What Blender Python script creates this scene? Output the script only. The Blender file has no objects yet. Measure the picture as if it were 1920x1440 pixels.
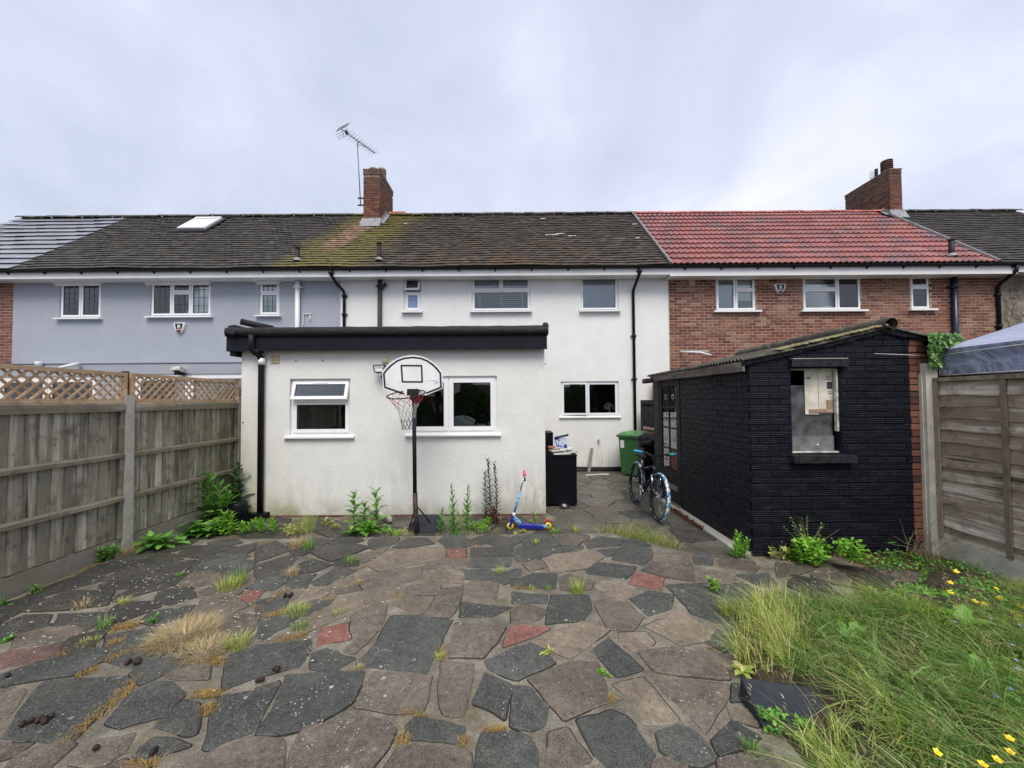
import bpy, math, random
import numpy as np
from mathutils import Vector, Matrix
from mathutils.geometry import tessellate_polygon
rnd = random.Random(7)
D2R = math.radians
scene = bpy.context.scene
COL = scene.collection

# ------------------------------------------------------------------ camera, sky, sun, exposure
FPX = 720.0; EYE = 1.8
PITCH = D2R(1.5); ROLL = D2R(0.40); SHIFT = 11.5 / 1920.0
cam_d = bpy.data.cameras.new('camera'); cam = bpy.data.objects.new('camera', cam_d); COL.objects.link(cam)
cam_d.sensor_width = 36; cam_d.lens = FPX / 1920 * 36; cam_d.shift_y = SHIFT
cam_d.clip_start = 0.05; cam_d.clip_end = 600
_f = Vector((0, math.cos(PITCH), math.sin(PITCH)))
_r0 = Vector((1, 0, 0)); _u0 = _r0.cross(_f)
RIGHT = (_r0 * math.cos(ROLL) - _u0 * math.sin(ROLL)).normalized()
UP = RIGHT.cross(_f).normalized(); FWD = _f
cam.matrix_world = Matrix(((RIGHT.x, UP.x, -FWD.x, 0), (RIGHT.y, UP.y, -FWD.y, 0), (RIGHT.z, UP.z, -FWD.z, EYE), (0, 0, 0, 1)))
scene.camera = cam
def ray(u, v):
    return RIGHT * ((u - 960) / FPX) + UP * (-(v - (720 + SHIFT * 1920)) / FPX) + FWD
def PY(u, v, Y):
    d = ray(u, v); t = Y / d.y; return Vector((d.x * t, Y, EYE + d.z * t))
def PZ(u, v, Z):
    d = ray(u, v); t = (Z - EYE) / d.z; return Vector((d.x * t, d.y * t, Z))
def PX(u, v, X):
    d = ray(u, v); t = X / d.x; return Vector((X, d.y * t, EYE + d.z * t))
def RC(u0, v0, u1, v1, Y):
    a = PY(u0, (v0 + v1) / 2, Y).x; b = PY(u1, (v0 + v1) / 2, Y).x
    c = PY((u0 + u1) / 2, v1, Y).z; d = PY((u0 + u1) / 2, v0, Y).z
    return a, b, c, d

world = bpy.data.worlds.new('World'); scene.world = world; world.use_nodes = True
def build_world():
    nt = world.node_tree; N = nt.nodes; L = nt.links; N.clear()
    out = N.new('ShaderNodeOutputWorld'); bg = N.new('ShaderNodeBackground'); L.new(bg.outputs[0], out.inputs[0])
    bg.inputs[1].default_value = 0.1
    sky = N.new('ShaderNodeTexSky'); sky.sky_type = 'NISHITA'; sky.sun_disc = False
    sky.sun_elevation = D2R(55); sky.sun_rotation = D2R(175)
    tc = N.new('ShaderNodeTexCoord')
    sep = N.new('ShaderNodeSeparateXYZ'); L.new(tc.outputs['Generated'], sep.inputs[0])
    zz = N.new('ShaderNodeMath'); zz.operation = 'MAXIMUM'; L.new(sep.outputs[2], zz.inputs[0]); zz.inputs[1].default_value = 0.0
    za = N.new('ShaderNodeMath'); za.operation = 'ADD'; L.new(zz.outputs[0], za.inputs[0]); za.inputs[1].default_value = 0.32
    dx = N.new('ShaderNodeMath'); dx.operation = 'DIVIDE'; L.new(sep.outputs[0], dx.inputs[0]); L.new(za.outputs[0], dx.inputs[1])
    dy = N.new('ShaderNodeMath'); dy.operation = 'DIVIDE'; L.new(sep.outputs[1], dy.inputs[0]); L.new(za.outputs[0], dy.inputs[1])
    cb = N.new('ShaderNodeCombineXYZ'); L.new(dx.outputs[0], cb.inputs[0]); L.new(dy.outputs[0], cb.inputs[1]); cb.inputs[2].default_value = 3.7
    def noise(sc, det, rough, dist, off):
        m = N.new('ShaderNodeMapping'); L.new(cb.outputs[0], m.inputs[0]); m.inputs['Location'].default_value = off
        n = N.new('ShaderNodeTexNoise'); L.new(m.outputs[0], n.inputs[0]); n.inputs['Scale'].default_value = sc
        n.inputs['Detail'].default_value = det; n.inputs['Roughness'].default_value = rough; n.inputs['Distortion'].default_value = dist
        return n.outputs[0]
    n1 = noise(0.75, 5, 0.5, 0.35, (2.3, 0.4, 0)); n2 = noise(2.1, 6, 0.55, 0.5, (7.1, 3.2, 1))
    mx = N.new('ShaderNodeMix'); mx.data_type = 'FLOAT'; mx.inputs[0].default_value = 0.38; L.new(n1, mx.inputs[2]); L.new(n2, mx.inputs[3])
    cr = N.new('ShaderNodeValToRGB'); L.new(mx.outputs[0], cr.inputs[0])
    e = cr.color_ramp.elements
    e[0].position = 0.34; e[0].color = (2.80, 3.15, 3.80, 1)
    e[1].position = 0.64; e[1].color = (5.3, 5.4, 6.1, 1)
    k = cr.color_ramp.elements.new(0.50); k.color = (3.85, 4.1, 4.95, 1)
    ml = N.new('ShaderNodeMix'); ml.data_type = 'RGBA'; ml.inputs[0].default_value = 0.93
    L.new(sky.outputs[0], ml.inputs[6]); L.new(cr.outputs[0], ml.inputs[7]); L.new(ml.outputs[2], bg.inputs[0])
build_world()
sun_d = bpy.data.lights.new('sun', 'SUN'); sun_d.energy = 1.5; sun_d.angle = D2R(32); sun_d.color = (1.0, 0.94, 0.85)
sun = bpy.data.objects.new('sun', sun_d); COL.objects.link(sun)
_sd = Vector((0.06, -0.70, 1.0)).normalized()
sun.rotation_euler = _sd.to_track_quat('Z', 'Y').to_euler(); sun.location = (0, 0, 30)
scene.view_settings.view_transform = 'Standard'; scene.view_settings.look = 'None'
scene.view_settings.exposure = 1.0; scene.view_settings.gamma = 1.0; scene.view_settings.use_curve_mapping = False

# ------------------------------------------------------------------ materials
class G:
    def __init__(s, name):
        s.m = bpy.data.materials.new(name); s.m.use_nodes = True; s.nt = s.m.node_tree
        s.b = s.nt.nodes['Principled BSDF']; s.out = s.nt.nodes['Material Output']
    def n(s, t): return s.nt.nodes.new(t)
    def l(s, a, b): s.nt.links.new(a, b)
    def setv(s, inp, v):
        if hasattr(v, 'links') or hasattr(v, 'is_linked'): s.l(v, inp)
        elif isinstance(v, (tuple, list)) and len(v) == 3 and inp.type == 'RGBA': inp.default_value = (*v, 1)
        else: inp.default_value = v
    def pos(s): return s.n('ShaderNodeNewGeometry').outputs['Position']
    def obj(s): return s.n('ShaderNodeTexCoord').outputs['Object']
    def island(s): return s.n('ShaderNodeNewGeometry').outputs['Random Per Island']
    def rand(s):
        a = s.n('ShaderNodeObjectInfo').outputs['Random']
        t = s.math('ADD', a, s.island()); return s.math('FRACT', t)
    def math(s, op, a, b=0.0, c=None, clamp=False):
        m = s.n('ShaderNodeMath'); m.operation = op; m.use_clamp = clamp
        s.setv(m.inputs[0], a); s.setv(m.inputs[1], b)
        if c is not None: s.setv(m.inputs[2], c)
        return m.outputs[0]
    def map(s, vec, scale=(1, 1, 1), loc=(0, 0, 0), rot=(0, 0, 0)):
        m = s.n('ShaderNodeMapping'); s.l(vec, m.inputs[0]); m.inputs['Scale'].default_value = scale
        m.inputs['Location'].default_value = loc; m.inputs['Rotation'].default_value = rot; return m.outputs[0]
    def noise(s, vec, scale=5, detail=4, rough=0.55, dist=0.0):
        t = s.n('ShaderNodeTexNoise'); s.l(vec, t.inputs[0]); t.inputs['Scale'].default_value = scale
        t.inputs['Detail'].default_value = detail; t.inputs['Roughness'].default_value = rough; t.inputs['Distortion'].default_value = dist
        return t.outputs[0]
    def voro(s, vec, scale=5, feature='F1', rnd_=1.0, out=0):
        t = s.n('ShaderNodeTexVoronoi'); t.feature = feature; s.l(vec, t.inputs['Vector']); t.inputs['Scale'].default_value = scale
        t.inputs['Randomness'].default_value = rnd_; return t.outputs[out]
    def sep(s, vec):
        t = s.n('ShaderNodeSeparateXYZ'); s.l(vec, t.inputs[0]); return t.outputs
    def ramp(s, fac, stops):
        t = s.n('ShaderNodeValToRGB'); s.l(fac, t.inputs[0]); e = t.color_ramp.elements
        while len(e) < len(stops): e.new(0.5)
        for k, (p, c) in enumerate(stops):
            e[k].position = p; e[k].color = (c, c, c, 1) if isinstance(c, (int, float)) else (*c, 1)
        return t.outputs[0]
    def mix(s, f, a, b, mode='MIX'):
        t = s.n('ShaderNodeMix'); t.data_type = 'RGBA'; t.blend_type = mode; t.clamp_factor = True
        s.setv(t.inputs[0], f); s.setv(t.inputs[6], a); s.setv(t.inputs[7], b); return t.outputs[2]
    def sstep(s, x, a, b):
        t = s.n('ShaderNodeMapRange'); t.interpolation_type = 'SMOOTHSTEP'; s.setv(t.inputs[0], x)
        t.inputs[1].default_value = a; t.inputs[2].default_value = b; return t.outputs[0]
    def col(s, v): s.setv(s.b.inputs['Base Color'], v); return s
    def rough(s, v): s.setv(s.b.inputs['Roughness'], v); return s
    def spec(s, v): s.setv(s.b.inputs['Specular IOR Level'], v); return s
    def bump(s, h, strength=0.3, dist=0.01):
        t = s.n('ShaderNodeBump'); s.l(h, t.inputs['Height']); t.inputs['Strength'].default_value = strength
        t.inputs['Distance'].default_value = dist; s.l(t.outputs[0], s.b.inputs['Normal']); return s

def mk_plain(name, c, rough=0.5, var=0.12, scale=8, metal=0.0, bump=0.0, bscale=60, spec=0.5):
    g = G(name); p = g.pos()
    n = g.noise(p, scale, 5, 0.6)
    lo = tuple(max(0, x * (1 - var * 1.6)) for x in c); hi = tuple(min(1, x * (1 + var * 1.6)) for x in c)
    g.col(g.ramp(n, [(0.3, lo), (0.7, hi)])); g.rough(rough).spec(spec); g.b.inputs['Metallic'].default_value = metal
    if bump: g.bump(g.noise(p, bscale, 3, 0.6), bump, 0.004)
    return g.m

def mk_render_white(name, base, stain):
    """painted render: fine relief, drips, green and grey growth from the ground up"""
    g = G(name); p = g.pos(); s = g.sep(p)
    fine = g.noise(p, 90, 3, 0.6); mid = g.noise(p, 3.0, 5, 0.6)
    c = g.mix(g.ramp(mid, [(0.35, 0.0), (0.7, 1.0)]), tuple(x * 0.93 for x in base), base)
    st = g.map(p, (7, 7, 0.7)); streak = g.noise(st, 2.2, 5, 0.6)
    low = g.sstep(s[2], 1.25, 0.0)
    f = g.math('MULTIPLY', g.ramp(streak, [(0.44, 0.0), (0.72, 1.0)]), low)
    c = g.mix(g.math('MULTIPLY', f, 0.55), c, (0.42, 0.42, 0.38))
    low2 = g.sstep(s[2], 0.75, 0.05)
    bl = g.noise(p, 1.6, 5, 0.65, 0.6)
    f2 = g.math('MULTIPLY', g.ramp(bl, [(0.46, 0.0), (0.66, 1.0)]), low2)
    c = g.mix(g.math('MULTIPLY', f2, stain), c, (0.34, 0.33, 0.17))
    spots = g.voro(p, 5.5); sf = g.math('MULTIPLY', g.ramp(spots, [(0.03, 1.0), (0.06, 0.0)]), g.ramp(g.noise(p, 2.1, 2), [(0.55, 0.0), (0.6, 1.0)]))
    c = g.mix(g.math('MULTIPLY', sf, 0.45), c, (0.25, 0.24, 0.22))
    g.col(c).rough(0.85); g.bump(g.math('ADD', fine, g.math('MULTIPLY', mid, 0.7)), 0.5, 0.006); return g.m

M = {}
M['render_white'] = mk_render_white('white_render', (0.80, 0.80, 0.775), 0.15)
def mk_ext_render():
    g = G('white_render_extension'); p = g.pos(); s = g.sep(p)
    fine = g.noise(p, 90, 3, 0.6); mid = g.noise(p, 3.0, 5, 0.6)
    base = (0.80, 0.795, 0.76)
    c = g.mix(g.ramp(mid, [(0.35, 0.0), (0.7, 1.0)]), tuple(x * 0.93 for x in base), base)
    streak = g.noise(g.map(p, (5, 5, 1.1)), 2.0, 6, 0.7, 0.5)
    f = g.math('MULTIPLY', g.math('MULTIPLY', g.ramp(streak, [(0.42, 0.0), (0.72, 1.0)]), g.ramp(g.noise(p, 0.9, 3), [(0.4, 0.15), (0.6, 1.0)])), g.sstep(s[2], 1.3, 0.0))
    c = g.mix(g.math('MULTIPLY', f, 0.55), c, (0.37, 0.37, 0.31))
    # the green-yellow growth at the left corner and by the right corner
    lft = g.sstep(s[0], -3.55, -4.2); lft2 = g.sstep(s[0], -3.0, -3.6)
    n = g.noise(p, 1.9, 5, 0.65, 0.5)
    a = g.math('MULTIPLY', g.math('MULTIPLY', lft, g.sstep(s[2], 2.1, 0.4)), g.ramp(n, [(0.32, 0.15), (0.62, 1.0)]))
    c = g.mix(g.math('MULTIPLY', a, 0.72), c, (0.47, 0.45, 0.25))
    b = g.math('MULTIPLY', g.math('MULTIPLY', lft2, g.sstep(s[2], 0.5, 0.05)), g.ramp(n, [(0.35, 0.1), (0.6, 1.0)]))
    c = g.mix(g.math('MULTIPLY', b, 0.8), c, (0.42, 0.38, 0.15))
    rgt = g.sstep(s[0], -0.75, 0.35)
    d = g.math('MULTIPLY', g.math('MULTIPLY', rgt, g.sstep(s[2], 1.0, 0.1)), g.ramp(g.noise(g.map(p, (3, 3, 1)), 3.2, 6, 0.7), [(0.36, 0.0), (0.62, 1.0)]))
    c = g.mix(g.math('MULTIPLY', d, 0.8), c, (0.36, 0.36, 0.24))
    e = g.math('MULTIPLY', g.sstep(s[2], 0.35, 0.0), g.ramp(n, [(0.3, 0.0), (0.6, 1.0)]))
    c = g.mix(g.math('MULTIPLY', e, 0.75), c, (0.27, 0.27, 0.18))
    pt = g.noise(p, 1.1, 3, 0.5, 0.8); c = g.mix(g.math('MULTIPLY', g.ramp(pt, [(0.50, 0.0), (0.54, 1.0)]), 0.10), c, (0.62, 0.62, 0.60))
    ck = g.voro(g.map(p, (0.6, 0.6, 0.9)), 1.1, 'DISTANCE_TO_EDGE'); ckf = g.math('MULTIPLY', g.ramp(ck, [(0.0, 1.0), (0.006, 0.0)]), g.ramp(g.noise(p, 0.8, 2), [(0.52, 0), (0.6, 1)]))
    c = g.mix(g.math('MULTIPLY', ckf, 0.12), c, (0.35, 0.35, 0.33))
    sp = g.noise(p, 26, 3, 0.7); c = g.mix(g.ramp(sp, [(0.66, 0), (0.74, 0.3)]), c, (0.45, 0.45, 0.42))
    g.col(c).rough(0.88); g.bump(g.math('ADD', fine, g.math('MULTIPLY', mid, 1.6)), 0.8, 0.008); return g.m
M['render_ext'] = mk_ext_render()
M['render_grey'] = mk_render_white('grey_painted_render', (0.36, 0.385, 0.44), 0.1)
M['mortar_wall'] = mk_plain('wall_mortar', (0.46, 0.39, 0.30), 0.9, 0.15, 20, bump=0.4)
def mk_brick(name, stops, patchy=True):
    g = G(name); r = g.rand(); c = g.ramp(r, stops); p = g.pos()
    n = g.noise(p, 34, 5, 0.7); c = g.mix(g.ramp(n, [(0.35, 0.0), (0.75, 0.55)]), c, tuple(x * 0.55 for x in stops[1][1]))
    if patchy:
        e = g.noise(p, 1.3, 4, 0.6); c = g.mix(g.math('MULTIPLY', g.ramp(e, [(0.5, 0.0), (0.75, 1.0)]), 0.35), c, (0.42, 0.30, 0.22))
    g.col(c).rough(0.88); g.bump(n, 0.5, 0.004); return g.m
M['brick'] = mk_brick('red_brick', [(0.0, (0.11, 0.036, 0.026)), (0.35, (0.18, 0.062, 0.042)), (0.65, (0.23, 0.085, 0.056)), (0.88, (0.28, 0.13, 0.085)), (1.0, (0.33, 0.23, 0.15))])
M['brick_far'] = mk_brick('dark_red_brick', [(0.0, (0.12, 0.045, 0.038)), (0.4, (0.18, 0.065, 0.05)), (1.0, (0.26, 0.11, 0.085))], False)
def mk_chimney_brick():
    g = G('chimney_brick'); r = g.rand(); p = g.pos(); s = g.sep(p)
    c = g.ramp(r, [(0, (0.060, 0.025, 0.019)), (0.5, (0.145, 0.048, 0.032)), (1, (0.22, 0.090, 0.055))])
    dirt = g.math('MULTIPLY', g.ramp(g.noise(p, 3.5, 5, 0.7), [(0.35, 0), (0.6, 1)]), g.sstep(s[2], 7.7, 8.9))
    c = g.mix(g.math('MULTIPLY', dirt, 0.8), c, (0.085, 0.075, 0.048))
    g.col(c).rough(0.9); g.bump(g.noise(p, 40, 4, 0.7), 0.5, 0.005); return g.m
M['brick_chim'] = mk_chimney_brick()
M['mortar_chim'] = mk_plain('chimney_mortar', (0.24, 0.20, 0.16), 0.9, 0.3, 9, bump=0.4)
M['lead'] = mk_plain('lead_flashing', (0.24, 0.245, 0.25), 0.6, 0.25, 12, bump=0.3, bscale=20)
M['white_board'] = mk_plain('white_painted_board', (0.78, 0.78, 0.76), 0.5, 0.05, 4)
def mk_upvc():
    g = G('white_upvc'); p = g.pos(); n = g.noise(p, 6, 4)
    g.col(g.ramp(n, [(0.3, (0.78, 0.79, 0.80)), (0.7, (0.85, 0.855, 0.86))])).rough(0.28); return g.m
M['upvc'] = mk_upvc()
M['grey_seal'] = mk_plain('window_seal', (0.10, 0.10, 0.11), 0.6)
def mk_glass(name, tint, refl_boost=0.0):
    g = G(name); nt = g.nt
    for x in list(nt.nodes):
        if x != g.out: nt.nodes.remove(x)
    tr = g.n('ShaderNodeBsdfTransparent'); tr.inputs[0].default_value = (*tint, 1)
    gl = g.n('ShaderNodeBsdfGlossy'); gl.inputs['Roughness'].default_value = 0.015
    fr = g.n('ShaderNodeFresnel'); fr.inputs[0].default_value = 1.5
    bp = g.n('ShaderNodeBump'); bp.inputs['Strength'].default_value = 0.05; bp.inputs['Distance'].default_value = 0.02
    g.l(g.noise(g.pos(), 1.7, 2), bp.inputs['Height']); g.l(bp.outputs[0], gl.inputs['Normal'])
    f = g.math('MULTIPLY_ADD', fr.outputs[0], 1.9, refl_boost, clamp=True)
    mx = g.n('ShaderNodeMixShader'); g.l(f, mx.inputs[0]); g.l(tr.outputs[0], mx.inputs[1]); g.l(gl.outputs[0], mx.inputs[2])
    g.l(mx.outputs[0], g.out.inputs[0]); return g.m
M['glass'] = mk_glass('window_glass', (0.86, 0.90, 0.89), 0.02)
M['glass_dirty'] = mk_glass('grimy_glass', (0.62, 0.62, 0.58), 0.06)
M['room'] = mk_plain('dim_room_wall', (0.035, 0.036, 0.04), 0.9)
M['room_pale'] = mk_plain('pale_room_wall', (0.35, 0.36, 0.36), 0.9)
M['blind'] = mk_plain('sky_reflection_sheet', (0.42, 0.47, 0.60), 0.8, 0.1, 1.5)  # sheet added behind upstairs panes; its colour stands in for reflected sky
M['blind_pale'] = mk_plain('net_curtain', (0.78, 0.82, 0.80), 0.9, 0.08, 6)
M['blind_slat'] = mk_plain('white_blind_slat', (0.62, 0.68, 0.72), 0.5, 0.05)
M['obscure'] = mk_plain('frosted_blue_glass', (0.20, 0.27, 0.46), 0.3, 0.2, 30)
M['lead_came'] = mk_plain('glazing_lead', (0.06, 0.065, 0.07), 0.5)
M['black_plastic'] = mk_plain('black_plastic', (0.008, 0.008, 0.010), 0.5, 0.25, 10, spec=0.25)
M['black_metal'] = mk_plain('worn_black_paint', (0.016, 0.014, 0.015), 0.55, 0.4, 14, bump=0.3, bscale=40, spec=0.3)
def mk_flaky_black():
    g = G('flaking_black_pipe'); p = g.pos(); n = g.noise(p, 22, 5, 0.7)
    g.col(g.ramp(n, [(0.5, (0.022, 0.022, 0.024)), (0.66, (0.03, 0.03, 0.03)), (0.72, (0.42, 0.42, 0.40))])).rough(0.6); return g.m
M['flaky_black'] = mk_flaky_black()
M['navy_paint'] = mk_plain('navy_gloss_pipe', (0.012, 0.016, 0.045), 0.35, 0.2, 10)
def mk_felt():
    g = G('bitumen_felt'); p = g.pos(); n = g.noise(p, 6, 6, 0.7); w = g.noise(g.map(p, (1, 1, 5)), 3, 3)
    g.col(g.ramp(n, [(0.3, (0.008, 0.008, 0.009)), (0.6, (0.016, 0.016, 0.018)), (0.8, (0.055, 0.055, 0.055))])).rough(0.62).spec(0.3)
    g.bump(g.math('ADD', n, g.math('MULTIPLY', w, 1.6)), 0.7, 0.02); return g.m
M['felt'] = mk_felt()
M['fascia_dark'] = mk_plain('dark_blue_black_fascia', (0.0045, 0.005, 0.012), 0.55, 0.3, 5, bump=0.2, bscale=12, spec=0.25)

def mk_dark_tile(name, base_lo, base_hi, moss=True):
    g = G(name); r = g.rand(); p = g.pos(); s = g.sep(p)
    c = g.ramp(r, [(0.0, base_lo), (0.7, base_hi), (0.97, tuple(x * 1.3 for x in base_hi)), (1.0, tuple(x * 1.7 for x in base_hi))])
    n = g.noise(p, 14, 5, 0.7); c = g.mix(g.ramp(n, [(0.4, 0), (0.75, 0.8)]), c, tuple(x * 0.45 for x in base_lo))
    # pale lichen specks
    v = g.noise(p, 55, 2, 0.5); c = g.mix(g.ramp(v, [(0.66, 0), (0.74, 0.35)]), c, (0.16, 0.15, 0.12))
    if moss:
        # band of moss running down from the chimney, bare pink clay tiles below the stack
        ln = g.math('ADD', s[0], g.math('MULTIPLY', s[1], -0.30))           # follows the run-off line
        w = g.math('ADD', ln, g.math('MULTIPLY', g.noise(p, 1.5, 4, 0.6), 1.1))
        band = g.math('MULTIPLY', g.sstep(w, -8.5, -7.8), g.sstep(w, -5.5, -6.4))
        mo = g.noise(p, 7.0, 6, 0.75); mf = g.math('MULTIPLY', band, g.ramp(mo, [(0.36, 0.0), (0.54, 1.0)]))
        c = g.mix(mf, c, g.ramp(g.noise(p, 18, 3), [(0.3, (0.105, 0.085, 0.018)), (0.7, (0.19, 0.17, 0.035))]))
        b2 = g.math('MULTIPLY', g.sstep(g.math('ABSOLUTE', g.math('ADD', ln, 7.95)), 0.42, 0.2), g.sstep(s[1], 9.9, 10.6))
        b2 = g.math('MULTIPLY', b2, g.ramp(g.noise(p, 9, 4), [(0.35, 0.0), (0.55, 1.0)]))
        c = g.mix(g.math('MULTIPLY', b2, 0.85), c, g.ramp(r, [(0, (0.30, 0.16, 0.125)), (1, (0.42, 0.25, 0.20))]))
        # scattered moss low on the slope of the middle house
        lowz = g.sstep(s[1], 11.2, 9.3); xs = g.math('MULTIPLY', g.sstep(s[0], -3.2, -1.2), g.sstep(s[0], 2.9, 1.0))
        m2 = g.math('MULTIPLY', g.math('MULTIPLY', lowz, xs), g.ramp(g.noise(p, 2.2, 6, 0.72, 0.3), [(0.47, 0), (0.62, 1)]))
        c = g.mix(g.math('MULTIPLY', m2, g.ramp(g.noise(p, 11, 3), [(0.35, 0.1), (0.6, 1.0)])), c, (0.13, 0.075, 0.018))
        m3 = g.math('MULTIPLY', g.sstep(s[0], -4.9, -7.0), g.ramp(g.noise(p, 1.4, 6, 0.75), [(0.55, 0), (0.7, 1)]))
        c = g.mix(g.math('MULTIPLY', m3, 0.5), c, (0.10, 0.06, 0.022))
    g.col(c).rough(0.8); g.bump(n, 0.5, 0.006); return g.m
M['tile_grey'] = mk_dark_tile('weathered_plain_tile_grey', (0.036, 0.033, 0.028), (0.070, 0.064, 0.055))
M['tile_brown'] = mk_dark_tile('weathered_plain_tile_brown', (0.040, 0.031, 0.024), (0.078, 0.060, 0.046))
M['tile_far'] = mk_dark_tile('weathered_plain_tile_far', (0.032, 0.028, 0.024), (0.060, 0.053, 0.045), False)
def mk_red_tile():
    g = G('red_concrete_tile'); r = g.rand(); p = g.pos()
    c = g.ramp(r, [(0.0, (0.17, 0.070, 0.068)), (0.3, (0.25, 0.086, 0.075)), (0.75, (0.30, 0.098, 0.083)), (1.0, (0.32, 0.130, 0.105))])
    n = g.noise(g.map(p, (1, 1.0, 1)), 1.5, 4, 0.6, 0.4); c = g.mix(g.math('MULTIPLY', g.ramp(n, [(0.50, 0), (0.66, 1)]), 0.75), c, (0.17, 0.11, 0.12))
    g.col(c).rough(0.42); g.bump(g.noise(p, 60, 3), 0.25, 0.004); return g.m
M['tile_red'] = mk_red_tile()
M['tile_red_ridge'] = mk_plain('red_ridge_tile', (0.40, 0.12, 0.09), 0.65, 0.25, 4)
M['slate_smooth'] = mk_plain('smooth_grey_roof_tile', (0.24, 0.25, 0.28), 0.3, 0.12, 2)
M['underlay'] = mk_plain('roof_underlay', (0.012, 0.012, 0.012), 0.9)

def mk_slab(name, stops, speck, wet=0.55):
    g = G(name); p = g.pos(); oi = g.n('ShaderNodeObjectInfo').outputs['Random']
    c = g.ramp(oi, stops)
    n = g.noise(p, 6, 6, 0.7); c = g.mix(g.ramp(n, [(0.35, 0.0), (0.8, 0.75)]), c, tuple(x * 0.5 for x in stops[0][1]))
    big = g.noise(p, 2.6, 4, 0.6, 0.4); c = g.mix(g.math('MULTIPLY', g.ramp(big, [(0.48, 0), (0.72, 1)]), 0.5), c, tuple(min(1, x * 1.55 + 0.015) for x in stops[-1][1]))
    gr = g.noise(p, 160, 3, 0.7); c = g.mix(g.ramp(gr, [(0.54, 0), (0.70, 0.8)]), c, (0.30, 0.285, 0.25))
    c = g.mix(g.ramp(gr, [(0.30, 0.8), (0.46, 0)]), c, (0.012, 0.012, 0.011))
    md = g.noise(p, 28, 4, 0.75); c = g.mix(g.ramp(md, [(0.30, 0.75), (0.48, 0)]), c, tuple(x * 0.35 for x in stops[0][1])); c = g.mix(g.ramp(md, [(0.56, 0), (0.74, 0.5)]), c, tuple(min(1, x * 2.0 + 0.02) for x in stops[-1][1]))
    # white lichen spots of two sizes, in colonies
    colony = g.ramp(g.noise(p, 1.2, 3, 0.6), [(0.46, 0.0), (0.60, 1.0)])
    v1 = g.voro(g.map(p, (1, 1, 1), (0.3, 0.2, 0)), 11.0); l1 = g.ramp(v1, [(0.10, 1.0), (0.15, 0.0)])
    sel = g.ramp(g.noise(p, 5.0, 2), [(0.50, 0), (0.56, 1)])
    v2 = g.voro(p, 42.0); l2 = g.math('MULTIPLY', g.ramp(v2, [(0.16, 1.0), (0.25, 0.0)]), g.ramp(g.noise(p, 9.0, 3), [(0.50, 0), (0.60, 1)]))
    lf = g.math('MULTIPLY', g.math('MAXIMUM', g.math('MULTIPLY', l1, sel), l2), colony)
    c = g.mix(g.math('MULTIPLY', lf, speck), c, (0.50, 0.50, 0.45))
    # yellow-brown dry moss film
    c = g.mix(g.math('MULTIPLY', g.ramp(g.noise(p, 3.4, 6, 0.75), [(0.58, 0), (0.74, 1)]), 0.35), c, (0.14, 0.115, 0.055))
    # damp patches: smoother where wet
    wetn = g.noise(p, 0.9, 3, 0.5); g.rough(g.ramp(wetn, [(0.38, wet - 0.16), (0.62, 0.85)]))
    g.col(c); g.bump(g.math('ADD', g.math('ADD', gr, md), g.math('MULTIPLY', n, 1.5)), 0.7, 0.007); return g.m
M['slab_dark'] = mk_slab('dark_slate_slab', [(0, (0.034, 0.038, 0.033)), (1, (0.072, 0.076, 0.066))], 0.85)
M['slab_brown'] = mk_slab('brown_stone_slab', [(0, (0.078, 0.062, 0.048)), (1, (0.165, 0.130, 0.098))], 0.7)
M['slab_buff'] = mk_slab('buff_stone_slab', [(0, (0.150, 0.118, 0.082)), (1, (0.25, 0.20, 0.14))], 0.4)
M['slab_red'] = mk_slab('red_slab', [(0, (0.17, 0.062, 0.045)), (1, (0.26, 0.105, 0.078))], 0.7)
M['slab_rust'] = mk_slab('worn_reddish_slab', [(0, (0.085, 0.045, 0.036)), (1, (0.15, 0.075, 0.058))], 0.7)
M['slab_wet'] = mk_slab('damp_dark_slab', [(0, (0.026, 0.024, 0.020)), (1, (0.050, 0.046, 0.038))], 0.8, 0.40)
M['slab_path'] = mk_slab('damp_path_slab', [(0, (0.060, 0.062, 0.048)), (1, (0.125, 0.115, 0.085))], 0.2, 0.36)
def mk_mortar():
    g = G('paving_mortar'); p = g.pos(); n = g.noise(p, 5, 6, 0.7)
    c = g.ramp(n, [(0.3, (0.075, 0.065, 0.050)), (0.5, (0.15, 0.132, 0.10)), (0.70, (0.28, 0.255, 0.20))])
    gr = g.noise(p, 120, 3, 0.7); c = g.mix(g.ramp(gr, [(0.5, 0), (0.7, 0.6)]), c, (0.32, 0.30, 0.25)); c = g.mix(g.ramp(gr, [(0.3, 0.7), (0.42, 0)]), c, (0.03, 0.027, 0.022))
    ms = g.noise(p, 3.1, 5, 0.7); c = g.mix(g.math('MULTIPLY', g.ramp(ms, [(0.55, 0), (0.68, 1)]), 0.6), c, (0.12, 0.095, 0.03))
    g.col(c).rough(0.9); g.bump(g.math('ADD', gr, g.math('MULTIPLY', n, 2)), 0.8, 0.008); return g.m
M['mortar'] = mk_mortar()
M['mortar_path'] = mk_plain('path_mortar', (0.16, 0.145, 0.10), 0.8, 0.35, 6, bump=0.4)
M['crack'] = mk_plain('joint_shade_and_dirt', (0.018, 0.015, 0.011), 0.95, 0.3, 20)  # dark colour for the shadow line and dirt at slab edges
M['soil'] = mk_plain('soil', (0.045, 0.032, 0.020), 0.95, 0.4, 12, bump=0.8, bscale=25)
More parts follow.
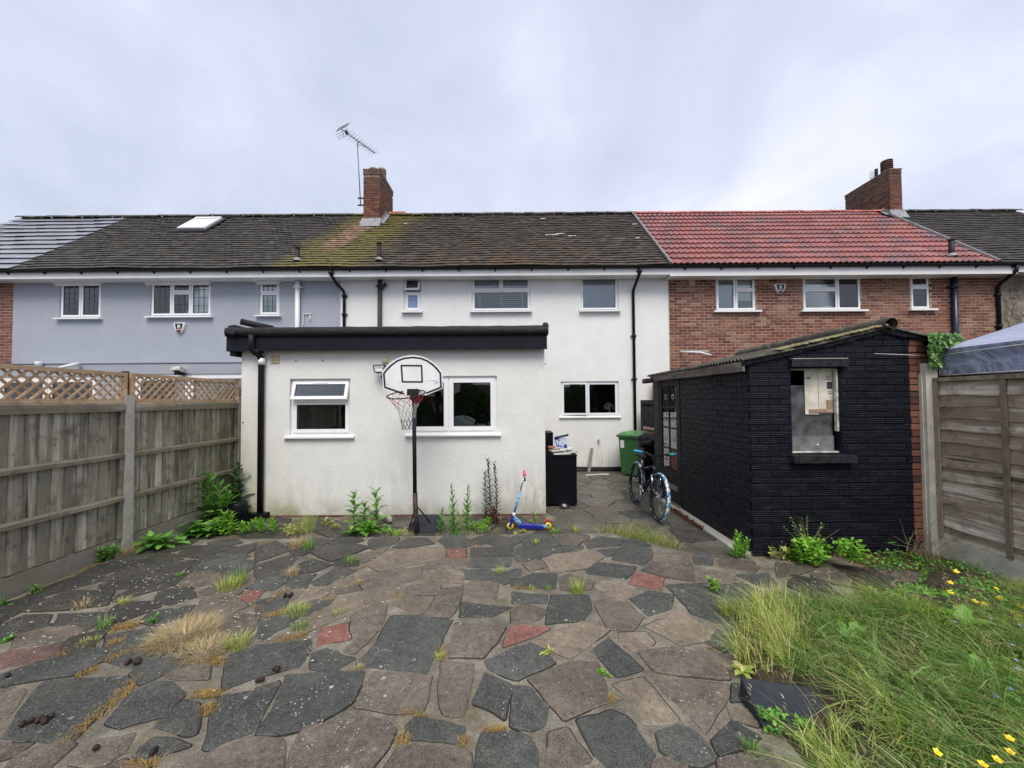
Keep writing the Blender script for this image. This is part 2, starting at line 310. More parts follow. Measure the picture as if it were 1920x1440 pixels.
def mk_concrete(name, c, green=0.4):
    g = G(name); p = g.pos(); s = g.sep(p); n = g.noise(p, 9, 6, 0.7)
    k = g.ramp(n, [(0.3, tuple(x * 0.7 for x in c)), (0.7, c)])
    gr = g.noise(p, 130, 2); k = g.mix(g.ramp(gr, [(0.6, 0), (0.72, 0.6)]), k, tuple(x * 0.45 for x in c))
    k = g.mix(g.math('MULTIPLY', g.ramp(g.noise(p, 2.2, 5, 0.7), [(0.45, 0), (0.7, 1)]), green), k, (0.16, 0.17, 0.08))
    g.col(k).rough(0.9); g.bump(g.math('ADD', n, gr), 0.5, 0.006); return g.m
M['concrete'] = mk_concrete('grey_concrete', (0.47, 0.455, 0.40), 0.3)
M['concrete_pale'] = mk_concrete('pale_concrete', (0.62, 0.59, 0.51), 0.25)
M['concrete_board'] = mk_concrete('gravel_board_concrete', (0.26, 0.235, 0.19), 0.35)

def mk_wood(name, lo, hi, pale, axis='z', green=0.0, knots=True, xgreen=None):
    g = G(name); p = g.pos(); r = g.rand()
    sc = {'z': (22, 22, 1.6), 'y': (22, 1.6, 22), 'x': (1.6, 22, 22)}[axis]
    off = g.n('ShaderNodeCombineXYZ'); g.l(g.math('MULTIPLY', r, 37.0), off.inputs[0]); g.l(g.math('MULTIPLY', r, 11.0), off.inputs[2])
    va = g.n('ShaderNodeVectorMath'); va.operation = 'ADD'; g.l(p, va.inputs[0]); g.l(off.outputs[0], va.inputs[1]); q = va.outputs[0]
    gn = g.noise(g.map(q, sc), 1.0, 6, 0.65, 1.2)
    c = g.mix(gn, lo, hi); c = g.mix(g.ramp(r, [(0, 0.0), (1, 0.45)]), c, tuple(x * 0.6 for x in lo))
    b = g.noise(g.map(q, tuple(x * 0.25 for x in sc)), 1.3, 5, 0.7); c = g.mix(g.ramp(b, [(0.50, 0), (0.68, 0.85)]), c, pale); bl_ = g.noise(p, 9, 5, 0.7); c = g.mix(g.ramp(bl_, [(0.52, 0), (0.70, 0.7)]), c, tuple(x * 0.45 for x in lo)); wh_ = g.noise(p, 35, 4, 0.8); c = g.mix(g.ramp(wh_, [(0.64, 0), (0.72, 0.6)]), c, pale)
    c = g.mix(g.ramp(g.noise(q, 2.4, 4, 0.6), [(0.52, 0), (0.75, 0.7)]), c, tuple(x * 0.35 for x in lo))
    if knots:
        v = g.voro(g.map(q, tuple(x * 0.28 for x in sc)), 1.0); c = g.mix(g.ramp(v, [(0.05, 0.85), (0.12, 0)]), c, (0.025, 0.018, 0.012))
    s = g.sep(p)
    if green:
        gf = g.math('MULTIPLY', g.ramp(g.noise(p, 1.7, 4, 0.6), [(0.4, 0.2), (0.65, 1)]), green)
        if xgreen: gf = g.math('MULTIPLY', gf, g.sstep(s[1], xgreen[0], xgreen[1]))
        c = g.mix(gf, c, (0.105, 0.115, 0.035))
    g.col(c).rough(0.85); g.bump(gn, 0.5, 0.005); return g.m
M['wood_fence'] = mk_wood('weathered_grey_boards', (0.13, 0.118, 0.085), (0.40, 0.37, 0.285), (0.68, 0.63, 0.53), 'z', 0.85, True, (4.3, 6.0))
M['wood_rail'] = mk_wood('weathered_rail', (0.15, 0.13, 0.095), (0.31, 0.27, 0.20), (0.42, 0.37, 0.29), 'y', 0.45, False, (3.0, 5.8))
M['wood_lap'] = mk_wood('brown_lap_boards', (0.22, 0.165, 0.115), (0.47, 0.37, 0.275), (0.85, 0.78, 0.68), 'y', 0.1, True)
M['wood_batten'] = mk_wood('brown_batten', (0.17, 0.13, 0.09), (0.34, 0.27, 0.20), (0.46, 0.39, 0.31), 'z', 0.0, False)
M['wood_new'] = mk_wood('honey_trellis_wood', (0.46, 0.29, 0.155), (0.62, 0.43, 0.26), (0.72, 0.56, 0.38), 'y', 0.0, False)
M['wood_raw'] = mk_wood('raw_pink_wood', (0.28, 0.18, 0.12), (0.42, 0.30, 0.22), (0.50, 0.38, 0.3), 'y', 0.0, False)
M['wood_rotten'] = mk_wood('rotten_fascia', (0.09, 0.07, 0.06), (0.24, 0.19, 0.16), (0.38, 0.33, 0.29), 'y', 0.15, False)

def mk_shed_paint(bumpk=1.0):
    g = G('black_painted_brick'); p = g.pos(); s = g.sep(p); r = g.rand()
    c = g.ramp(r, [(0, (0.0025, 0.003, 0.0075)), (1, (0.005, 0.006, 0.014))])
    wv = g.math('ADD', s[2], g.math('MULTIPLY', g.noise(g.map(p, (1.5, 1.5, 1.5)), 4, 3), 0.006))
    rib = g.math('SINE', g.math('MULTIPLY', wv, 2 * math.pi / 0.0215))
    ribn = g.math('MULTIPLY', rib, g.ramp(g.noise(g.map(p, (3, 3, 25)), 2, 3), [(0.3, 0.3), (0.6, 1.0)]))
    hl = g.noise(g.map(p, (4, 4, 60)), 2.0, 4, 0.7); c = g.mix(g.ramp(hl, [(0.58, 0), (0.72, 0.75)]), c, (0.055, 0.06, 0.08))  # pale streaks paint highlights of the ribs into the colour
    sc = g.noise(p, 16, 4, 0.75); c = g.mix(g.ramp(sc, [(0.735, 0), (0.78, 0.7)]), c, (0.33, 0.32, 0.30))
    g.col(c).rough(0.5).spec(0.22); g.bump(g.math('ADD', g.math('MULTIPLY', g.math('MULTIPLY', ribn, 0.34), g.ramp(r, [(0.2, 0.35), (0.6, 1.0)])), g.noise(g.map(p, (1, 1, 2.5)), 26, 5, 0.75)), 0.8 * bumpk, 0.010); return g.m
M['shed_paint'] = mk_shed_paint()
M['shed_timber'] = mk_plain('flaking_black_timber', (0.014, 0.014, 0.018), 0.65, 0.6, 18, bump=0.5, bscale=30, spec=0.3)
def mk_sheet():
    g = G('mossy_corrugated_sheet'); p = g.pos(); n = g.noise(p, 5, 6, 0.75)
    c = g.ramp(n, [(0.3, (0.022, 0.021, 0.018)), (0.52, (0.055, 0.050, 0.038)), (0.66, (0.14, 0.13, 0.085)), (0.8, (0.09, 0.085, 0.028))])
    g.col(c).rough(0.9); g.bump(g.noise(p, 30, 4, 0.7), 0.7, 0.012); return g.m
M['sheet'] = mk_sheet()
M['roof_moss'] = mk_plain('dry_roof_moss', (0.19, 0.17, 0.09), 0.9, 0.5, 16, bump=0.8, bscale=60)
M['board_grime'] = mk_plain('grimy_board', (0.075, 0.078, 0.08), 0.45, 0.5, 7)
M['board_grey'] = mk_plain('dull_grey_board', (0.16, 0.165, 0.165), 0.5, 0.3, 9)
M['card_cream'] = mk_plain('cream_panel', (0.60, 0.56, 0.47), 0.8, 0.2, 5)
M['paper'] = mk_plain('white_paper', (0.74, 0.74, 0.74), 0.7, 0.08, 9)
M['bin_green'] = mk_plain('bin_green', (0.042, 0.135, 0.040), 0.42, 0.15, 3)
M['bin_lid'] = mk_plain('bin_lid_green', (0.065, 0.20, 0.060), 0.42, 0.15, 4)
def mk_bag():
    g = G('black_bin_bag'); p = g.pos(); g.col((0.010, 0.010, 0.013)).rough(0.22)
    g.bump(g.math('ADD', g.noise(p, 14, 5, 0.7, 1.5), g.voro(p, 16)), 1.0, 0.03); return g.m
M['bag'] = mk_bag()
M['appliance'] = mk_plain('black_appliance', (0.003, 0.003, 0.006), 0.45, 0.2, 5, spec=0.2)
M['steel'] = mk_plain('brushed_steel', (0.55, 0.55, 0.56), 0.25, 0.1, 8, metal=1.0)
M['chrome'] = mk_plain('silver_tube', (0.72, 0.72, 0.74), 0.18, 0.05, 8, metal=1.0)
M['galv'] = mk_plain('dull_aluminium', (0.16, 0.165, 0.18), 0.5, 0.2, 8, metal=0.3)
M['rubber'] = mk_plain('black_rubber', (0.012, 0.012, 0.012), 0.7)
M['frame_black'] = mk_plain('bike_frame_black', (0.008, 0.009, 0.012), 0.2, 0.1, 8)
M['teal'] = mk_plain('turquoise_rubber', (0.02, 0.42, 0.47), 0.5)
M['blue_grip'] = mk_plain('light_blue_rubber', (0.03, 0.33, 0.62), 0.5)
def mk_tyre():
    g = G('blue_white_splash_tyre'); p = g.obj(); n = g.noise(p, 13, 3, 0.5, 0.8)
    g.col(g.ramp(n, [(0.40, (0.02, 0.16, 0.36)), (0.47, (0.05, 0.30, 0.52)), (0.52, (0.75, 0.78, 0.8)), (0.60, (0.78, 0.8, 0.8)), (0.63, (0.02, 0.03, 0.05))])).rough(0.6); return g.m
M['tyre_splash'] = mk_tyre()
def mk_dots():
    g = G('tyre_sidewall'); p = g.obj(); v = g.voro(p, 26)
    g.col(g.ramp(v, [(0.17, (0.75, 0.78, 0.8)), (0.22, (0.012, 0.012, 0.014))])).rough(0.7); return g.m
M['tyre_side'] = mk_dots()
M['scoot_blue'] = mk_plain('scooter_blue', (0.012, 0.018, 0.26), 0.3)
M['scoot_print'] = None
def mk_print():
    g = G('scooter_blue_print'); p = g.pos(); n = g.noise(p, 30, 3, 0.5, 1.0)
    g.col(g.ramp(n, [(0.40, (0.03, 0.08, 0.42)), (0.5, (0.10, 0.42, 0.66)), (0.6, (0.45, 0.68, 0.8)), (0.66, (0.10, 0.12, 0.55))])).rough(0.35); return g.m
M['scoot_print'] = mk_print()
M['yellow_wheel'] = mk_plain('yellow_plastic', (0.78, 0.56, 0.02), 0.4)
M['red_plastic'] = mk_plain('red_plastic', (0.50, 0.02, 0.035), 0.35)
M['pink_grip'] = mk_plain('pink_red_grip', (0.70, 0.10, 0.14), 0.5)
M['deep_red'] = mk_plain('deep_red_paint', (0.13, 0.008, 0.008), 0.5)
M['beige'] = mk_plain('beige_ceramic', (0.50, 0.42, 0.26), 0.7, 0.2, 12)
M['white_plastic'] = mk_plain('white_plastic', (0.76, 0.76, 0.76), 0.4, 0.05)
M['lamp_glass'] = mk_plain('lamp_reflector', (0.45, 0.46, 0.45), 0.25, 0.2, 25)
def mk_backboard():
    g = G('grubby_white_board'); p = g.pos(); n = g.noise(p, 5, 5, 0.65)
    c = g.ramp(n, [(0.35, (0.74, 0.73, 0.735)), (0.6, (0.84, 0.84, 0.835))]); g.col(c).rough(0.5); return g.m
M['backboard'] = mk_backboard()
M['ink'] = mk_plain('black_print', (0.012, 0.012, 0.014), 0.5)
M['biro'] = mk_plain('blue_biro', (0.10, 0.11, 0.42), 0.6)
M['net_red'] = mk_plain('red_cord', (0.36, 0.015, 0.05), 0.8)
M['net_white'] = mk_plain('off_white_cord', (0.42, 0.42, 0.42), 0.8)
M['net_blue'] = mk_plain('dark_blue_cord', (0.025, 0.03, 0.09), 0.8)
M['rust_brown'] = mk_plain('rusty_brown_pole', (0.050, 0.030, 0.024), 0.7, 0.4, 12)
M['pot_black'] = mk_plain('black_plant_pot', (0.006, 0.007, 0.013), 0.5, 0.3, 6, spec=0.25)
M['carton_blue'] = mk_plain('blue_white_card', (0.46, 0.52, 0.64), 0.6, 0.25, 25)
M['ramp_plastic'] = mk_plain('slate_grey_plastic', (0.020, 0.024, 0.033), 0.6, 0.15, 30, bump=0.3, bscale=250, spec=0.25)
M['dung'] = mk_plain('dark_droppings', (0.022, 0.010, 0.007), 0.75, 0.4, 30, bump=0.6)
M['dry_wood'] = mk_plain('grey_dry_stick', (0.22, 0.20, 0.18), 0.85, 0.25, 30)
def mk_tarp():
    g = G('blue_grey_canopy_cloth'); p = g.pos(); n = g.noise(p, 2.2, 4, 0.5, 0.8)
    g.col(g.ramp(n, [(0.3, (0.27, 0.30, 0.42)), (0.7, (0.35, 0.38, 0.50))])).rough(0.6)
    g.bump(g.math('ADD', n, g.math('MULTIPLY', g.noise(g.map(p, (1, 1, 3)), 4, 3, 0.5, 1.0), 0.5)), 0.5, 0.06); return g.m
M['tarp'] = mk_tarp()
M['tarp_valance'] = None
def mk_val():
    g = G('canopy_valance_cloth'); p = g.pos(); n = g.noise(g.map(p, (1, 1.3, 1.3)), 3.2, 4, 0.5, 1.4)
    g.col(g.ramp(n, [(0.3, (0.17, 0.19, 0.28)), (0.7, (0.33, 0.36, 0.47))])).rough(0.45); g.bump(n, 0.9, 0.08); return g.m
M['tarp_valance'] = mk_val()
M['dirty_white'] = mk_plain('weathered_white_paint', (0.5, 0.49, 0.45), 0.7, 0.4, 14)

def mk_leaf(name, stops, trans=0.25, rough=0.55):
    g = G(name); r = g.island(); p = g.pos()
    c = g.ramp(r, stops); c = g.mix(g.ramp(g.noise(p, 20, 3), [(0.4, 0), (0.8, 0.5)]), c, tuple(x * 0.5 for x in stops[0][1]))
    g.col(c).rough(rough).spec(0.35)
    tl = g.n('ShaderNodeBsdfTranslucent'); g.setv(tl.inputs[0], c)
    mx = g.n('ShaderNodeMixShader'); mx.inputs[0].default_value = trans
    g.l(g.b.outputs[0], mx.inputs[1]); g.l(tl.outputs[0], mx.inputs[2]); g.l(mx.outputs[0], g.out.inputs[0]); return g.m
M['grass_long'] = mk_leaf('long_grass', [(0.0, (0.078, 0.195, 0.033)), (0.35, (0.169, 0.364, 0.065)), (0.7, (0.312, 0.520, 0.130)), (0.92, (0.546, 0.676, 0.286)), (1.0, (0.780, 0.650, 0.390))], 0.35)
M['grass_yellow'] = mk_leaf('yellow_green_grass', [(0.0, (0.206, 0.308, 0.048)), (0.5, (0.446, 0.550, 0.103)), (0.8, (0.721, 0.721, 0.240)), (1.0, (0.850, 0.721, 0.343))], 0.3)
M['grass_dry'] = mk_leaf('dry_straw_grass', [(0.0, (0.36, 0.26, 0.12)), (0.5, (0.62, 0.50, 0.27)), (0.9, (0.78, 0.68, 0.42)), (1.0, (0.36, 0.40, 0.12))], 0.3)
M['moss_dry'] = mk_leaf('orange_dry_moss', [(0.0, (0.240, 0.132, 0.042)), (0.6, (0.408, 0.252, 0.084)), (1.0, (0.360, 0.336, 0.084))], 0.1)
M['leaf_mid'] = mk_leaf('green_weed_leaf', [(0.0, (0.074, 0.209, 0.035)), (0.5, (0.146, 0.366, 0.054)), (1.0, (0.281, 0.562, 0.109))], 0.3, 0.42)
M['leaf_bright'] = mk_leaf('bright_green_leaf', [(0.0, (0.133, 0.312, 0.022)), (0.5, (0.218, 0.499, 0.044)), (1.0, (0.360, 0.654, 0.101))], 0.35)
M['leaf_dark'] = mk_leaf('dark_spiky_leaf', [(0.0, (0.030, 0.075, 0.018)), (0.6, (0.068, 0.150, 0.038)), (1.0, (0.135, 0.225, 0.068))], 0.2)
M['leaf_willow'] = mk_leaf('grey_green_leaf', [(0.0, (0.039, 0.065, 0.029)), (0.6, (0.098, 0.143, 0.065)), (1.0, (0.182, 0.234, 0.117))], 0.2)
M['leaf_red'] = mk_leaf('reddened_leaf', [(0.0, (0.09, 0.012, 0.012)), (1.0, (0.17, 0.06, 0.03))], 0.2)
M['leaf_ivy'] = mk_leaf('ivy_leaf', [(0.0, (0.042, 0.119, 0.031)), (0.5, (0.119, 0.266, 0.063)), (1.0, (0.280, 0.476, 0.140))], 0.25, 0.35)
M['stem_green'] = mk_plain('green_stem', (0.10, 0.16, 0.05), 0.6)
M['stem_dry'] = mk_plain('dry_stem', (0.26, 0.22, 0.13), 0.8)
M['petal_yellow'] = mk_plain('buttercup_yellow', (0.85, 0.62, 0.02), 0.4)
M['petal_blue'] = mk_plain('small_blue_petals', (0.34, 0.42, 0.74), 0.5)
M['petal_violet'] = mk_plain('violet_petals', (0.18, 0.16, 0.62), 0.5)
M['petal_pale'] = mk_plain('pale_petals', (0.72, 0.70, 0.56), 0.6)
# ------------------------------------------------------------------ mesh helpers
class MB:
    def __init__(s): s.v = []; s.f = []; s.mi = []; s.sm = []
    def add(s, vs, fs, mi=0, smooth=False):
        o = len(s.v); s.v.extend([tuple(v) for v in vs])
        for f in fs: s.f.append(tuple(i + o for i in f)); s.mi.append(mi); s.sm.append(smooth)
        return s
    def box(s, x0, x1, y0, y1, z0, z1, mi=0):
        return s.add([(x0, y0, z0), (x1, y0, z0), (x1, y1, z0), (x0, y1, z0), (x0, y0, z1), (x1, y0, z1), (x1, y1, z1), (x0, y1, z1)],
                     [(0, 3, 2, 1), (4, 5, 6, 7), (0, 1, 5, 4), (1, 2, 6, 5), (2, 3, 7, 6), (3, 0, 4, 7)], mi)
    def hexa(s, p, mi=0):     # 8 points, bottom 4 then top 4
        return s.add(p, [(0, 3, 2, 1), (4, 5, 6, 7), (0, 1, 5, 4), (1, 2, 6, 5), (2, 3, 7, 6), (3, 0, 4, 7)], mi)
    def obox(s, c, u, v, w, mi=0):   # centre and half axes
        c = Vector(c); u = Vector(u); v = Vector(v); w = Vector(w)
        return s.hexa([c - u - v - w, c + u - v - w, c + u + v - w, c - u + v - w, c - u - v + w, c + u - v + w, c + u + v + w, c - u + v + w], mi)
    def bar(s, a, b, w, h, up=(0, 0, 1), mi=0):
        a = Vector(a); b = Vector(b); d = (b - a); L = d.length; d.normalize(); u = Vector(up)
        r = d.cross(u)
        if r.length < 1e-4: r = d.cross(Vector((1, 0, 0)))
        r.normalize(); u = r.cross(d).normalized()
        return s.obox((a + b) / 2, d * (L / 2), r * (w / 2), u * (h / 2), mi)
    def tube(s, pts, r, n=8, mi=0, cap=True, smooth=True, closed=False):
        pts = [Vector(p) for p in pts]; m = len(pts); rs = r if isinstance(r, (list, tuple)) else [r] * m
        rings = []; prev = None
        for i, p in enumerate(pts):
            if closed: d = pts[(i + 1) % m] - pts[i - 1]
            else: d = pts[min(i + 1, m - 1)] - pts[max(i - 1, 0)]
            if d.length < 1e-9: d = Vector((0, 0, 1))
            d.normalize()
            if prev is None:
                a = Vector((0, 0, 1)) if abs(d.z) < 0.9 else Vector((1, 0, 0))
                x = d.cross(a).normalized()
            else:
                x = (prev - d * prev.dot(d)); x = x.normalized() if x.length > 1e-6 else d.orthogonal().normalized()
            prev = x; y = d.cross(x)
            rings.append([p + (x * math.cos(2 * math.pi * k / n) + y * math.sin(2 * math.pi * k / n)) * rs[i] for k in range(n)])
        vs = [q for R in rings for q in R]; fs = []
        for i in range(m if closed else m - 1):
            j = (i + 1) % m
            for k in range(n):
                k2 = (k + 1) % n; fs.append((i * n + k, i * n + k2, j * n + k2, j * n + k))
        s.add(vs, fs, mi, smooth)
        if cap and not closed:
            o = len(s.v) - len(vs); s.f.append(tuple(o + k for k in reversed(range(n)))); s.mi.append(mi); s.sm.append(False)
            s.f.append(tuple(o + (m - 1) * n + k for k in range(n))); s.mi.append(mi); s.sm.append(False)
        return s
    def lathe(s, c, prof, n=20, mi=0, smooth=True, axis=(0, 0, 1)):
        c = Vector(c); ax = Vector(axis).normalized(); x = ax.orthogonal().normalized(); y = ax.cross(x)
        vs = []; m = len(prof)
        for (r, h) in prof:
            for k in range(n):
                a = 2 * math.pi * k / n; vs.append(c + ax * h + (x * math.cos(a) + y * math.sin(a)) * r)
        fs = []
        for i in range(m - 1):
            for k in range(n):
                k2 = (k + 1) % n; fs.append((i * n + k, i * n + k2, (i + 1) * n + k2, (i + 1) * n + k))
        return s.add(vs, fs, mi, smooth)
    def poly(s, pts, n, t, mi=0):   # extrude planar polygon pts along vector n*t
        n = Vector(n) * t; m = len(pts); pts = [Vector(p) for p in pts]
        vs = pts + [p + n for p in pts]
        o = len(s.v); s.v.extend([tuple(v) for v in vs])
        for tri in tessellate_polygon([pts]):
            s.f.append(tuple(o + i for i in tri)); s.mi.append(mi); s.sm.append(False)
            s.f.append(tuple(o + m + i for i in reversed(tri))); s.mi.append(mi); s.sm.append(False)
        for i in range(m):
            j = (i + 1) % m; s.f.append((o + i, o + j, o + m + j, o + m + i)); s.mi.append(mi); s.sm.append(False)
        return s
    def mesh(s, name, mats, off=(0, 0, 0), flip=True):
        me = bpy.data.meshes.new(name)
        v = np.array(s.v, dtype=np.float64).reshape(-1, 3) - np.array(off)
        me.from_pydata(v.tolist(), [], s.f)
        for m in (mats if isinstance(mats, (list, tuple)) else [mats]): me.materials.append(M[m] if isinstance(m, str) else m)
        if any(s.mi): me.polygons.foreach_set('material_index', s.mi)
        if any(s.sm): me.polygons.foreach_set('use_smooth', s.sm)
        if flip and len(s.f) < 60000:
            import bmesh
            b = bmesh.new(); b.from_mesh(me); bmesh.ops.recalc_face_normals(b, faces=b.faces); b.to_mesh(me); b.free()
        me.update(); return me

ORG = {}
def origin_of(o): return ORG.get(o.name, Vector((0, 0, 0)))
def tag(o, label=None, cat=None, group=None, kind=None):
    if label: o['label'] = label
    if cat: o['category'] = cat
    if group: o['group'] = group
    if kind: o['kind'] = kind
    return o
def thing(name, loc, label, cat, group=None):
    o = bpy.data.objects.new(name, None); COL.objects.link(o); o.location = loc; o.empty_display_size = 0.1
    ORG[o.name] = Vector(loc); return tag(o, label, cat, group)
def part(name, mb, mats, parent, label=None, kind=None, flip=True):
    """mesh given in world coordinates, stored relative to the thing's base"""
    O = origin_of(parent); me = mb.mesh(name, mats, O, flip); o = bpy.data.objects.new(name, me); COL.objects.link(o)
    o.parent = parent; ORG[o.name] = O; return tag(o, label, None, None, kind)
def solo(name, mb, mats, label, cat, group=None, base=None, flip=True):
    if base is None:
        a = np.array(mb.v); base = ((a[:, 0].min() + a[:, 0].max()) / 2, (a[:, 1].min() + a[:, 1].max()) / 2, a[:, 2].min())
    me = mb.mesh(name, mats, base, flip); o = bpy.data.objects.new(name, me); COL.objects.link(o); o.location = base
    ORG[o.name] = Vector(base); return tag(o, label, cat, group)
def struct(name, mb, mats, kind='structure', flip=True):
    me = mb.mesh(name, mats, (0, 0, 0), flip); o = bpy.data.objects.new(name, me); COL.objects.link(o); return tag(o, kind=kind)
def inst(name, me, parent, loc, rot=None, scale=None):
    """place shared mesh data as one more child piece (world location)"""
    o = bpy.data.objects.new(name, me); COL.objects.link(o); o.parent = parent
    o.location = Vector(loc) - origin_of(parent)
    if rot is not None: o.rotation_euler = rot
    if scale is not None: o.scale = scale
    return o

def wall_mb(x0, x1, z0, z1, y, t, holes, mb=None, mi=0):
    """front-facing wall in plane y (front), thickness t backwards, rectangular holes (x0,x1,z0,z1)"""
    mb = mb or MB()
    xs = sorted(set([x0, x1] + [min(max(h[k], x0), x1) for h in holes for k in (0, 1)]))
    zs = sorted(set([z0, z1] + [min(max(h[k], z0), z1) for h in holes for k in (2, 3)]))
    def solid(i, j):
        if i < 0 or j < 0 or i >= len(xs) - 1 or j >= len(zs) - 1: return False
        cx = (xs[i] + xs[i + 1]) / 2; cz = (zs[j] + zs[j + 1]) / 2
        return not any(h[0] < cx < h[1] and h[2] < cz < h[3] for h in holes)
    for i in range(len(xs) - 1):
        for j in range(len(zs) - 1):
            if not solid(i, j): continue
            a, b, c, d = xs[i], xs[i + 1], zs[j], zs[j + 1]
            mb.add([(a, y, c), (b, y, c), (b, y, d), (a, y, d)], [(0, 1, 2, 3)], mi)
            mb.add([(a, y + t, c), (b, y + t, c), (b, y + t, d), (a, y + t, d)], [(3, 2, 1, 0)], mi)
            if not solid(i - 1, j): mb.add([(a, y, c), (a, y, d), (a, y + t, d), (a, y + t, c)], [(0, 1, 2, 3)], mi)
            if not solid(i + 1, j): mb.add([(b, y, c), (b, y + t, c), (b, y + t, d), (b, y, d)], [(0, 1, 2, 3)], mi)
            if not solid(i, j - 1): mb.add([(a, y, c), (a, y + t, c), (b, y + t, c), (b, y, c)], [(0, 1, 2, 3)], mi)
            if not solid(i, j + 1): mb.add([(a, y, d), (b, y, d), (b, y + t, d), (a, y + t, d)], [(0, 1, 2, 3)], mi)
    return mb

def bevel_box_mesh(name, w, d, h, mat, b=0.004):
    """brick-like box centred on origin with the front (-y) edge chamfered"""
    mb = MB(); x, y, z = w / 2, d / 2, h / 2
    v = [(-x, y, -z), (x, y, -z), (x, y, z), (-x, y, z), (-x, -y + b, -z), (x, -y + b, -z), (x, -y + b, z), (-x, -y + b, z),
         (-x + b, -y, -z + b), (x - b, -y, -z + b), (x - b, -y, z - b), (-x + b, -y, z - b)]
    f = [(8, 9, 10, 11), (4, 5, 9, 8), (5, 6, 10, 9), (6, 7, 11, 10), (7, 4, 8, 11), (0, 1, 5, 4), (1, 2, 6, 5), (2, 3, 7, 6), (3, 0, 4, 7)]
    mb.add(v, f); return mb

def lay_bricks(parent, mat, O, U, W, zlo, zhi, skip, limit, name='brick', L=0.215, H=0.065, J=0.010, proud=0.006, seed=1, headers=False, lo=None, lenfirst=None, order='top'):
    """stretcher bond on the plane through O along U (unit, horizontal); outward normal N. skip(u,z)->True where there is no brick.
    The first `limit` bricks become pieces of their own, the rest one stuff part."""
    r = random.Random(seed); U = Vector(U); N = Vector((U.y, -U.x, 0)); O = Vector(O)
    ang = math.atan2(U.y, U.x); step = L + J; out = []
    k = 0; z = zlo
    while z + H <= zhi + 1e-6:
        off = (0.5 * step if k % 2 else 0.0) + r.uniform(-0.012, 0.012) - step
        u = off
        while u < W:
            a, b = max(u, 0.0), min(u + L, W); u += step
            if b - a < 0.03: continue
            # trim against skip regions by sampling
            n = 12; ok = [not skip(a + (b - a) * (q + 0.5) / n, z + H / 2) for q in range(n)]
            q = 0
            while q < n:
                if ok[q]:
                    e = q
                    while e + 1 < n and ok[e + 1]: e += 1
                    p0 = a + (b - a) * q / n; p1 = a + (b - a) * (e + 1) / n
                    if p1 - p0 > 0.03: out.append((p0, p1, z + H / 2))
                    q = e + 1
                else: q += 1
        k += 1; z += H + J
    if order == 'top': pass
    full = bevel_box_mesh(name, L, 0.03, H, mat).mesh(name, mat)
    if order == 'random': r.shuffle(out)
    elif order == 'near': out.sort(key=lambda t: (O + U * (t[0] + t[1]) / 2).y)
    rest = MB(); tmpl = bevel_box_mesh(name, 1, 0.03, H, mat)
    for i, (p0, p1, zc) in enumerate(out):
        c = O + U * ((p0 + p1) / 2) + N * (proud - 0.015 + r.uniform(-0.0025, 0.002)); c.z = zc
        ln = p1 - p0
        if i < limit:
            inst(name, full, parent, c, (0, r.uniform(-0.006, 0.006), ang), (ln / L, 1, 1))
        else:
            ca, sa = math.cos(ang), math.sin(ang); vv = []
            for (x, y, zz) in tmpl.v:
                xx = math.copysign(ln / 2 - (0.5 - abs(x)), x)
                vv.append((c.x + xx * ca - y * sa, c.y + xx * sa + y * ca, c.z + zz))
            rest.add(vv, tmpl.f)
    if rest.f: part(name + 's_remaining' if False else 'brickwork', rest, mat, parent, kind='stuff', flip=True)
    return len(out)

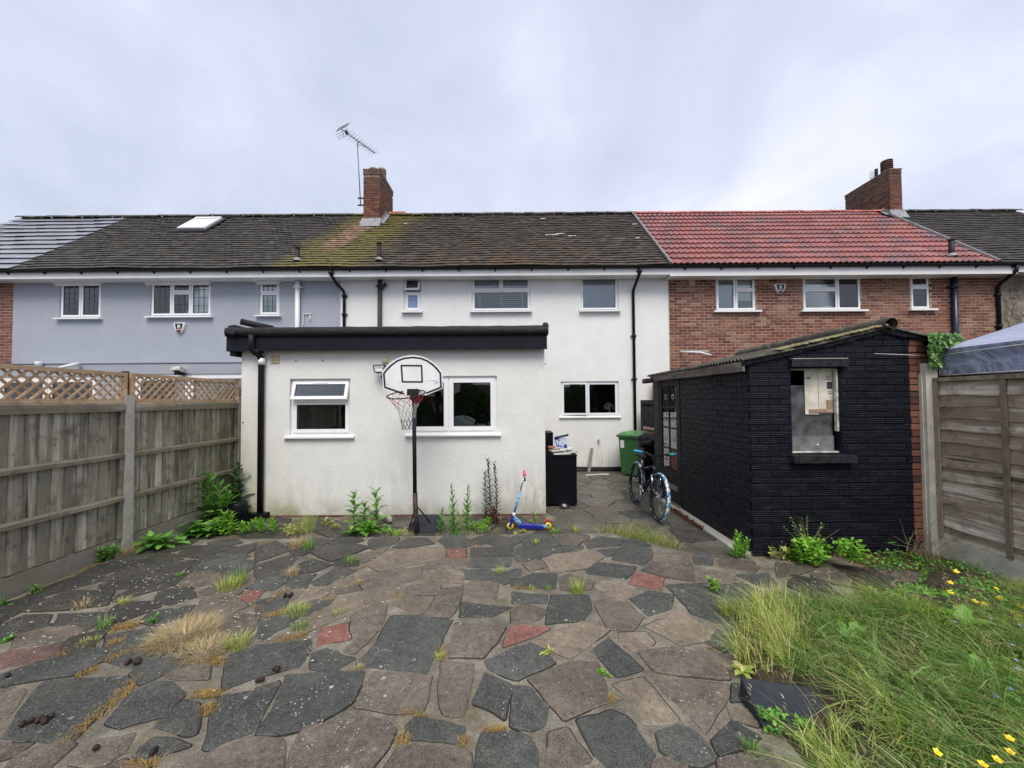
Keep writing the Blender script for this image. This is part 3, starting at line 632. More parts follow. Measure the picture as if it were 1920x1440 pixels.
# ------------------------------------------------------------------ windows
def window(parent, rc, wallY, cells, room='room', sill=None, frame=0.045, setback=0.03, lead=False, name='window', roomd=1.2, back=None, sillmat='upvc', mat='upvc'):
    """rc = x0,x1,z0,z1 of the opening. cells: list of dicts(r=(fx0,fx1,fz0,fz1), open=deg, fill='blind'.., glass=..)"""
    x0, x1, z0, z1 = rc; y = wallY + setback; W = x1 - x0; H = z1 - z0
    mb = MB(); d = 0.06; fw = frame
    mb.box(x0, x1, y, y + d, z0, z0 + fw); mb.box(x0, x1, y, y + d, z1 - fw, z1)
    mb.box(x0, x0 + fw, y + 0.001, y + d - 0.001, z0 + fw, z1 - fw); mb.box(x1 - fw, x1, y + 0.001, y + d - 0.001, z0 + fw, z1 - fw)
    ix0, ix1, iz0, iz1 = x0 + fw * 0.55, x1 - fw * 0.55, z0 + fw * 0.55, z1 - fw * 0.55
    gx = lambda f: ix0 + (ix1 - ix0) * f
    gz = lambda f: iz0 + (iz1 - iz0) * f
    # mullions / transoms between cells
    for c in cells:
        a, b, e, f = c['r']
        if b < 0.999: mb.box(gx(b) - 0.022, gx(b) + 0.022, y + 0.003, y + d - 0.003, gz(e), gz(f))
        if f < 0.999: mb.box(gx(a) + 0.002, gx(b) - 0.002, y + 0.005, y + d - 0.005, gz(f) - 0.022, gz(f) + 0.022)
    w = part(name, mb, mat, parent)
    for c in cells:
        a, b, e, f = c['r']; sw = c.get('sw', 0.042)
        sx0, sx1, sz0, sz1 = gx(a) + 0.010, gx(b) - 0.010, gz(e) + 0.010, gz(f) - 0.010
        ys = y - 0.018; m = MB()
        m.box(sx0, sx1, ys, ys + 0.045, sz0, sz0 + sw); m.box(sx0, sx1, ys, ys + 0.045, sz1 - sw, sz1)
        m.box(sx0, sx0 + sw, ys + 0.001, ys + 0.044, sz0 + sw, sz1 - sw); m.box(sx1 - sw, sx1, ys + 0.001, ys + 0.044, sz0 + sw, sz1 - sw)
        g = MB(); g.box(sx0 + sw - 0.004, sx1 - sw + 0.004, ys + 0.018, ys + 0.024, sz0 + sw - 0.004, sz1 - sw + 0.004)
        s2 = MB(); q = 0.004
        for (aa, bb, cc, dd) in ((sx0 + sw, sx1 - sw, sz0 + sw, sz0 + sw + q), (sx0 + sw, sx1 - sw, sz1 - sw - q, sz1 - sw), (sx0 + sw, sx0 + sw + q, sz0 + sw + q, sz1 - sw - q), (sx1 - sw - q, sx1 - sw, sz0 + sw + q, sz1 - sw - q)):
            s2.box(aa, bb, ys + 0.006, ys + 0.017, cc, dd)
        if c.get('vent'):
            m.box((sx0 + sx1) / 2 - 0.11, (sx0 + sx1) / 2 + 0.11, ys - 0.008, ys, sz1 - sw * 0.5 - 0.008, sz1 - sw * 0.5 + 0.008)
        if lead:
            lm = MB(); px0, px1, pz0, pz1 = sx0 + sw, sx1 - sw, sz0 + sw, sz1 - sw
            nx, nz = c.get('lead', (3, 4))
            for i in range(1, nx + 1):
                xx = px0 + (px1 - px0) * i / (nx + 1); lm.box(xx - 0.004, xx + 0.004, ys + 0.012, ys + 0.018, pz0, pz1)
            for i in range(1, nz + 1):
                zz = pz0 + (pz1 - pz0) * i / (nz + 1); lm.box(px0, px1, ys + 0.0125, ys + 0.0175, zz - 0.004, zz + 0.004)
        hinge = c.get('open', 0); side = c.get('side', 'top')
        mbs = [m, g, s2] + ([lm] if lead else [])
        if hinge:
            A = D2R(hinge)
            for mm in mbs:
                nv = []
                for (X, Y, Z) in mm.v:
                    if side == 'top':
                        dz = Z - sz1; dy = Y - ys; nv.append((X, ys + dy * math.cos(A) + dz * math.sin(A), sz1 + dz * math.cos(A) - dy * math.sin(A)))
                    else:
                        dx = X - sx1 if side == 'right' else X - sx0; dy = Y - ys; sg = 1 if side == 'right' else -1
                        nv.append(((sx1 if side == 'right' else sx0) + dx * math.cos(A) + sg * dy * math.sin(A) * 0, ys + dy - abs(dx) * math.sin(A), Z))
                mm.v = nv
        part('sash', m, mat, w); part('pane', g, c.get('glass', 'glass'), w); part('seal', s2, 'grey_seal', w)
        if lead: part('leading', lm, 'lead_came', w)
        fill = c.get('fill')
        if fill in ('blind', 'blind_pale', 'room_pale', 'board'):
            fm = MB(); top = sz1; bot = sz0 + (sz1 - sz0) * c.get('drop', 0.0)
            n = 24; vs = []; fs = []
            for i in range(n + 1):
                X = sx0 + (sx1 - sx0) * i / n; Yy = y + 0.055 + 0.008 * math.sin(i * 1.7)
                vs += [(X, Yy, bot), (X, Yy, top)]
            for i in range(n): fs.append((2 * i, 2 * i + 2, 2 * i + 3, 2 * i + 1))
            fm.add(vs, fs, smooth=True); part('blind', fm, fill, w)
        elif fill == 'slats':
            fm = MB(); k = 9
            for i in range(k):
                zc = sz0 + 0.03 + (sz1 - sz0 - 0.06) * i / (k - 1)
                fm.obox(((sx0 + sx1) / 2, y + 0.13, zc), ((sx1 - sx0) / 2, 0, 0), (0, 0.018, 0.010), (0, -0.001, 0.0015))
            for fx in (0.12, 0.5, 0.88):
                X = sx0 + (sx1 - sx0) * fx; fm.box(X - 0.012, X + 0.012, y + 0.105, y + 0.108, sz0, sz1)
            part('slatted_blind', fm, 'blind_slat', w)
    if sill:
        so, st = sill[:2]; sm = MB(); P = sill[2] if len(sill) > 2 else 0.10
        sm.hexa([(x0 - so, wallY - P, z0 - 0.045), (x1 + so, wallY - P, z0 - 0.045), (x1 + so, wallY + 0.02, z0 - 0.045), (x0 - so, wallY + 0.02, z0 - 0.045),
                 (x0 - so, wallY - P, z0 - 0.045 + st), (x1 + so, wallY - P, z0 - 0.045 + st), (x1 + so, wallY + 0.028, z0 - 0.003), (x0 - so, wallY + 0.028, z0 - 0.003)])
        part('sill', sm, sillmat, w)
    # dim room behind
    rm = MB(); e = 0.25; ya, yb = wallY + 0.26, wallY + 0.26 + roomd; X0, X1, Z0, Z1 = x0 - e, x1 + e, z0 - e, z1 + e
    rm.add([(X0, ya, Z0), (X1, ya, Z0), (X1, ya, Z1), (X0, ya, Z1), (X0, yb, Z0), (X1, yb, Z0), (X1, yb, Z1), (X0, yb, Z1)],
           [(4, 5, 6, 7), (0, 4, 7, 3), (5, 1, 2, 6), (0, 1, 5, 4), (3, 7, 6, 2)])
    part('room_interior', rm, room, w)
    return w
# ------------------------------------------------------------------ key planes
HY = 9.80       # rear wall of the terrace of houses
EY = 6.03       # rear wall of the extension
SY = 4.44       # gable wall of the shed
T = 0.12        # raised crazy paving
EAVE_Y, EAVE_Z = 9.38, 5.10
RIDGE_Y = 12.3
TANP = 0.925
def roof_z(y): return EAVE_Z + (y - EAVE_Y) * TANP
PX0 = PY(24, 600, HY).x       # joint far-left brick | grey house
PX1 = PY(638, 560, HY).x      # grey | white
PX2 = PY(1253, 560, HY).x     # white | brick
PX3 = PY(1877, 560, HY).x     # brick | pebbledash
RX1, RX2, RX3 = -4.36, 3.90, 11.93
RX0 = -12.35
WT = 4.98       # wall top

# ------------------------------------------------------------------ setting: ground sheets
g = MB(); g.add([(-90, -60, -0.22), (90, -60, -0.22), (90, 110, -0.22), (-90, 110, -0.22)], [(0, 1, 2, 3)]); struct('ground', g, 'soil', flip=False)

def tile_field(roof, mat, x0, x1, y_lo, y_hi, w, gauge, thick, limit, seed, lipfn=None, slopex0=None, slopex1=None, wob=0.006, skipf=None):
    r = random.Random(seed); th = math.atan(TANP); cs, sn = math.cos(th), math.sin(th)
    n = int(round((y_hi - y_lo) / cs / gauge)); gauge = (y_hi - y_lo) / cs / n
    length = gauge * 1.4; thick = 0.012; tilt = (0.025 if gauge < 0.2 else 0.040) / gauge
    base = MB(); nseg = 1
    base.box(-w / 2 + 0.0015, w / 2 - 0.0015, 0, length, 0, thick)
    me = base.mesh(mat + '_piece', mat); out = []
    for k in range(n):
        d = k * gauge; y = y_lo + d * cs; off = (0.5 * w if k % 2 else 0.0)
        x = x0 - w + off
        while x < x1 + w:
            c = x + w / 2
            a, b = max(x, x0), min(x + w, x1)
            if b - a > 0.04:
                cc = (a + b) / 2
                if not (skipf and skipf(cc, y)):
                    sag = 0.012 * math.sin(cc * 1.3 + seed) + 0.006 * math.sin(cc * 3.7 + k * 0.4)
                    out.append((cc, y + r.uniform(-wob, wob), roof_z(y) + 0.035 + sag + r.uniform(-0.0015, 0.0015), (b - a) / w, r.uniform(-0.012, 0.012), k))
            x += w
    rest = MB()
    for i, (cx, y, z, sx, tw, k) in enumerate(out):
        if i < limit:
            inst('tile', me, roof, (cx, y, z), (th - tilt, 0, tw * 0.6), (sx, 1, 1))
        else:
            a = th - tilt; ca, sa = math.cos(a), math.sin(a); vv = []
            for (X, Y, Z) in base.v: vv.append((cx + X * sx - tw * 0.6 * Y, y + Y * ca - Z * sa, z + Y * sa + Z * ca))
            rest.add(vv, base.f)
    if rest.f: part('tiling', rest, mat, roof, kind='stuff', flip=False)
    return len(out)

def roof_base(house, x0, x1, name='roof', mat='underlay'):
    m = MB(); t = 0.02; y0, y1 = EAVE_Y + 0.03, RIDGE_Y; yb = 2 * RIDGE_Y - EAVE_Y
    m.add([(x0, y0, roof_z(y0) - 0.02), (x1, y0, roof_z(y0) - 0.02), (x1, y1, roof_z(y1) - 0.02), (x0, y1, roof_z(y1) - 0.02), (x1, yb, EAVE_Z - 0.02), (x0, yb, EAVE_Z - 0.02)],
          [(0, 1, 2, 3), (3, 2, 4, 5)])
    m.add([(x0, y0, roof_z(y0) - 0.02), (x1, y0, roof_z(y0) - 0.02), (x1, y0, roof_z(y0) - 0.06), (x0, y0, roof_z(y0) - 0.06)], [(0, 1, 2, 3)])
    return part(name, m, mat, house, flip=False)

def eaves(house, x0, x1, fascia_drop=0.0, soff='white_board', brackets=True):
    z = EAVE_Z
    m = MB(); m.box(x0 + 0.001, x1 - 0.001, EAVE_Y + 0.045, EAVE_Y + 0.07, z - 0.215 - fascia_drop, z - 0.02); part('fascia_board', m, soff, house)
    m = MB(); m.box(x0 + 0.001, x1 - 0.001, EAVE_Y + 0.07, HY + 0.02, z - 0.205 - fascia_drop, z - 0.19 - fascia_drop); part('soffit', m, soff, house)
    g = MB(); n = 8; R = 0.052; yc = EAVE_Y - 0.015; zc = z - 0.018
    prof = [(yc + R * math.cos(math.pi + math.pi * k / n), zc + R * math.sin(math.pi + math.pi * k / n)) for k in range(n + 1)]
    prof += [(yc + (R - .005) * math.cos(2 * math.pi - math.pi * k / n), zc + (R - .005) * math.sin(2 * math.pi - math.pi * k / n)) for k in range(n + 1)]
    vs = [(x0, a, b) for a, b in prof] + [(x1, a, b) for a, b in prof]; mm = len(prof)
    g.add(vs, [(i, (i + 1) % mm, mm + (i + 1) % mm, mm + i) for i in range(mm)], smooth=False)
    gu = part('gutter', g, 'black_plastic', house)
    if brackets:
        bm_ = MB(); bm_.poly([(0, EAVE_Y + 0.044, z - 0.03), (0, EAVE_Y + 0.044, z - 0.115), (0, EAVE_Y - 0.01, z - 0.078), (0, EAVE_Y - 0.07, z - 0.028)], (1, 0, 0), 0.03)
        me = bm_.mesh('gutter_bracket', 'black_plastic'); X = x0 + 0.35
        while X < x1 - 0.1: inst('bracket', me, gu, (X, 0, 0)); X += 0.9

def gutter_pipe(house, pts, r, mat, collars=(), name='downpipe', cr=1.35):
    m = MB(); m.tube(pts, r, 12); p = part(name, m, mat, house)
    for (c, d) in collars:
        m = MB(); c = Vector(c); d = Vector(d).normalized(); m.tube([c - d * 0.04, c - d * 0.035, c + d * 0.035, c + d * 0.04], [r * 1.05, r * cr, r * cr, r * 1.05], 12)
        if abs(d.z) > 0.7: m.box(c.x - r * 2.1, c.x + r * 2.1, c.y + r * 0.2, c.y + r * 1.1, c.z - 0.012, c.z + 0.012)
        part('pipe_collar', m, mat, p)
    return p

def roof_vent(house, u, v0, v1, r=0.055, mat='black_metal'):
    b = PY(u, v1, 9.62); t = PY(u, v0, 9.62); m = MB()
    m.tube([b - Vector((0, 0, 0.25)), t], r, 14); m.tube([t - Vector((0, 0, 0.05)), t + Vector((0, 0, 0.005))], r * 1.12, 14)
    p = part('vent_pipe', m, mat, house)
    f = MB(); f.lathe((b.x, 9.62, roof_z(9.62) + 0.03), [(r * 1.9, 0.0), (r * 1.5, 0.05), (r * 1.02, 0.08)], 14); part('flashing_collar', f, 'lead', p)

def body(house, x0, x1, z1=WT, mat='render_grey'):
    """side, rear walls and ceiling so the interior stays dark"""
    m = MB(); yb = 2 * RIDGE_Y - HY
    m.box(x0, x1, yb - 0.25, yb, -0.1, z1); m.box(x0, x0 + 0.11, HY + 0.251, yb - 0.251, -0.1, z1 - 0.01); m.box(x1 - 0.11, x1, HY + 0.251, yb - 0.251, -0.1, z1 - 0.01)
    m.box(x0 + 0.112, x1 - 0.112, HY + 0.252, yb - 0.252, z1 - 0.08, z1 - 0.02); part('rear_walls', m, mat, house)

def ridge(roof, x0, x1, mat, L=0.33, seed=3, z=None):
    r = random.Random(seed); m = MB(); n = 7
    for s in (0,):
        pts = []
        for k in range(n + 1):
            a = math.pi * k / n; pts.append((-L / 2, 0.115 * math.cos(a), 0.085 * math.sin(a)))
    vs = pts + [(L / 2 - 0.006, p[1] * 0.97, p[2] * 0.97) for p in pts]
    m.add(vs, [(i, i + 1, n + 2 + i, n + 1 + i) for i in range(n)], smooth=True); me = m.mesh('ridge_tile', mat)
    x = x0 + L / 2
    while x < x1:
        inst('ridge_tile', me, roof, (x, RIDGE_Y, roof_z(RIDGE_Y) - 0.005 + r.uniform(-0.008, 0.008)), (0, r.uniform(-0.02, 0.02), 0)); x += L

# ---------------- far-left brick house
fl = thing('brick_house', (PX0 - 1.2, HY, 0), 'sliver of red brick house with smooth grey roof tiles beside the grey rendered house', 'house')
wall = part('wall', wall_mb(PX0 - 3.2, PX0, -0.05, WT, HY, 0.25, []), 'mortar_wall', fl)
lay_bricks(wall, 'brick_far', (PX0 - 0.98, HY, 0), (1, 0, 0), 0.975, 2.3, WT - 0.01, lambda u, z: False, 300, seed=5)
body(fl, PX0 - 3.2, PX0 - 0.002)
rf = roof_base(fl, RX0 - 3.6, RX0)
tile_field(rf, 'slate_smooth', RX0 - 3.6, RX0 - 0.02, EAVE_Y - 0.02, RIDGE_Y - 0.02, 0.60, 0.34, 0.026, 300, 11, wob=0.0)
ridge(rf, RX0 - 3.6, RX0, 'tile_grey', seed=9)
eaves(fl, PX0 - 3.2, PX0 - 0.02)

# ---------------- grey rendered house
gh = thing('terraced_house', ((PX0 + PX1) / 2, HY, 0), 'grey rendered terraced house with leaded white windows under mossy dark roof', 'house', 'terraced houses along the row')
gw1 = RC(112, 523, 190, 596, HY); gw2 = RC(282, 522, 396, 593, HY); gw3 = RC(486, 521, 524, 591, HY)
hz0 = lambda r: (r[0], r[1], r[2], r[3])
part('wall', wall_mb(PX0 + 0.003, PX1, -0.05, WT, HY, 0.25, [gw1, gw2, gw3]), 'render_grey', gh)
body(gh, PX0 + 0.003, PX1)
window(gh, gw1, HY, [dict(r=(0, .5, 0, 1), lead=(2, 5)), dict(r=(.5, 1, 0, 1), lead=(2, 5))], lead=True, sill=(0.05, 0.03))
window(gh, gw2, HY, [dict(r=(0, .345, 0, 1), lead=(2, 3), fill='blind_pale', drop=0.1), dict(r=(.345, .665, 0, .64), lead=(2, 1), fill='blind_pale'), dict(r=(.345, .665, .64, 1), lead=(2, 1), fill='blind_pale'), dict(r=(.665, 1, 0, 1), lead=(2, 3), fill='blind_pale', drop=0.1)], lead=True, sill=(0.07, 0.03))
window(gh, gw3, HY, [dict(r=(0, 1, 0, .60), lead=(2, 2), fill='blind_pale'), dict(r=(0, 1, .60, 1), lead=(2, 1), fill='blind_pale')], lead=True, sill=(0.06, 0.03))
for (u0, u1) in ((103, 196), (272, 400), (479, 530)):
    a = PY(u0, 517, HY).x; b = PY(u1, 517, HY).x; m = MB(); m.box(a, b, HY - 0.10, HY - 0.002, 4.865, 4.93); m.box(a + 0.06, b - 0.06, HY - 0.05, HY - 0.003, 4.81, 4.863); part('window_head', m, 'white_board', gh)
rf = roof_base(gh, RX0, RX1)
tile_field(rf, 'tile_grey', RX0 + 0.02, RX1, EAVE_Y - 0.02, RIDGE_Y - 0.02, 0.17, 0.152, 0.015, 300, 2, skipf=lambda x, y: (-10.03 < x < -8.98 and 11.35 < y < 12.1) or (-4.55 < x and y > 11.62))
ridge(rf, RX0, RX1 - 0.25, 'tile_grey', seed=4)
eaves(gh, PX0, RX1 - 0.002)
# roof window
sk = MB(); th = math.atan(TANP); cs, sn = math.cos(th), math.sin(th)
def onroof(x, y, up=0.0): return Vector((x, y - sn * up, roof_z(y) + cs * up))
k0 = PY(326, 431, 11.15); k1 = PY(376, 431, 11.15)
sx0, sx1, sy0, sy1 = k0.x, k1.x + 0.02, 11.32, 12.02
def rbox(m, x0, x1, y0, y1, u0, u1, mi=0):
    m.hexa([onroof(x0, y0, u0), onroof(x1, y0, u0), onroof(x1, y1, u0), onroof(x0, y1, u0), onroof(x0, y0, u1), onroof(x1, y0, u1), onroof(x1, y1, u1), onroof(x0, y1, u1)], mi)
rbox(sk, sx0 - 0.10, sx1 + 0.10, sy0 - 0.12, sy1 + 0.06, 0.03, 0.062); sw_ = part('roof_window', sk, 'black_plastic', gh)
m = MB(); rbox(m, sx0, sx1, sy0, sy0 + 0.05, 0.064, 0.12); rbox(m, sx0, sx1, sy1 - 0.06, sy1, 0.064, 0.13)
rbox(m, sx0, sx0 + 0.06, sy0 + 0.051, sy1 - 0.061, 0.064, 0.118); rbox(m, sx1 - 0.06, sx1, sy0 + 0.051, sy1 - 0.061, 0.064, 0.118); part('frame', m, 'white_board', sw_)
m = MB(); rbox(m, sx0 + 0.06, sx1 - 0.06, sy0 + 0.05, sy1 - 0.06, 0.085, 0.09); part('pane', m, 'paper', sw_)
roof_vent(gh, 558, 463, 495)
wp = PY(558, 515, HY - 0.08)
gutter_pipe(gh, [(wp.x, HY - 0.075, WT - 0.1), (wp.x, HY - 0.075, 2.2)], 0.058, 'white_plastic', [((wp.x, HY - 0.075, 4.72), (0, 0, 1))], 'soil_pipe')
a = PY(584, 588, HY - 0.03); m = MB(); m.tube([(a.x, HY - 0.03, a.z), (a.x - 0.2, HY - 0.03, a.z), (a.x - 0.215, HY - 0.03, a.z - 0.3), (a.x - 0.26, HY - 0.04, a.z - 0.36)], 0.012, 8); part('overflow_pipe', m, 'white_plastic', gh)
a = PY(581, 595, HY - 0.03); m = MB(); m.tube([(a.x, HY - 0.02, a.z + 0.06), (a.x, HY - 0.02, a.z - 0.1)], 0.012, 8); part('pipe_stub', m, 'white_plastic', gh)
dp = PY(645, 560, HY - 0.06).x
gutter_pipe(gh, [(dp - 0.17, EAVE_Y - 0.01, EAVE_Z - 0.05), (dp - 0.17, EAVE_Y + 0.0, EAVE_Z - 0.17), (dp - 0.13, HY - 0.2, EAVE_Z - 0.33), (dp - 0.02, HY - 0.07, EAVE_Z - 0.47), (dp, HY - 0.05, EAVE_Z - 0.56), (dp, HY - 0.05, 2.3)], 0.036, 'black_plastic',
            [((dp, HY - 0.05, EAVE_Z - 0.60), (0, 0, 1)), ((dp, HY - 0.05, 4.02), (0, 0, 1)), ((dp - 0.17, EAVE_Y, EAVE_Z - 0.13), (0, 0, 1))])

# ---------------- white rendered house
wh = thing('terraced_house', ((PX1 + PX2) / 2, HY, 0), 'white rendered terraced house with dark mossy tiled roof behind the flat-roofed extension', 'house', 'terraced houses along the row')
ww1 = RC(757, 518, 790, 584, HY); ww2 = RC(884, 517, 995, 583, HY); ww3 = RC(1088, 517, 1160, 582, HY); ww4 = RC(1052, 715, 1160, 780, HY)
wb = thing; doorhole = None
part('wall', wall_mb(PX1 + 0.003, PX2, -0.05, WT, HY, 0.25, [ww1, ww2, ww3, ww4]), 'render_white', wh)
body(wh, PX1 + 0.003, PX2, mat='render_white')
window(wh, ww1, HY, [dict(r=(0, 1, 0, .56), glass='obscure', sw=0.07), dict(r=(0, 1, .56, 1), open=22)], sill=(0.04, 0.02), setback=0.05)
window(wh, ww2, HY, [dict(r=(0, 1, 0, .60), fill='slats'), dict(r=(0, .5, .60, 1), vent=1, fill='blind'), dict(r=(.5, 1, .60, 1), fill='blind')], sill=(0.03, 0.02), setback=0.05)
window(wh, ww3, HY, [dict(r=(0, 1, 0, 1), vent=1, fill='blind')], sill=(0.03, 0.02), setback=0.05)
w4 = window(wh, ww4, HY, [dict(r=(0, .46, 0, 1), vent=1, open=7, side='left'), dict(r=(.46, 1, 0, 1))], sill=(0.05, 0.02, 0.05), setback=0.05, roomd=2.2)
for rc in (ww1, ww2, ww3):   # raised render band round the upstairs windows
    m = MB(); a, b, c, d = rc; q = 0.055
    m.box(a - q, a - 0.002, HY - 0.014, HY + 0.01, c, d + q); m.box(b + 0.002, b + q, HY - 0.014, HY + 0.01, c, d + q); m.box(a - 0.001, b + 0.001, HY - 0.013, HY + 0.01, d + 0.002, d + q); part('window_surround', m, 'render_white', wh)
# small things on the sill of the upstairs right window and white flowers inside the kitchen window
a, b, c, d = ww3
for k, (fx, h, w_) in enumerate(((.42, .045, .018), (.72, .035, .03), (.90, .06, .02))):
    X = a + (b - a) * fx; m = MB(); m.lathe((X, HY + 0.16, c + 0.055), [(0, 0), (w_, 0), (w_ * 0.9, h), (w_ * 0.4, h * 1.3), (0, h * 1.35)], 8); solo('ornament', m, 'white_plastic', ['slim white bottle on the sill of the blue-grey upstairs window', 'squat white pot on the sill of the blue-grey upstairs window', 'tallest white ornament at the sill corner of the blue-grey upstairs window'][k], 'ornament')
fv = PY(1142, 764, HY + 0.35); fm = MB(); r_ = random.Random(3)
for k in range(46):
    t_ = r_.uniform(0, 2 * math.pi); ph = r_.uniform(-0.3, 1.3); R = 0.13
    c_ = Vector((fv.x + R * math.cos(t_) * math.cos(ph), fv.y + R * math.sin(t_) * math.cos(ph), fv.z + R * 0.8 * math.sin(ph)))
    fm.lathe(c_, [(0.0, -0.022), (0.03, -0.012), (0.034, 0.01), (0.015, 0.026), (0, 0.02)], 6, axis=(math.cos(t_), math.sin(t_), 0.4))
fl_ = thing('flower_vase', (fv.x, fv.y, fv.z - 0.28), 'vase of white flowers behind the ground floor window of the white house', 'flowers')
part('blooms', fm, 'petal_pale', fl_); m = MB(); m.lathe((fv.x, fv.y, fv.z - 0.28), [(0, 0), (0.05, 0), (0.06, 0.1), (0.035, 0.22), (0.045, 0.26)], 12); part('vase', m, 'white_plastic', fl_)
m = MB(); m.box(fv.x - 0.9, fv.x + 0.3, HY + 0.27, HY + 0.5, fv.z - 0.31, fv.z - 0.281); part('worktop', m, 'room_pale', wh)
roofw = roof_base(wh, RX1 + 0.001, RX2)
tile_field(roofw, 'tile_brown', RX1 + 0.001, RX2 - 0.02, EAVE_Y - 0.02, RIDGE_Y - 0.02, 0.17, 0.152, 0.015, 300, 8, wob=0.008, skipf=lambda x, y: (x < -4.0 and y > 11.62))
ridge(roofw, RX1 + 0.5, RX2, 'tile_brown', seed=6)
eaves(wh, RX1 + 0.002, PX2 - 0.1)
m = MB(); r_ = random.Random(5)
for (u, v, w_) in ((1035, 446, .38), (1050, 444, .26), (1073, 447, .22), (1190, 425, .14), (760, 424, .12), (1018, 414, .16), (1196, 452, .1)):
    q = None
    for it in range(40):
        Y = 9.5 + it * 0.07
        if PY(u, v, Y).z <= roof_z(Y): q = Vector((PY(u, v, Y).x, Y, roof_z(Y) + 0.066)); break
    if q: m.obox(q, (w_ / 2, 0, 0.004), (0, 0.018 * cs, 0.018 * sn), (0, -0.004 * sn, 0.004 * cs))
part('slipped_tile_edges', m, 'dirty_white', roofw)
roof_vent(wh, 711, 455, 493)
sp = PY(712, 560, HY - 0.07).x
gutter_pipe(wh, [(sp, HY - 0.07, WT - 0.1), (sp, HY - 0.07, 2.2)], 0.054, 'flaky_black', [((sp, HY - 0.07, 4.74), (0, 0, 1))], 'soil_pipe')
m = MB(); m.tube([(sp - 0.04, HY - 0.07, 4.6), (sp + 0.16, HY - 0.07, 4.80)], 0.04, 10); part('pipe_branch', m, 'flaky_black', wh)
dq = PY(1189, 650, HY - 0.06).x
gutter_pipe(wh, [(dq + 0.06, EAVE_Y - 0.01, EAVE_Z - 0.05), (dq + 0.06, EAVE_Y, EAVE_Z - 0.16), (dq + 0.02, HY - 0.14, EAVE_Z - 0.42), (dq, HY - 0.05, EAVE_Z - 0.52), (dq, HY - 0.05, 0.02)], 0.036, 'black_plastic',
            [((dq, HY - 0.05, 3.42), (0, 0, 1)), ((dq, HY - 0.05, 2.32), (0, 0, 1)), ((dq + 0.05, EAVE_Y + 0.02, EAVE_Z - 0.14), (0, 0, 1))])
for (u, v) in ((733, 520), (1207, 515)):
    a = PY(u, v, HY); m = MB(); w_, h_ = 0.115, 0.095
    m.box(a.x - w_, a.x + w_, HY - 0.018, HY, a.z - h_, a.z - h_ + 0.02); m.box(a.x - w_, a.x + w_, HY - 0.018, HY, a.z + h_ - 0.02, a.z + h_)
    for dx in (-w_, -0.01, w_ - 0.02): m.box(a.x + dx, a.x + dx + 0.02, HY - 0.0175, HY, a.z - h_ + 0.02, a.z + h_ - 0.02)
    v_ = part('wall_vent', m, 'white_plastic', wh); m = MB()
    for k in range(7):
        zc = a.z - h_ + 0.03 + k * 0.022; m.obox((a.x, HY - 0.006, zc), (w_ - 0.02, 0, 0), (0, 0.005, 0.006), (0, -0.0015, 0.0015))
    part('louvre', m, 'dirty_white', v_)
m = MB(); a = RC(1040, 873, 1165, 884, HY); m.tube([(a[0] - .8, HY - 0.07, 0.10), (a[1] - 0.5, HY - 0.07, 0.07), (a[1] + 0.1, HY - 0.07, 0.07)], 0.035, 8); m.tube([(a[0] - .8, HY - 0.16, 0.05), (a[1] + 0.1, HY - 0.15, 0.04)], 0.03, 8); part('base_pipe', m, 'black_metal', wh)
m = MB(); k = PY(1122, 826, HY); m.box(k.x - 0.02, k.x + 0.02, HY - 0.05, HY, k.z - 0.02, k.z + 0.03); m.tube([(k.x, HY - 0.05, k.z), (k.x + 0.03, HY - 0.07, k.z - 0.05)], 0.014, 6); part('outside_tap', m, 'steel', wh)

# ---------------- brick house on the right
bh = thing('terraced_house', ((PX2 + PX3) / 2, HY, 0), 'red brick terraced house with bright red interlocking roof tiles behind the black shed', 'house', 'terraced houses along the row')
bw1 = RC(1342, 513, 1417, 583, HY); bw2 = RC(1505, 512, 1615, 582, HY); bw3 = RC(1707, 511, 1744, 580, HY)
bwall = part('wall', wall_mb(PX2 + 0.003, PX3, -0.05, WT, HY, 0.25, [bw1, bw2, bw3]), 'mortar_wall', bh)
def bskip(u, z):
    x = PX2 + 0.02 + u
    return any(a - 0.005 < x < b + 0.005 and c - 0.03 < z < d + 0.005 for a, b, c, d in (bw1, bw2, bw3))
lay_bricks(bwall, 'brick', (PX2 + 0.02, HY, 0), (1, 0, 0), PX3 - PX2 - 0.03, 2.02, WT - 0.01, bskip, 300, seed=21, order='random')
body(bh, PX2 + 0.003, PX3, mat='brick_far')
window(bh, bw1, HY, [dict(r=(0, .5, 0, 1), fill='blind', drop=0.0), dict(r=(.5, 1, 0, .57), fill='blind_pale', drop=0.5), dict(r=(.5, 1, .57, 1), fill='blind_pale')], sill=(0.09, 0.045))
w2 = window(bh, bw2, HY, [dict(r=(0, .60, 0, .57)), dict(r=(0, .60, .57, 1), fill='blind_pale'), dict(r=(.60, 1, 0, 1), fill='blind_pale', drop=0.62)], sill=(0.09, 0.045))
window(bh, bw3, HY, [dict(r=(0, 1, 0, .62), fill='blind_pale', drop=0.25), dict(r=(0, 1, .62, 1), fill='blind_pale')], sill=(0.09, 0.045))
for rc in (bw1, bw2, bw3):
    a, b, c, d = rc; m = MB(); m.box(a - 0.06, b + 0.06, HY - 0.10, HY - 0.002, d - 0.0, 4.895); part('window_head', m, 'white_board', bh)
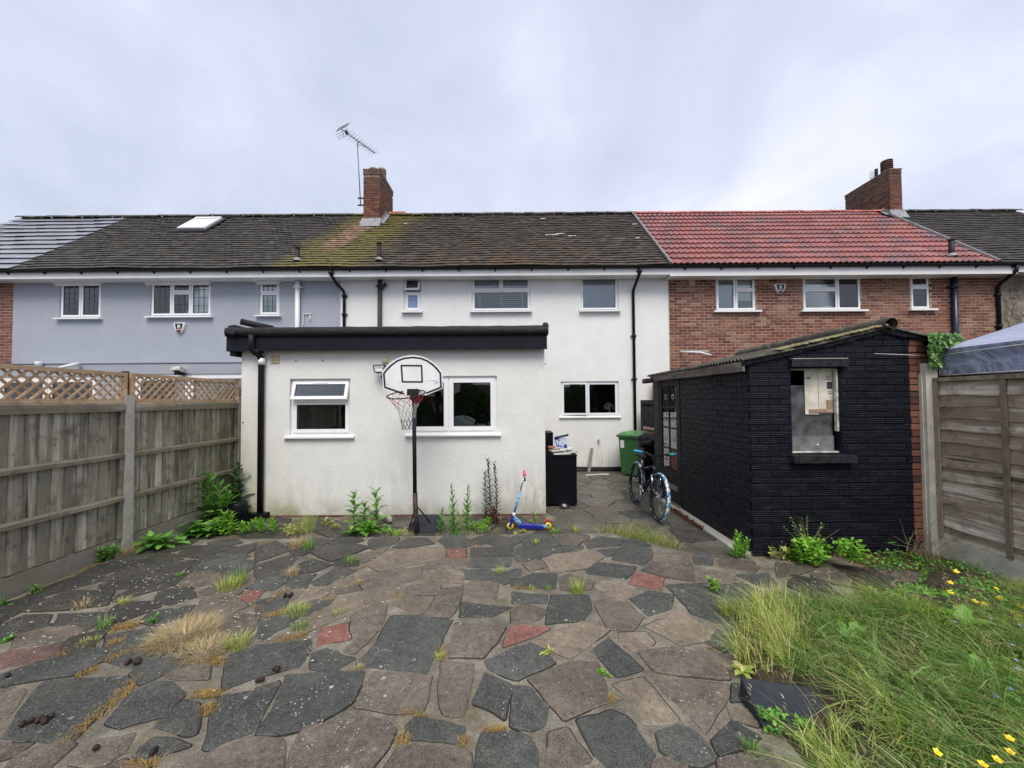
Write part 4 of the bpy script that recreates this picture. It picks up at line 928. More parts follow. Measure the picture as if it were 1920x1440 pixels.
# clutter on the inside sill of the middle window
a, b, c, d = bw2; m = MB(); r_ = random.Random(8)
for k in range(60):
    X = a + 0.25 + (b - a - 0.45) * r_.random(); Z = c + 0.07 + 0.16 * r_.random() * (1 - abs((X - (a + b) / 2) / (b - a)) * 1.4); Yy = HY + 0.18 + 0.12 * r_.random(); d_ = Vector((r_.uniform(-1, 1), r_.uniform(-1, 1), r_.uniform(-.5, 1))).normalized() * 0.05
    e_ = d_.orthogonal().normalized() * 0.018; p_ = Vector((X, Yy, Z)); m.add([p_ - e_, p_ + d_ * 0.5 - e_ * 0.2, p_ + d_, p_ + d_ * 0.5 + e_ * 1.6], [(0, 1, 2, 3)])
solo('house_plant', m, 'leaf_mid', 'leafy house plant behind the wide upstairs window of the brick house', 'house plant')
m = MB(); m.lathe(((a + b) / 2 - 0.12, HY + 0.16, c + 0.05), [(0.0, 0.0), (0.06, 0.0), (0.15, 0.05), (0.17, 0.055), (0.15, 0.045), (0.05, 0.01)], 14); solo('dish', m, 'white_plastic', 'white dish on the inner sill of the wide upstairs window of the brick house', 'dish')
rf = roof_base(bh, RX2 + 0.001, RX3)
# interlocking double-roll tiles
def red_tile_mesh(w, length, thick):
    m = MB(); n = 12; pr = []
    for i in range(n + 1):
        t_ = i / n; pr.append((-w / 2 + w * t_, 0.030 * (0.5 - 0.5 * math.cos(4 * math.pi * t_)) ** 0.8))
    vs = []
    for (y, dz) in ((0, 0), (length, 0)):
        for (x, z) in pr: vs.append((x, y, z + thick))
    for (x, z) in pr: vs.append((x, 0.0, z))
    fs = [(i, i + 1, n + 2 + i, n + 1 + i) for i in range(n)] + [(2 * n + 2 + i, 2 * n + 3 + i, i + 1, i) for i in range(n)]
    m.add(vs, fs, smooth=False); return m
rw = 0.30; gauge = 0.333; rt = red_tile_mesh(rw, gauge * 1.12, 0.026); rme = rt.mesh('red_tile', 'tile_red', flip=False)
th_ = math.atan(TANP); n_ = int(round((RIDGE_Y - EAVE_Y) / cs / gauge)); gg = (RIDGE_Y - EAVE_Y) / cs / n_; cnt = 0; rest = MB()
for k in range(n_):
    y = EAVE_Y - 0.03 + k * gg * cs; x = RX2 + 0.05 + rw / 2
    while x < RX3 - 0.02:
        if not (x > 11.85 and 11.7 < y):
            p_ = (x, y, roof_z(y) + 0.035)
            if cnt < 300: inst('tile', rme, rf, p_, (th_ - 0.115, 0, 0))
            else:
                A = th_ - 0.115; rest.add([(p_[0] + X, p_[1] + Y * math.cos(A) - Z * math.sin(A), p_[2] + Y * math.sin(A) + Z * math.cos(A)) for X, Y, Z in rt.v], rt.f)
            cnt += 1
        x += rw
if rest.f: part('tiling', rest, 'tile_red', rf, kind='stuff', flip=False)
ridge(rf, RX2 + 0.1, RX3 + 0.1, 'tile_red_ridge', 0.45, seed=12)
m = MB(); rbox(m, RX2 + 0.0, RX2 + 0.035, EAVE_Y - 0.02, RIDGE_Y, 0.04, 0.10); part('verge_strip', m, 'lead', rf); m = MB(); rbox(m, RX3 - 0.0, RX3 + 0.045, EAVE_Y - 0.02, 11.9, 0.04, 0.10); part('verge_strip', m, 'lead', rf)
eaves(bh, PX2 - 0.1, PX3 - 0.05, fascia_drop=0.04)
roof_vent(bh, 1784, 448, 480, 0.06)
np_ = PY(1790, 560, HY - 0.08).x
gutter_pipe(bh, [(np_, HY - 0.08, WT - 0.12), (np_, HY - 0.08, 1.5)], 0.062, 'navy_paint', [((np_, HY - 0.08, 4.62), (0, 0, 1))], 'soil_pipe')
fp = PY(1873, 560, HY - 0.06).x
gutter_pipe(bh, [(fp, EAVE_Y - 0.01, EAVE_Z - 0.05), (fp, EAVE_Y, EAVE_Z - 0.2), (fp, HY - 0.1, EAVE_Z - 0.42), (fp, HY - 0.05, EAVE_Z - 0.5), (fp, HY - 0.05, 1.5)], 0.04, 'black_plastic', [((fp, HY - 0.05, 4.4), (0, 0, 1)), ((fp, HY - 0.05, 3.6), (0, 0, 1))])
k = PY(1297, 529, HY); m = MB(); m.box(k.x - 0.075, k.x + 0.075, HY - 0.016, HY, k.z - 0.075, k.z + 0.075); ve = part('air_brick', m, 'beige', bh)
k = PY(1285, 667, HY)
m = MB(); m.tube([(k.x - 0.15, HY - 0.02, k.z + 0.10), (k.x + 0.15, HY - 0.5, k.z + 0.02), (k.x + 0.35, HY - 0.6, k.z - 0.06)], 0.022, 8); m.tube([(k.x - 0.13, HY - 0.02, k.z + 0.12), (k.x + 0.34, HY - 0.5, k.z + 0.05)], 0.012, 6); part('old_bracket_pipe', m, 'white_plastic', bh)

# ---------------- pebbledashed house far right
fr = thing('terraced_house', (PX3 + 1.5, HY, 0), 'house at the far right with bare climber stems over its wall and dark tiles', 'house', 'terraced houses along the row')
part('wall', wall_mb(PX3 + 0.003, PX3 + 3.4, -0.05, WT, HY, 0.25, []), 'mortar_chim', fr); body(fr, PX3 + 0.003, PX3 + 3.4, mat='mortar_chim')
rf = roof_base(fr, RX3 + 0.001, RX3 + 4.6); tile_field(rf, 'tile_far', RX3 + 0.06, RX3 + 4.4, EAVE_Y - 0.02, RIDGE_Y - 0.02, 0.17, 0.152, 0.015, 300, 14, skipf=lambda x, y: (x < 12.45 and y > 11.9))
ridge(rf, RX3 + 0.6, RX3 + 4.4, 'tile_far', seed=14); eaves(fr, PX3 - 0.048, PX3 + 3.4)
m = MB(); r_ = random.Random(4)
for k in range(130):
    x = PX3 + 0.08 + r_.random() * 1.6; z = r_.uniform(2.6, 4.7); pts = [Vector((x, HY - 0.03, z))]; a = r_.uniform(0.2, 2.9)
    for q in range(5): a += r_.uniform(-0.5, 0.5); pts.append(pts[-1] + Vector((math.cos(a) * 0.12, r_.uniform(-0.03, 0.02), math.sin(a) * 0.12))); pts[-1].y = min(pts[-1].y, HY - 0.01); pts[-1].x = max(pts[-1].x, PX3 + 0.05)
    m.tube(pts, [0.012, 0.01, 0.008, 0.006, 0.005, 0.003], 4, cap=False)
solo('climber', m, 'dry_wood', 'bare tangled climber stems on the far right wall above the gazebo', 'climber', flip=False)

# ---------------- chimneys
def chimney(house, x0, x1, y0, y1, ztop, pots, seed, zb):
    m = MB(); i = 0.008; m.box(x0 + i, x1 - i, y0 + i, y1 - i, zb, ztop - 0.0); c = part('chimney', m, 'mortar_chim', house)
    sk_f = lambda u, z: z < zb + 0.2
    rz_ = lambda y: roof_z(min(y, 2 * RIDGE_Y - y))
    def skf(u, z): return z < roof_z(y0) + 0.12
    def sksl(u, z): return z < rz_(y0 + u) + 0.08
    def sksr(u, z): return z < rz_(y1 - u) + 0.08
    n = lay_bricks(c, 'brick_chim', (x0, y0, 0), (1, 0, 0), x1 - x0, zb + 0.02, ztop - 0.16, skf, 140, seed=seed, proud=0.004)
    lay_bricks(c, 'brick_chim', (x1, y0, 0), (0, 1, 0), y1 - y0, zb + 0.02, ztop - 0.16, sksl, 140, seed=seed + 1, proud=0.004)
    lay_bricks(c, 'brick_chim', (x0, y1, 0), (0, -1, 0), y1 - y0, zb + 0.02, ztop - 0.16, sksr, 140, seed=seed + 2, proud=0.004)
    # soldier course round the top
    bm_ = bevel_box_mesh('b', 0.065, 0.05, 0.15, 'brick_chim').mesh('soldier_brick', 'brick_chim')
    def run(a, b, ang):
        a = Vector(a); b = Vector(b); L = (b - a).length; k = max(1, int(L / 0.075)); 
        for j in range(k): inst('brick', bm_, c, a + (b - a) * ((j + 0.5) / k), (0, 0, ang))
    zc = ztop - 0.08
    run((x0, y0 + 0.008, zc), (x1, y0 + 0.008, zc), 0); run((x1 - 0.008, y0, zc), (x1 - 0.008, y1, zc), math.pi / 2); run((x0 + 0.008, y1, zc), (x0 + 0.008, y0, zc), -math.pi / 2)
    m = MB(); m.box(x0 - 0.02, x1 + 0.02, y0 - 0.02, y1 + 0.02, ztop - 0.003, ztop + 0.02); part('flaunching', m, 'mortar_chim', c)
    # lead apron, stepped flashing
    m = MB(); zf = roof_z(y0); m.hexa([(x0 - 0.05, y0 - 0.17, roof_z(y0 - 0.17) + 0.055), (x1 + 0.05, y0 - 0.17, roof_z(y0 - 0.17) + 0.055), (x1 + 0.05, y0 + 0.0, zf + 0.05), (x0 - 0.05, y0 + 0.0, zf + 0.05),
        (x0 - 0.05, y0 - 0.16, roof_z(y0 - 0.17) + 0.075), (x1 + 0.05, y0 - 0.16, roof_z(y0 - 0.17) + 0.075), (x1 + 0.05, y0 - 0.014, zf + 0.20), (x0 - 0.05, y0 - 0.014, zf + 0.20)])
    m.box(x0 - 0.03, x1 + 0.03, y0 - 0.017, y0 - 0.002, zf + 0.05, zf + 0.22)
    for s, xx in ((1, x1), (-1, x0)):
        k = int((min(y1, RIDGE_Y) - y0) / 0.09)
        for j in range(k):
            ya = y0 + j * 0.09; zz = roof_z(ya); xa, xb = (xx + 0.004, xx + 0.014) if s > 0 else (xx - 0.014, xx - 0.004)
            m.box(xa, xb, ya, ya + 0.094, zz + 0.0, zz + 0.22)
        m.hexa([(xx, y0, roof_z(y0) + 0.05), (xx + s * 0.14, y0, roof_z(y0) + 0.06), (xx + s * 0.14, RIDGE_Y, roof_z(RIDGE_Y) + 0.06), (xx, RIDGE_Y, roof_z(RIDGE_Y) + 0.05),
                (xx, y0, roof_z(y0) + 0.075), (xx + s * 0.14, y0, roof_z(y0) + 0.07), (xx + s * 0.14, RIDGE_Y, roof_z(RIDGE_Y) + 0.07), (xx, RIDGE_Y, roof_z(RIDGE_Y) + 0.075)])
    part('flashing', m, 'lead', c)
    for (px, py, r, h, kind) in pots:
        m = MB(); z = ztop
        if kind == 'pot': m.lathe((px, py, z), [(r * 1.1, 0), (r, 0.03), (r * 0.95, h - 0.05), (r * 1.1, h - 0.04), (r * 1.1, h), (r * 0.8, h), (r * 0.8, h - 0.1)], 20); part('chimney_pot', m, 'brick_chim', c)
        elif kind == 'dome':
            m.lathe((px, py, z), [(r, 0), (r, h * 0.45)], 18)
            for q in range(4):
                zz = h * (0.45 + q * 0.12); m.lathe((px, py, z + zz), [(r * 0.75, 0), (r * 1.0, 0.004), (r * 1.0, h * 0.065), (r * 0.75, h * 0.075)], 18)
            m.lathe((px, py, z), [(r * 0.7, h * 0.4), (r * 0.7, h * 0.9)], 12); m.lathe((px, py, z + h * 0.9), [(r * 1.0, 0), (r * 0.85, h * 0.12), (r * 0.5, h * 0.2), (0, h * 0.23)], 18); part('cowl', m, 'mortar_chim', c)
        elif kind == 'louvre':
            m.lathe((px, py, z), [(r * 0.9, 0), (r * 0.9, h * 0.2)], 18); m.lathe((px, py, z), [(r * 0.72, h * 0.2), (r * 0.72, h)], 12)
            for q in range(5):
                zz = h * (0.2 + q * 0.16); m.lathe((px, py, z + zz), [(r * 0.72, 0), (r, -h * 0.02), (r, h * 0.05), (r * 0.72, h * 0.10)], 20)
            m.lathe((px, py, z + h * 0.98), [(r, 0), (r * 0.9, h * 0.06), (0, h * 0.1)], 20); part('cowl', m, 'brick_chim', c)
        elif kind == 'sheet':
            m.obox((px, py, z + h / 2 + 0.1), (0.16, 0.05, 0), (-0.004, 0.012, 0), (0.02, 0, h / 2)); m.obox((px + 0.08, py - 0.02, z + h / 2 + 0.12), (0.035, 0, 0), (0, 0.03, 0), (0, 0, h / 2 + 0.05), 1); part('cowl_plate', m, ['white_plastic', 'black_plastic'], c)
    return c
ctz = PY(695, 318, 11.66).z
chimney(wh, -4.53, -4.03, 11.66, 12.95, ctz, [(-4.27, 11.86, 0.15, 0.10, 'pot'), (-4.20, 12.35, 0.14, 0.42, 'dome'), (-4.27, 12.1, 0.12, 0.08, 'pot')], 31, 6.6)
ctz2 = PY(1690, 317, 12.0).z
chimney(bh, 12.02, 12.40, 12.0, 13.62, ctz2, [(12.22, 12.28, 0.155, 0.42, 'louvre'), (12.2, 12.72, 0.1, 0.26, 'sheet'), (12.2, 12.95, 0.13, 0.06, 'pot'), (12.2, 13.2, 0.13, 0.06, 'pot')], 41, 6.9)
m = MB(); m.box(RX1 + 0.42, RX1 + 0.95, RIDGE_Y - 0.09, RIDGE_Y + 0.09, roof_z(RIDGE_Y) + 0.02, roof_z(RIDGE_Y) + 0.10); part('red_ridge_piece', m, 'tile_red_ridge', roofw)

# ---------------- aerial on the left chimney
ae = thing('tv_aerial', (-4.66, 11.75, 7.3), 'grey rooftop television aerial on a thin pole strapped to the left chimney', 'aerial')
b0 = PY(676, 383, 11.75); b1 = PY(670, 268, 11.75); m = MB(); m.tube([b0, b1], 0.016, 8); part('mast', m, 'galv', ae)
e0 = Vector((PY(640, 240, 11.0).x, 11.0, 9.0)); e0.z = PY(640, 240, 11.0).z; e1 = PY(703, 289, 12.1)
e0.z = e1.z = (e0.z + e1.z) / 2
m = MB(); m.tube([e0, e1], 0.012, 6); boom = part('boom', m, 'galv', ae); D = (e1 - e0).normalized(); S = D.cross(Vector((0, 0, 1))).normalized(); Lb = (e1 - e0).length
def rod(c, hl, r=0.005, dz=0): m = MB(); m.tube([c - S * hl + Vector((0, 0, dz)), c + S * hl + Vector((0, 0, dz))], r, 5); part('rod', m, 'galv', boom)
for q in range(11):
    c = e0 + D * (0.25 + (Lb - 0.27) * q / 10); m = MB(); hl = 0.17
    for sx in (-1, 1):
        for sz in (-1, 1): m.tube([c + S * 0.02 * sx, c + S * hl * sx + Vector((0, 0, 0.055 * sz))], 0.004, 4)
    m.box(c.x - .015, c.x + .015, c.y - .015, c.y + .015, c.z - .015, c.z + .015); part('director', m, 'galv', boom)
m = MB()
for q in range(-3, 4): m.tube([e0 + Vector((0, 0, 0.055 * q + 0.0)) - S * 0.26 + D * abs(q) * 0.03, e0 + Vector((0, 0, 0.055 * q)) + S * 0.26 + D * abs(q) * 0.03], 0.006, 5)
m.tube([e0 + Vector((0, 0, -0.17)) + D * 0.09, e0, e0 + Vector((0, 0, 0.17)) + D * 0.09], 0.008, 5); part('reflector', m, 'galv', ae)
m = MB(); c = e0 + D * 0.18; m.box(c.x - .035, c.x + .035, c.y - .035, c.y + .035, c.z - .02, c.z + .05); part('junction_box', m, 'black_plastic', ae)
m = MB(); m.tube([b1 + Vector((0, 0, 0.0)), e0 + D * 0.62], 0.012, 6); m.tube([b1 - Vector((0, 0, 0.06)), b1 + (e0 + D * 0.9 - b1) * 0.98], 0.007, 5); part('bracket', m, 'galv', ae)
for zz in (8.08, 7.86): m = MB(); m.box(-4.74, -4.525, 11.73, 11.77, zz, zz + 0.03); part('strap', m, 'black_metal', ae)

# ---------------- wall fittings: alarm boxes, lamps, cameras
def alarm(u, v, label, s=1.0):
    k = PY(u, v, HY - 0.05); t = thing('alarm_box', (k.x, HY, k.z), label, 'alarm box', 'burglar alarm boxes'); q = 0.145 * s
    def shape(f, zoff=0): return [(k.x + x * q * f, 0, k.z + z * q * f + zoff) for x, z in ((-1, .62), (-.78, .86), (.78, .86), (1, .62), (.62, -.45), (.22, -.95), (-.22, -.95), (-.62, -.45))]
    m = MB(); m.poly([(x, HY - 0.06, z) for x, _, z in shape(1)], (0, 1, 0), 0.058); part('casing', m, 'white_plastic', t)
    m = MB(); m.poly([(k.x + x * q, HY - 0.064, k.z + z * q) for x, z in ((-.72, .70), (.72, .70), (.50, -.30), (-.50, -.30))], (0, 1, 0), 0.003); part('black_label', m, 'ink', t)
    m = MB(); m.poly([(k.x + x * q, HY - 0.066, k.z + z * q) for x, z in ((-.52, -.42), (.52, -.42), (.2, -.92), (-.2, -.92))], (0, 1, 0), 0.003); part('red_lens', m, 'deep_red', t)
    m = MB(); m.lathe((k.x, HY - 0.066, k.z + 0.30 * q), [(0, 0), (0.26 * q, 0), (0.26 * q, -0.001)], 12, axis=(0, 1, 0)); m.box(k.x - 0.12 * q, k.x + 0.12 * q, HY - 0.0672, HY - 0.0655, k.z + 0.0 * q, k.z + 0.12 * q)
    for j, (w_, zz) in enumerate(((0.36, -.06), (0.30, -.17))):
        for i in range(6): xx = k.x - w_ * q + 2 * w_ * q * (i + 0.15) / 6; m.box(xx, xx + w_ * q * 0.22, HY - 0.0672, HY - 0.0655, k.z + zz * q - 0.035 * q, k.z + zz * q + 0.035 * q)
    part('lettering', m, 'paper', t)
alarm(336, 614, 'white and black alarm box with red tip on the grey rendered wall'); alarm(1463, 541, 'white and black alarm box with red tip on the red brick wall')
def bullet(u, v, aim, label, mat='white_plastic', r=0.05, L=0.2, y=HY - 0.12):
    k = PY(u, v, y); t = thing('security_light', (k.x, y, k.z), label, 'wall light'); a = Vector(aim).normalized(); m = MB()
    m.tube([k - a * L / 2, k - a * L * 0.45, k + a * L * 0.42, k + a * L / 2], [r * 0.6, r, r, r * 0.9], 12); part('lamp_body', m, mat, t)
    m = MB(); m.tube([k, Vector((k.x + 0.02, HY, k.z + 0.05))], 0.018, 8); m.lathe((k.x + 0.02, HY, k.z + 0.05), [(0.0, -0.02), (0.05, -0.02), (0.05, 0)], 12, axis=(0, 1, 0)); part('wall_bracket', m, mat, t)
bullet(594, 517, (-0.6, -0.6, 0.25), 'white floodlight under the eaves between the two white and black downpipes', r=0.075, L=0.2)
bullet(416, 514, (-0.7, -0.4, 0.3), 'small white fitting under the eaves right of the three-light leaded window', r=0.035, L=0.12)
k = PY(940, 509, HY - 0.12); t = thing('sensor_lamp', (k.x, HY, k.z), 'small white lamp under the eaves above the blind-slatted window', 'wall light'); m = MB(); m.box(k.x - 0.09, k.x + 0.09, HY - 0.2, HY - 0.02, k.z - 0.045, k.z - 0.01); part('lamp_body', m, 'white_plastic', t); m = MB(); m.box(k.x - 0.03, k.x + 0.05, HY - 0.12, HY - 0.01, k.z - 0.009, k.z + 0.05); part('mount', m, 'black_plastic', t)
k = PY(1808, 514, HY - 0.1); t = thing('security_light', (k.x, HY, k.z), 'long white tube lamp under the eaves beside the navy soil pipe', 'wall light')
m = MB(); e = PY(1862, 505, 9.45); s_ = PY(1815, 516, HY - 0.12); m.tube([s_, s_ + (e - s_) * 0.1, e - (e - s_) * 0.15, e], [0.03, 0.05, 0.07, 0.05], 10); part('tube', m, 'white_plastic', t); m = MB(); m.box(k.x - 0.06, k.x + 0.06, HY - 0.12, HY - 0.0, k.z - 0.09, k.z + 0.05); part('sensor_base', m, 'dirty_white', t)

# ---------------- extension
EX0 = PY(452, 800, EY).x; EX1 = PY(1022, 800, EY).x
ex = thing('house_extension', ((EX0 + EX1) / 2, EY, 0), 'white rendered single-storey extension with black flat roof edge', 'extension')
EZT = PY(740, 655, EY - 0.0).z
ew1 = RC(543, 710, 657, 816, EY); ew2 = RC(767, 705, 932, 812, EY)
part('wall', wall_mb(EX0, EX1, 0.03, EZT + 0.02, EY, 0.25, [ew1, ew2]), 'render_ext', ex)
m = MB(); m.box(EX0, EX0 + 0.25, EY + 0.251, HY - 0.002, 0.03, EZT + 0.02); m.box(EX1 - 0.25, EX1, EY + 0.251, HY - 0.002, 0.03, EZT + 0.02); part('side_wall', m, 'render_ext', ex)
m = MB(); m.box(EX0 + 0.012, EX1 - 0.012, EY + 0.012, HY - 0.01, -0.1, 0.029); pl = part('brick_plinth', m, 'mortar_chim', ex)
lay_bricks(pl, 'brick_far', (EX0 + 0.012, EY + 0.012, 0), (1, 0, 0), EX1 - EX0 - 0.024, -0.045, 0.03, lambda u, z: False, 60, seed=51, proud=0.003)
ztop_f = PY(740, 617, EY - 0.2).z
m = MB(); fy = EY - 0.14; m.box(EX0 - 0.12, EX1 + 0.03, fy, fy + 0.025, EZT - 0.03, ztop_f - 0.04); part('fascia_board', m, 'fascia_dark', ex)
m = MB(); m.box(EX0 - 0.10, EX1 + 0.02, fy + 0.0255, EY - 0.001, EZT - 0.012, EZT + 0.006); m.box(EX0 - 0.09, EX1 + 0.01, EY + 0.002, HY - 0.003, EZT + 0.021, EZT + 0.05); part('soffit', m, 'fascia_dark', ex)
# felt roof with a lumpy rolled front edge
m = MB(); n = 60; prof = [(0.06, -0.10), (-0.03, -0.10), (-0.055, -0.05), (-0.05, 0.02), (-0.02, 0.055), (0.06, 0.06), (0.4, 0.05)]
vs = []; r_ = random.Random(9)
for i in range(n + 1):
    x = EX0 - 0.14 + (EX1 - EX0 + 0.19) * i / n; w1 = 0.003 * math.sin(i * 0.9) + r_.uniform(-0.003, 0.003)
    for (dy, dz) in prof: vs.append((x, fy + dy + w1 * 0.5, ztop_f + dz * 0.9 + (w1 if dz > 0 else 0)))
    vs.append((x, HY - 0.004, ztop_f + 0.16))
q = len(prof) + 1; m.add(vs, [(i * q + j, (i + 1) * q + j, (i + 1) * q + j + 1, i * q + j + 1) for i in range(n) for j in range(q - 1)], smooth=True)
m.poly([vs[0 * q + j] for j in range(q)], (1, 0, 0), 0.002); m.poly([vs[n * q + j] for j in range(q)], (-1, 0, 0), 0.002)
part('felt_roof', m, 'felt', ex)
# raised verge strip on the left and its open gutter end
m = MB(); m.hexa([(EX0 - 0.15, fy + 0.02, ztop_f - 0.02), (EX0 - 0.02, fy + 0.02, ztop_f - 0.02), (EX0 - 0.02, HY - 0.1, ztop_f + 0.1), (EX0 - 0.15, HY - 0.1, ztop_f + 0.1), (EX0 - 0.13, fy + 0.02, ztop_f + 0.085), (EX0 - 0.04, fy + 0.02, ztop_f + 0.10), (EX0 - 0.04, HY - 0.1, ztop_f + 0.2), (EX0 - 0.13, HY - 0.1, ztop_f + 0.2)])
k = PY(452, 603, EY + 0.1); m.tube([(k.x, EY + 0.1, k.z), (k.x + 0.42, EY + 0.25, k.z - 0.09)], 0.05, 8); part('verge', m, 'felt', ex)
m = MB(); k = PY(436, 628, EY - 0.1); m.tube([(k.x + 0.02, EY - 0.2, k.z), (k.x + 0.12, EY - 0.18, k.z)], 0.045, 10); m.box(EX0 - 0.115, EX0 - 0.03, EY - 0.1, EY + 0.3, EZT - 0.10, EZT + 0.01); m.box(EX0 - 0.15, EX0 - 0.004, EY - 0.13, EY + 1.5, EZT - 0.03, ztop_f - 0.03); part('gutter_end', m, 'fascia_dark', ex)
m = MB(); m.lathe((EX1 + 0.01, fy + 0.02, ztop_f + 0.02), [(0.0, 0), (0.05, 0.0), (0.055, 0.03), (0.035, 0.075), (0, 0.085)], 10); part('corner_cap', m, 'felt', ex)
ew = window(ex, ew1, EY, [dict(r=(0, 1, 0, .62), sw=0.055), dict(r=(0, 1, .62, 1), open=17, vent=1, sw=0.05)], sill=(0.07, 0.025, 0.055), setback=0.05, frame=0.05, roomd=2.0)
window(ex, ew2, EY, [dict(r=(0, .445, 0, 1), sw=0.065), dict(r=(.445, 1, 0, 1), sw=0.065)], sill=(0.06, 0.025, 0.055), setback=0.04, frame=0.05, roomd=2.4)
# items on the inner window ledge
a, b, c, d = ew2; k = PY(903, 793, EY + 0.2)
m = MB(); m.box(k.x - 0.07, k.x + 0.06, EY + 0.16, EY + 0.22, c + 0.07, c + 0.13); solo('small_box', m, 'white_plastic', 'small white box inside the extension window beside the basketball hoop', 'box')
m = MB(); m.box(k.x + 0.10, k.x + 0.17, EY + 0.16, EY + 0.22, c + 0.07, c + 0.16); solo('small_box', m, 'dirty_white', 'taller pale box in the lower right corner of the wide extension window', 'box')
m = MB(); r_ = random.Random(2); k = PY(866, 785, EY + 0.35); base = []
for i in range(9):
    for j in range(12): base.append((k.x + (j - 5.5) * 0.04, EY + 0.35 + 0.03 * math.sin(i * 1.3 + j) + 0.02 * r_.random(), c + 0.05 + i * 0.026 * (1.0 - 0.35 * abs((j - 5.5) / 5.5) ** 2) + 0.01 * r_.random()))
m.add(base, [(i * 12 + j, i * 12 + j + 1, i * 12 + 12 + j + 1, i * 12 + 12 + j) for i in range(8) for j in range(11)], smooth=True); solo('cushion', m, 'blind_pale', 'crumpled pale cushion seen through the wide extension window', 'cushion')
# downpipe of the extension
dx = PY(488, 800, EY - 0.07).x; tx = PY(474, 640, EY - 0.15).x; zz = lambda v: PY(480, v, EY - 0.07).z
gutter_pipe(ex, [(tx, fy - 0.04, zz(630)), (tx, fy - 0.04, zz(645)), (tx + 0.01, fy - 0.035, zz(657)), (tx + 0.05, EY - 0.10, zz(664)), (dx - 0.01, EY - 0.07, zz(670)), (dx, EY - 0.06, zz(678)), (dx, EY - 0.055, 0.06)], 0.043, 'black_plastic',
            [((tx + 0.03, EY - 0.12, zz(661)), (0.5, 0.5, -1))])
m = MB(); m.tube([(dx, EY - 0.055, zz(684)), (dx, EY - 0.055, zz(672))], 0.052, 14); part('white_coupling', m, 'white_plastic', ex)
m = MB(); m.box(dx - 0.09, dx + 0.12, EY - 0.14, EY + 0.005, -0.02, 0.09); part('drain_shoe', m, 'black_plastic', ex)
k = PY(516, 674, EY); m = MB(); m.box(k.x - 0.07, k.x + 0.07, EY - 0.010, EY, k.z - 0.065, k.z + 0.065); v_ = part('air_brick', m, 'beige', ex)
for q in range(3): m = MB(); m.box(k.x - 0.06, k.x + 0.06, EY - 0.018, EY - 0.009, k.z - 0.055 + q * 0.04, k.z - 0.025 + q * 0.04); part('louvre', m, 'beige', v_)
k = PY(723, 676, EY); m = MB(); m.lathe((k.x, EY, k.z), [(0.052, 0), (0.052, -0.03), (0.044, -0.038), (0.0, -0.038)], 18, axis=(0, 1, 0)); part('flue_cap', m, 'beige', ex)
m = MB(); r_ = random.Random(1)
for (u, v) in ((555, 677), (606, 676), (1023, 682), (456, 792), (494, 851), (494, 781)): k = PY(u, v, EY - 0.003); m.box(k.x - 0.008, k.x + 0.006, EY - 0.01, EY + 0.002, k.z - 0.01, k.z + 0.012)
part('wall_plug', m, 'board_grime', ex)
# floodlight
k = PY(712, 692, EY - 0.12); t = thing('floodlight', (k.x, EY, k.z), 'black halogen floodlight on the extension wall left of the backboard', 'floodlight')
m = MB(); m.poly([(k.x + x * 0.095, EY - 0.16, k.z + z * 0.065) for x, z in ((-1, .75), (-.85, 1), (.85, 1), (1, .75), (.75, -.85), (.55, -1), (-.55, -1), (-.75, -.85))], (0, 1, 0), 0.06); part('housing', m, 'black_plastic', t)
m = MB(); m.poly([(k.x + x * 0.095, EY - 0.164, k.z + z * 0.065) for x, z in ((-.8, .75), (.8, .75), (.6, -.75), (-.6, -.75))], (0, 1, 0), 0.004); part('lens', m, 'lamp_glass', t)
m = MB(); m.poly([(k.x + x * 0.095, EY - 0.167, k.z + z * 0.065) for x, z in ((-.62, -.15), (0, .1), (.62, -.15), (.56, -.62), (-.56, -.62))], (0, 1, 0), 0.002); part('bulb_glare_shield', m, 'paper', t)
m = MB(); m.box(k.x + 0.03, k.x + 0.07, EY - 0.12, EY, k.z - 0.13, k.z - 0.055); m.lathe((k.x + 0.05, EY - 0.12, k.z - 0.12), [(0, -0.02), (0.028, -0.02), (0.028, 0.02), (0, 0.03)], 10, axis=(0, 1, 0)); part('sensor', m, 'black_plastic', t)

# ---------------- neighbour's single storey behind the left fence
NY = 7.5; nz = PY(240, 682, NY).z
ne = thing('neighbour_extension', (-8.2, NY, 0), 'grey single-storey neighbour extension with white glazed doors behind the trellis', 'extension')
nd = RC(250, 742, 330, 900, NY); nd = (-7.4, -5.2, 0.1, 2.36)
part('wall', wall_mb(-12.4, PX1 + 0.0 - 0.1, -0.05, nz, NY, 0.2, [nd, (-11.0, -8.1, 0.1, 2.33)]), 'render_grey', ne)
m = MB(); m.box(-12.4, PX1 - 0.1, NY + 0.201, HY - 0.004, nz - 0.1, nz - 0.002); part('flat_roof', m, 'render_grey', ne)
m = MB(); m.box(-12.4, PX1 - 0.1, NY - 0.012, NY + 0.3, nz - 0.0, nz + 0.014); part('roof_trim', m, 'galv', ne)
window(ne, nd, NY, [dict(r=(0, .5, 0, 1), sw=0.09, fill='blind_pale'), dict(r=(.5, 1, 0, .7), sw=0.09), dict(r=(.5, 1, .7, 1), sw=0.06, fill='blind_pale')], room='room')
window(ne, (-11.0, -8.1, 0.1, 2.33), NY, [dict(r=(0, .33, 0, 1), sw=0.08, fill='blind_pale'), dict(r=(.33, .66, 0, 1), sw=0.08), dict(r=(.66, 1, 0, 1), sw=0.08)], room='room')
k = PY(73, 683, NY - 0.05); m = MB(); m.lathe((k.x, NY - 0.05, k.z - 0.06), [(0, 0), (0.05, 0), (0.055, 0.1), (0.05, 0.11), (0, 0.11)], 12); solo('vent_cap', m, 'white_plastic', 'small white round cap on the grey wall edge above the trellis', 'vent cap')
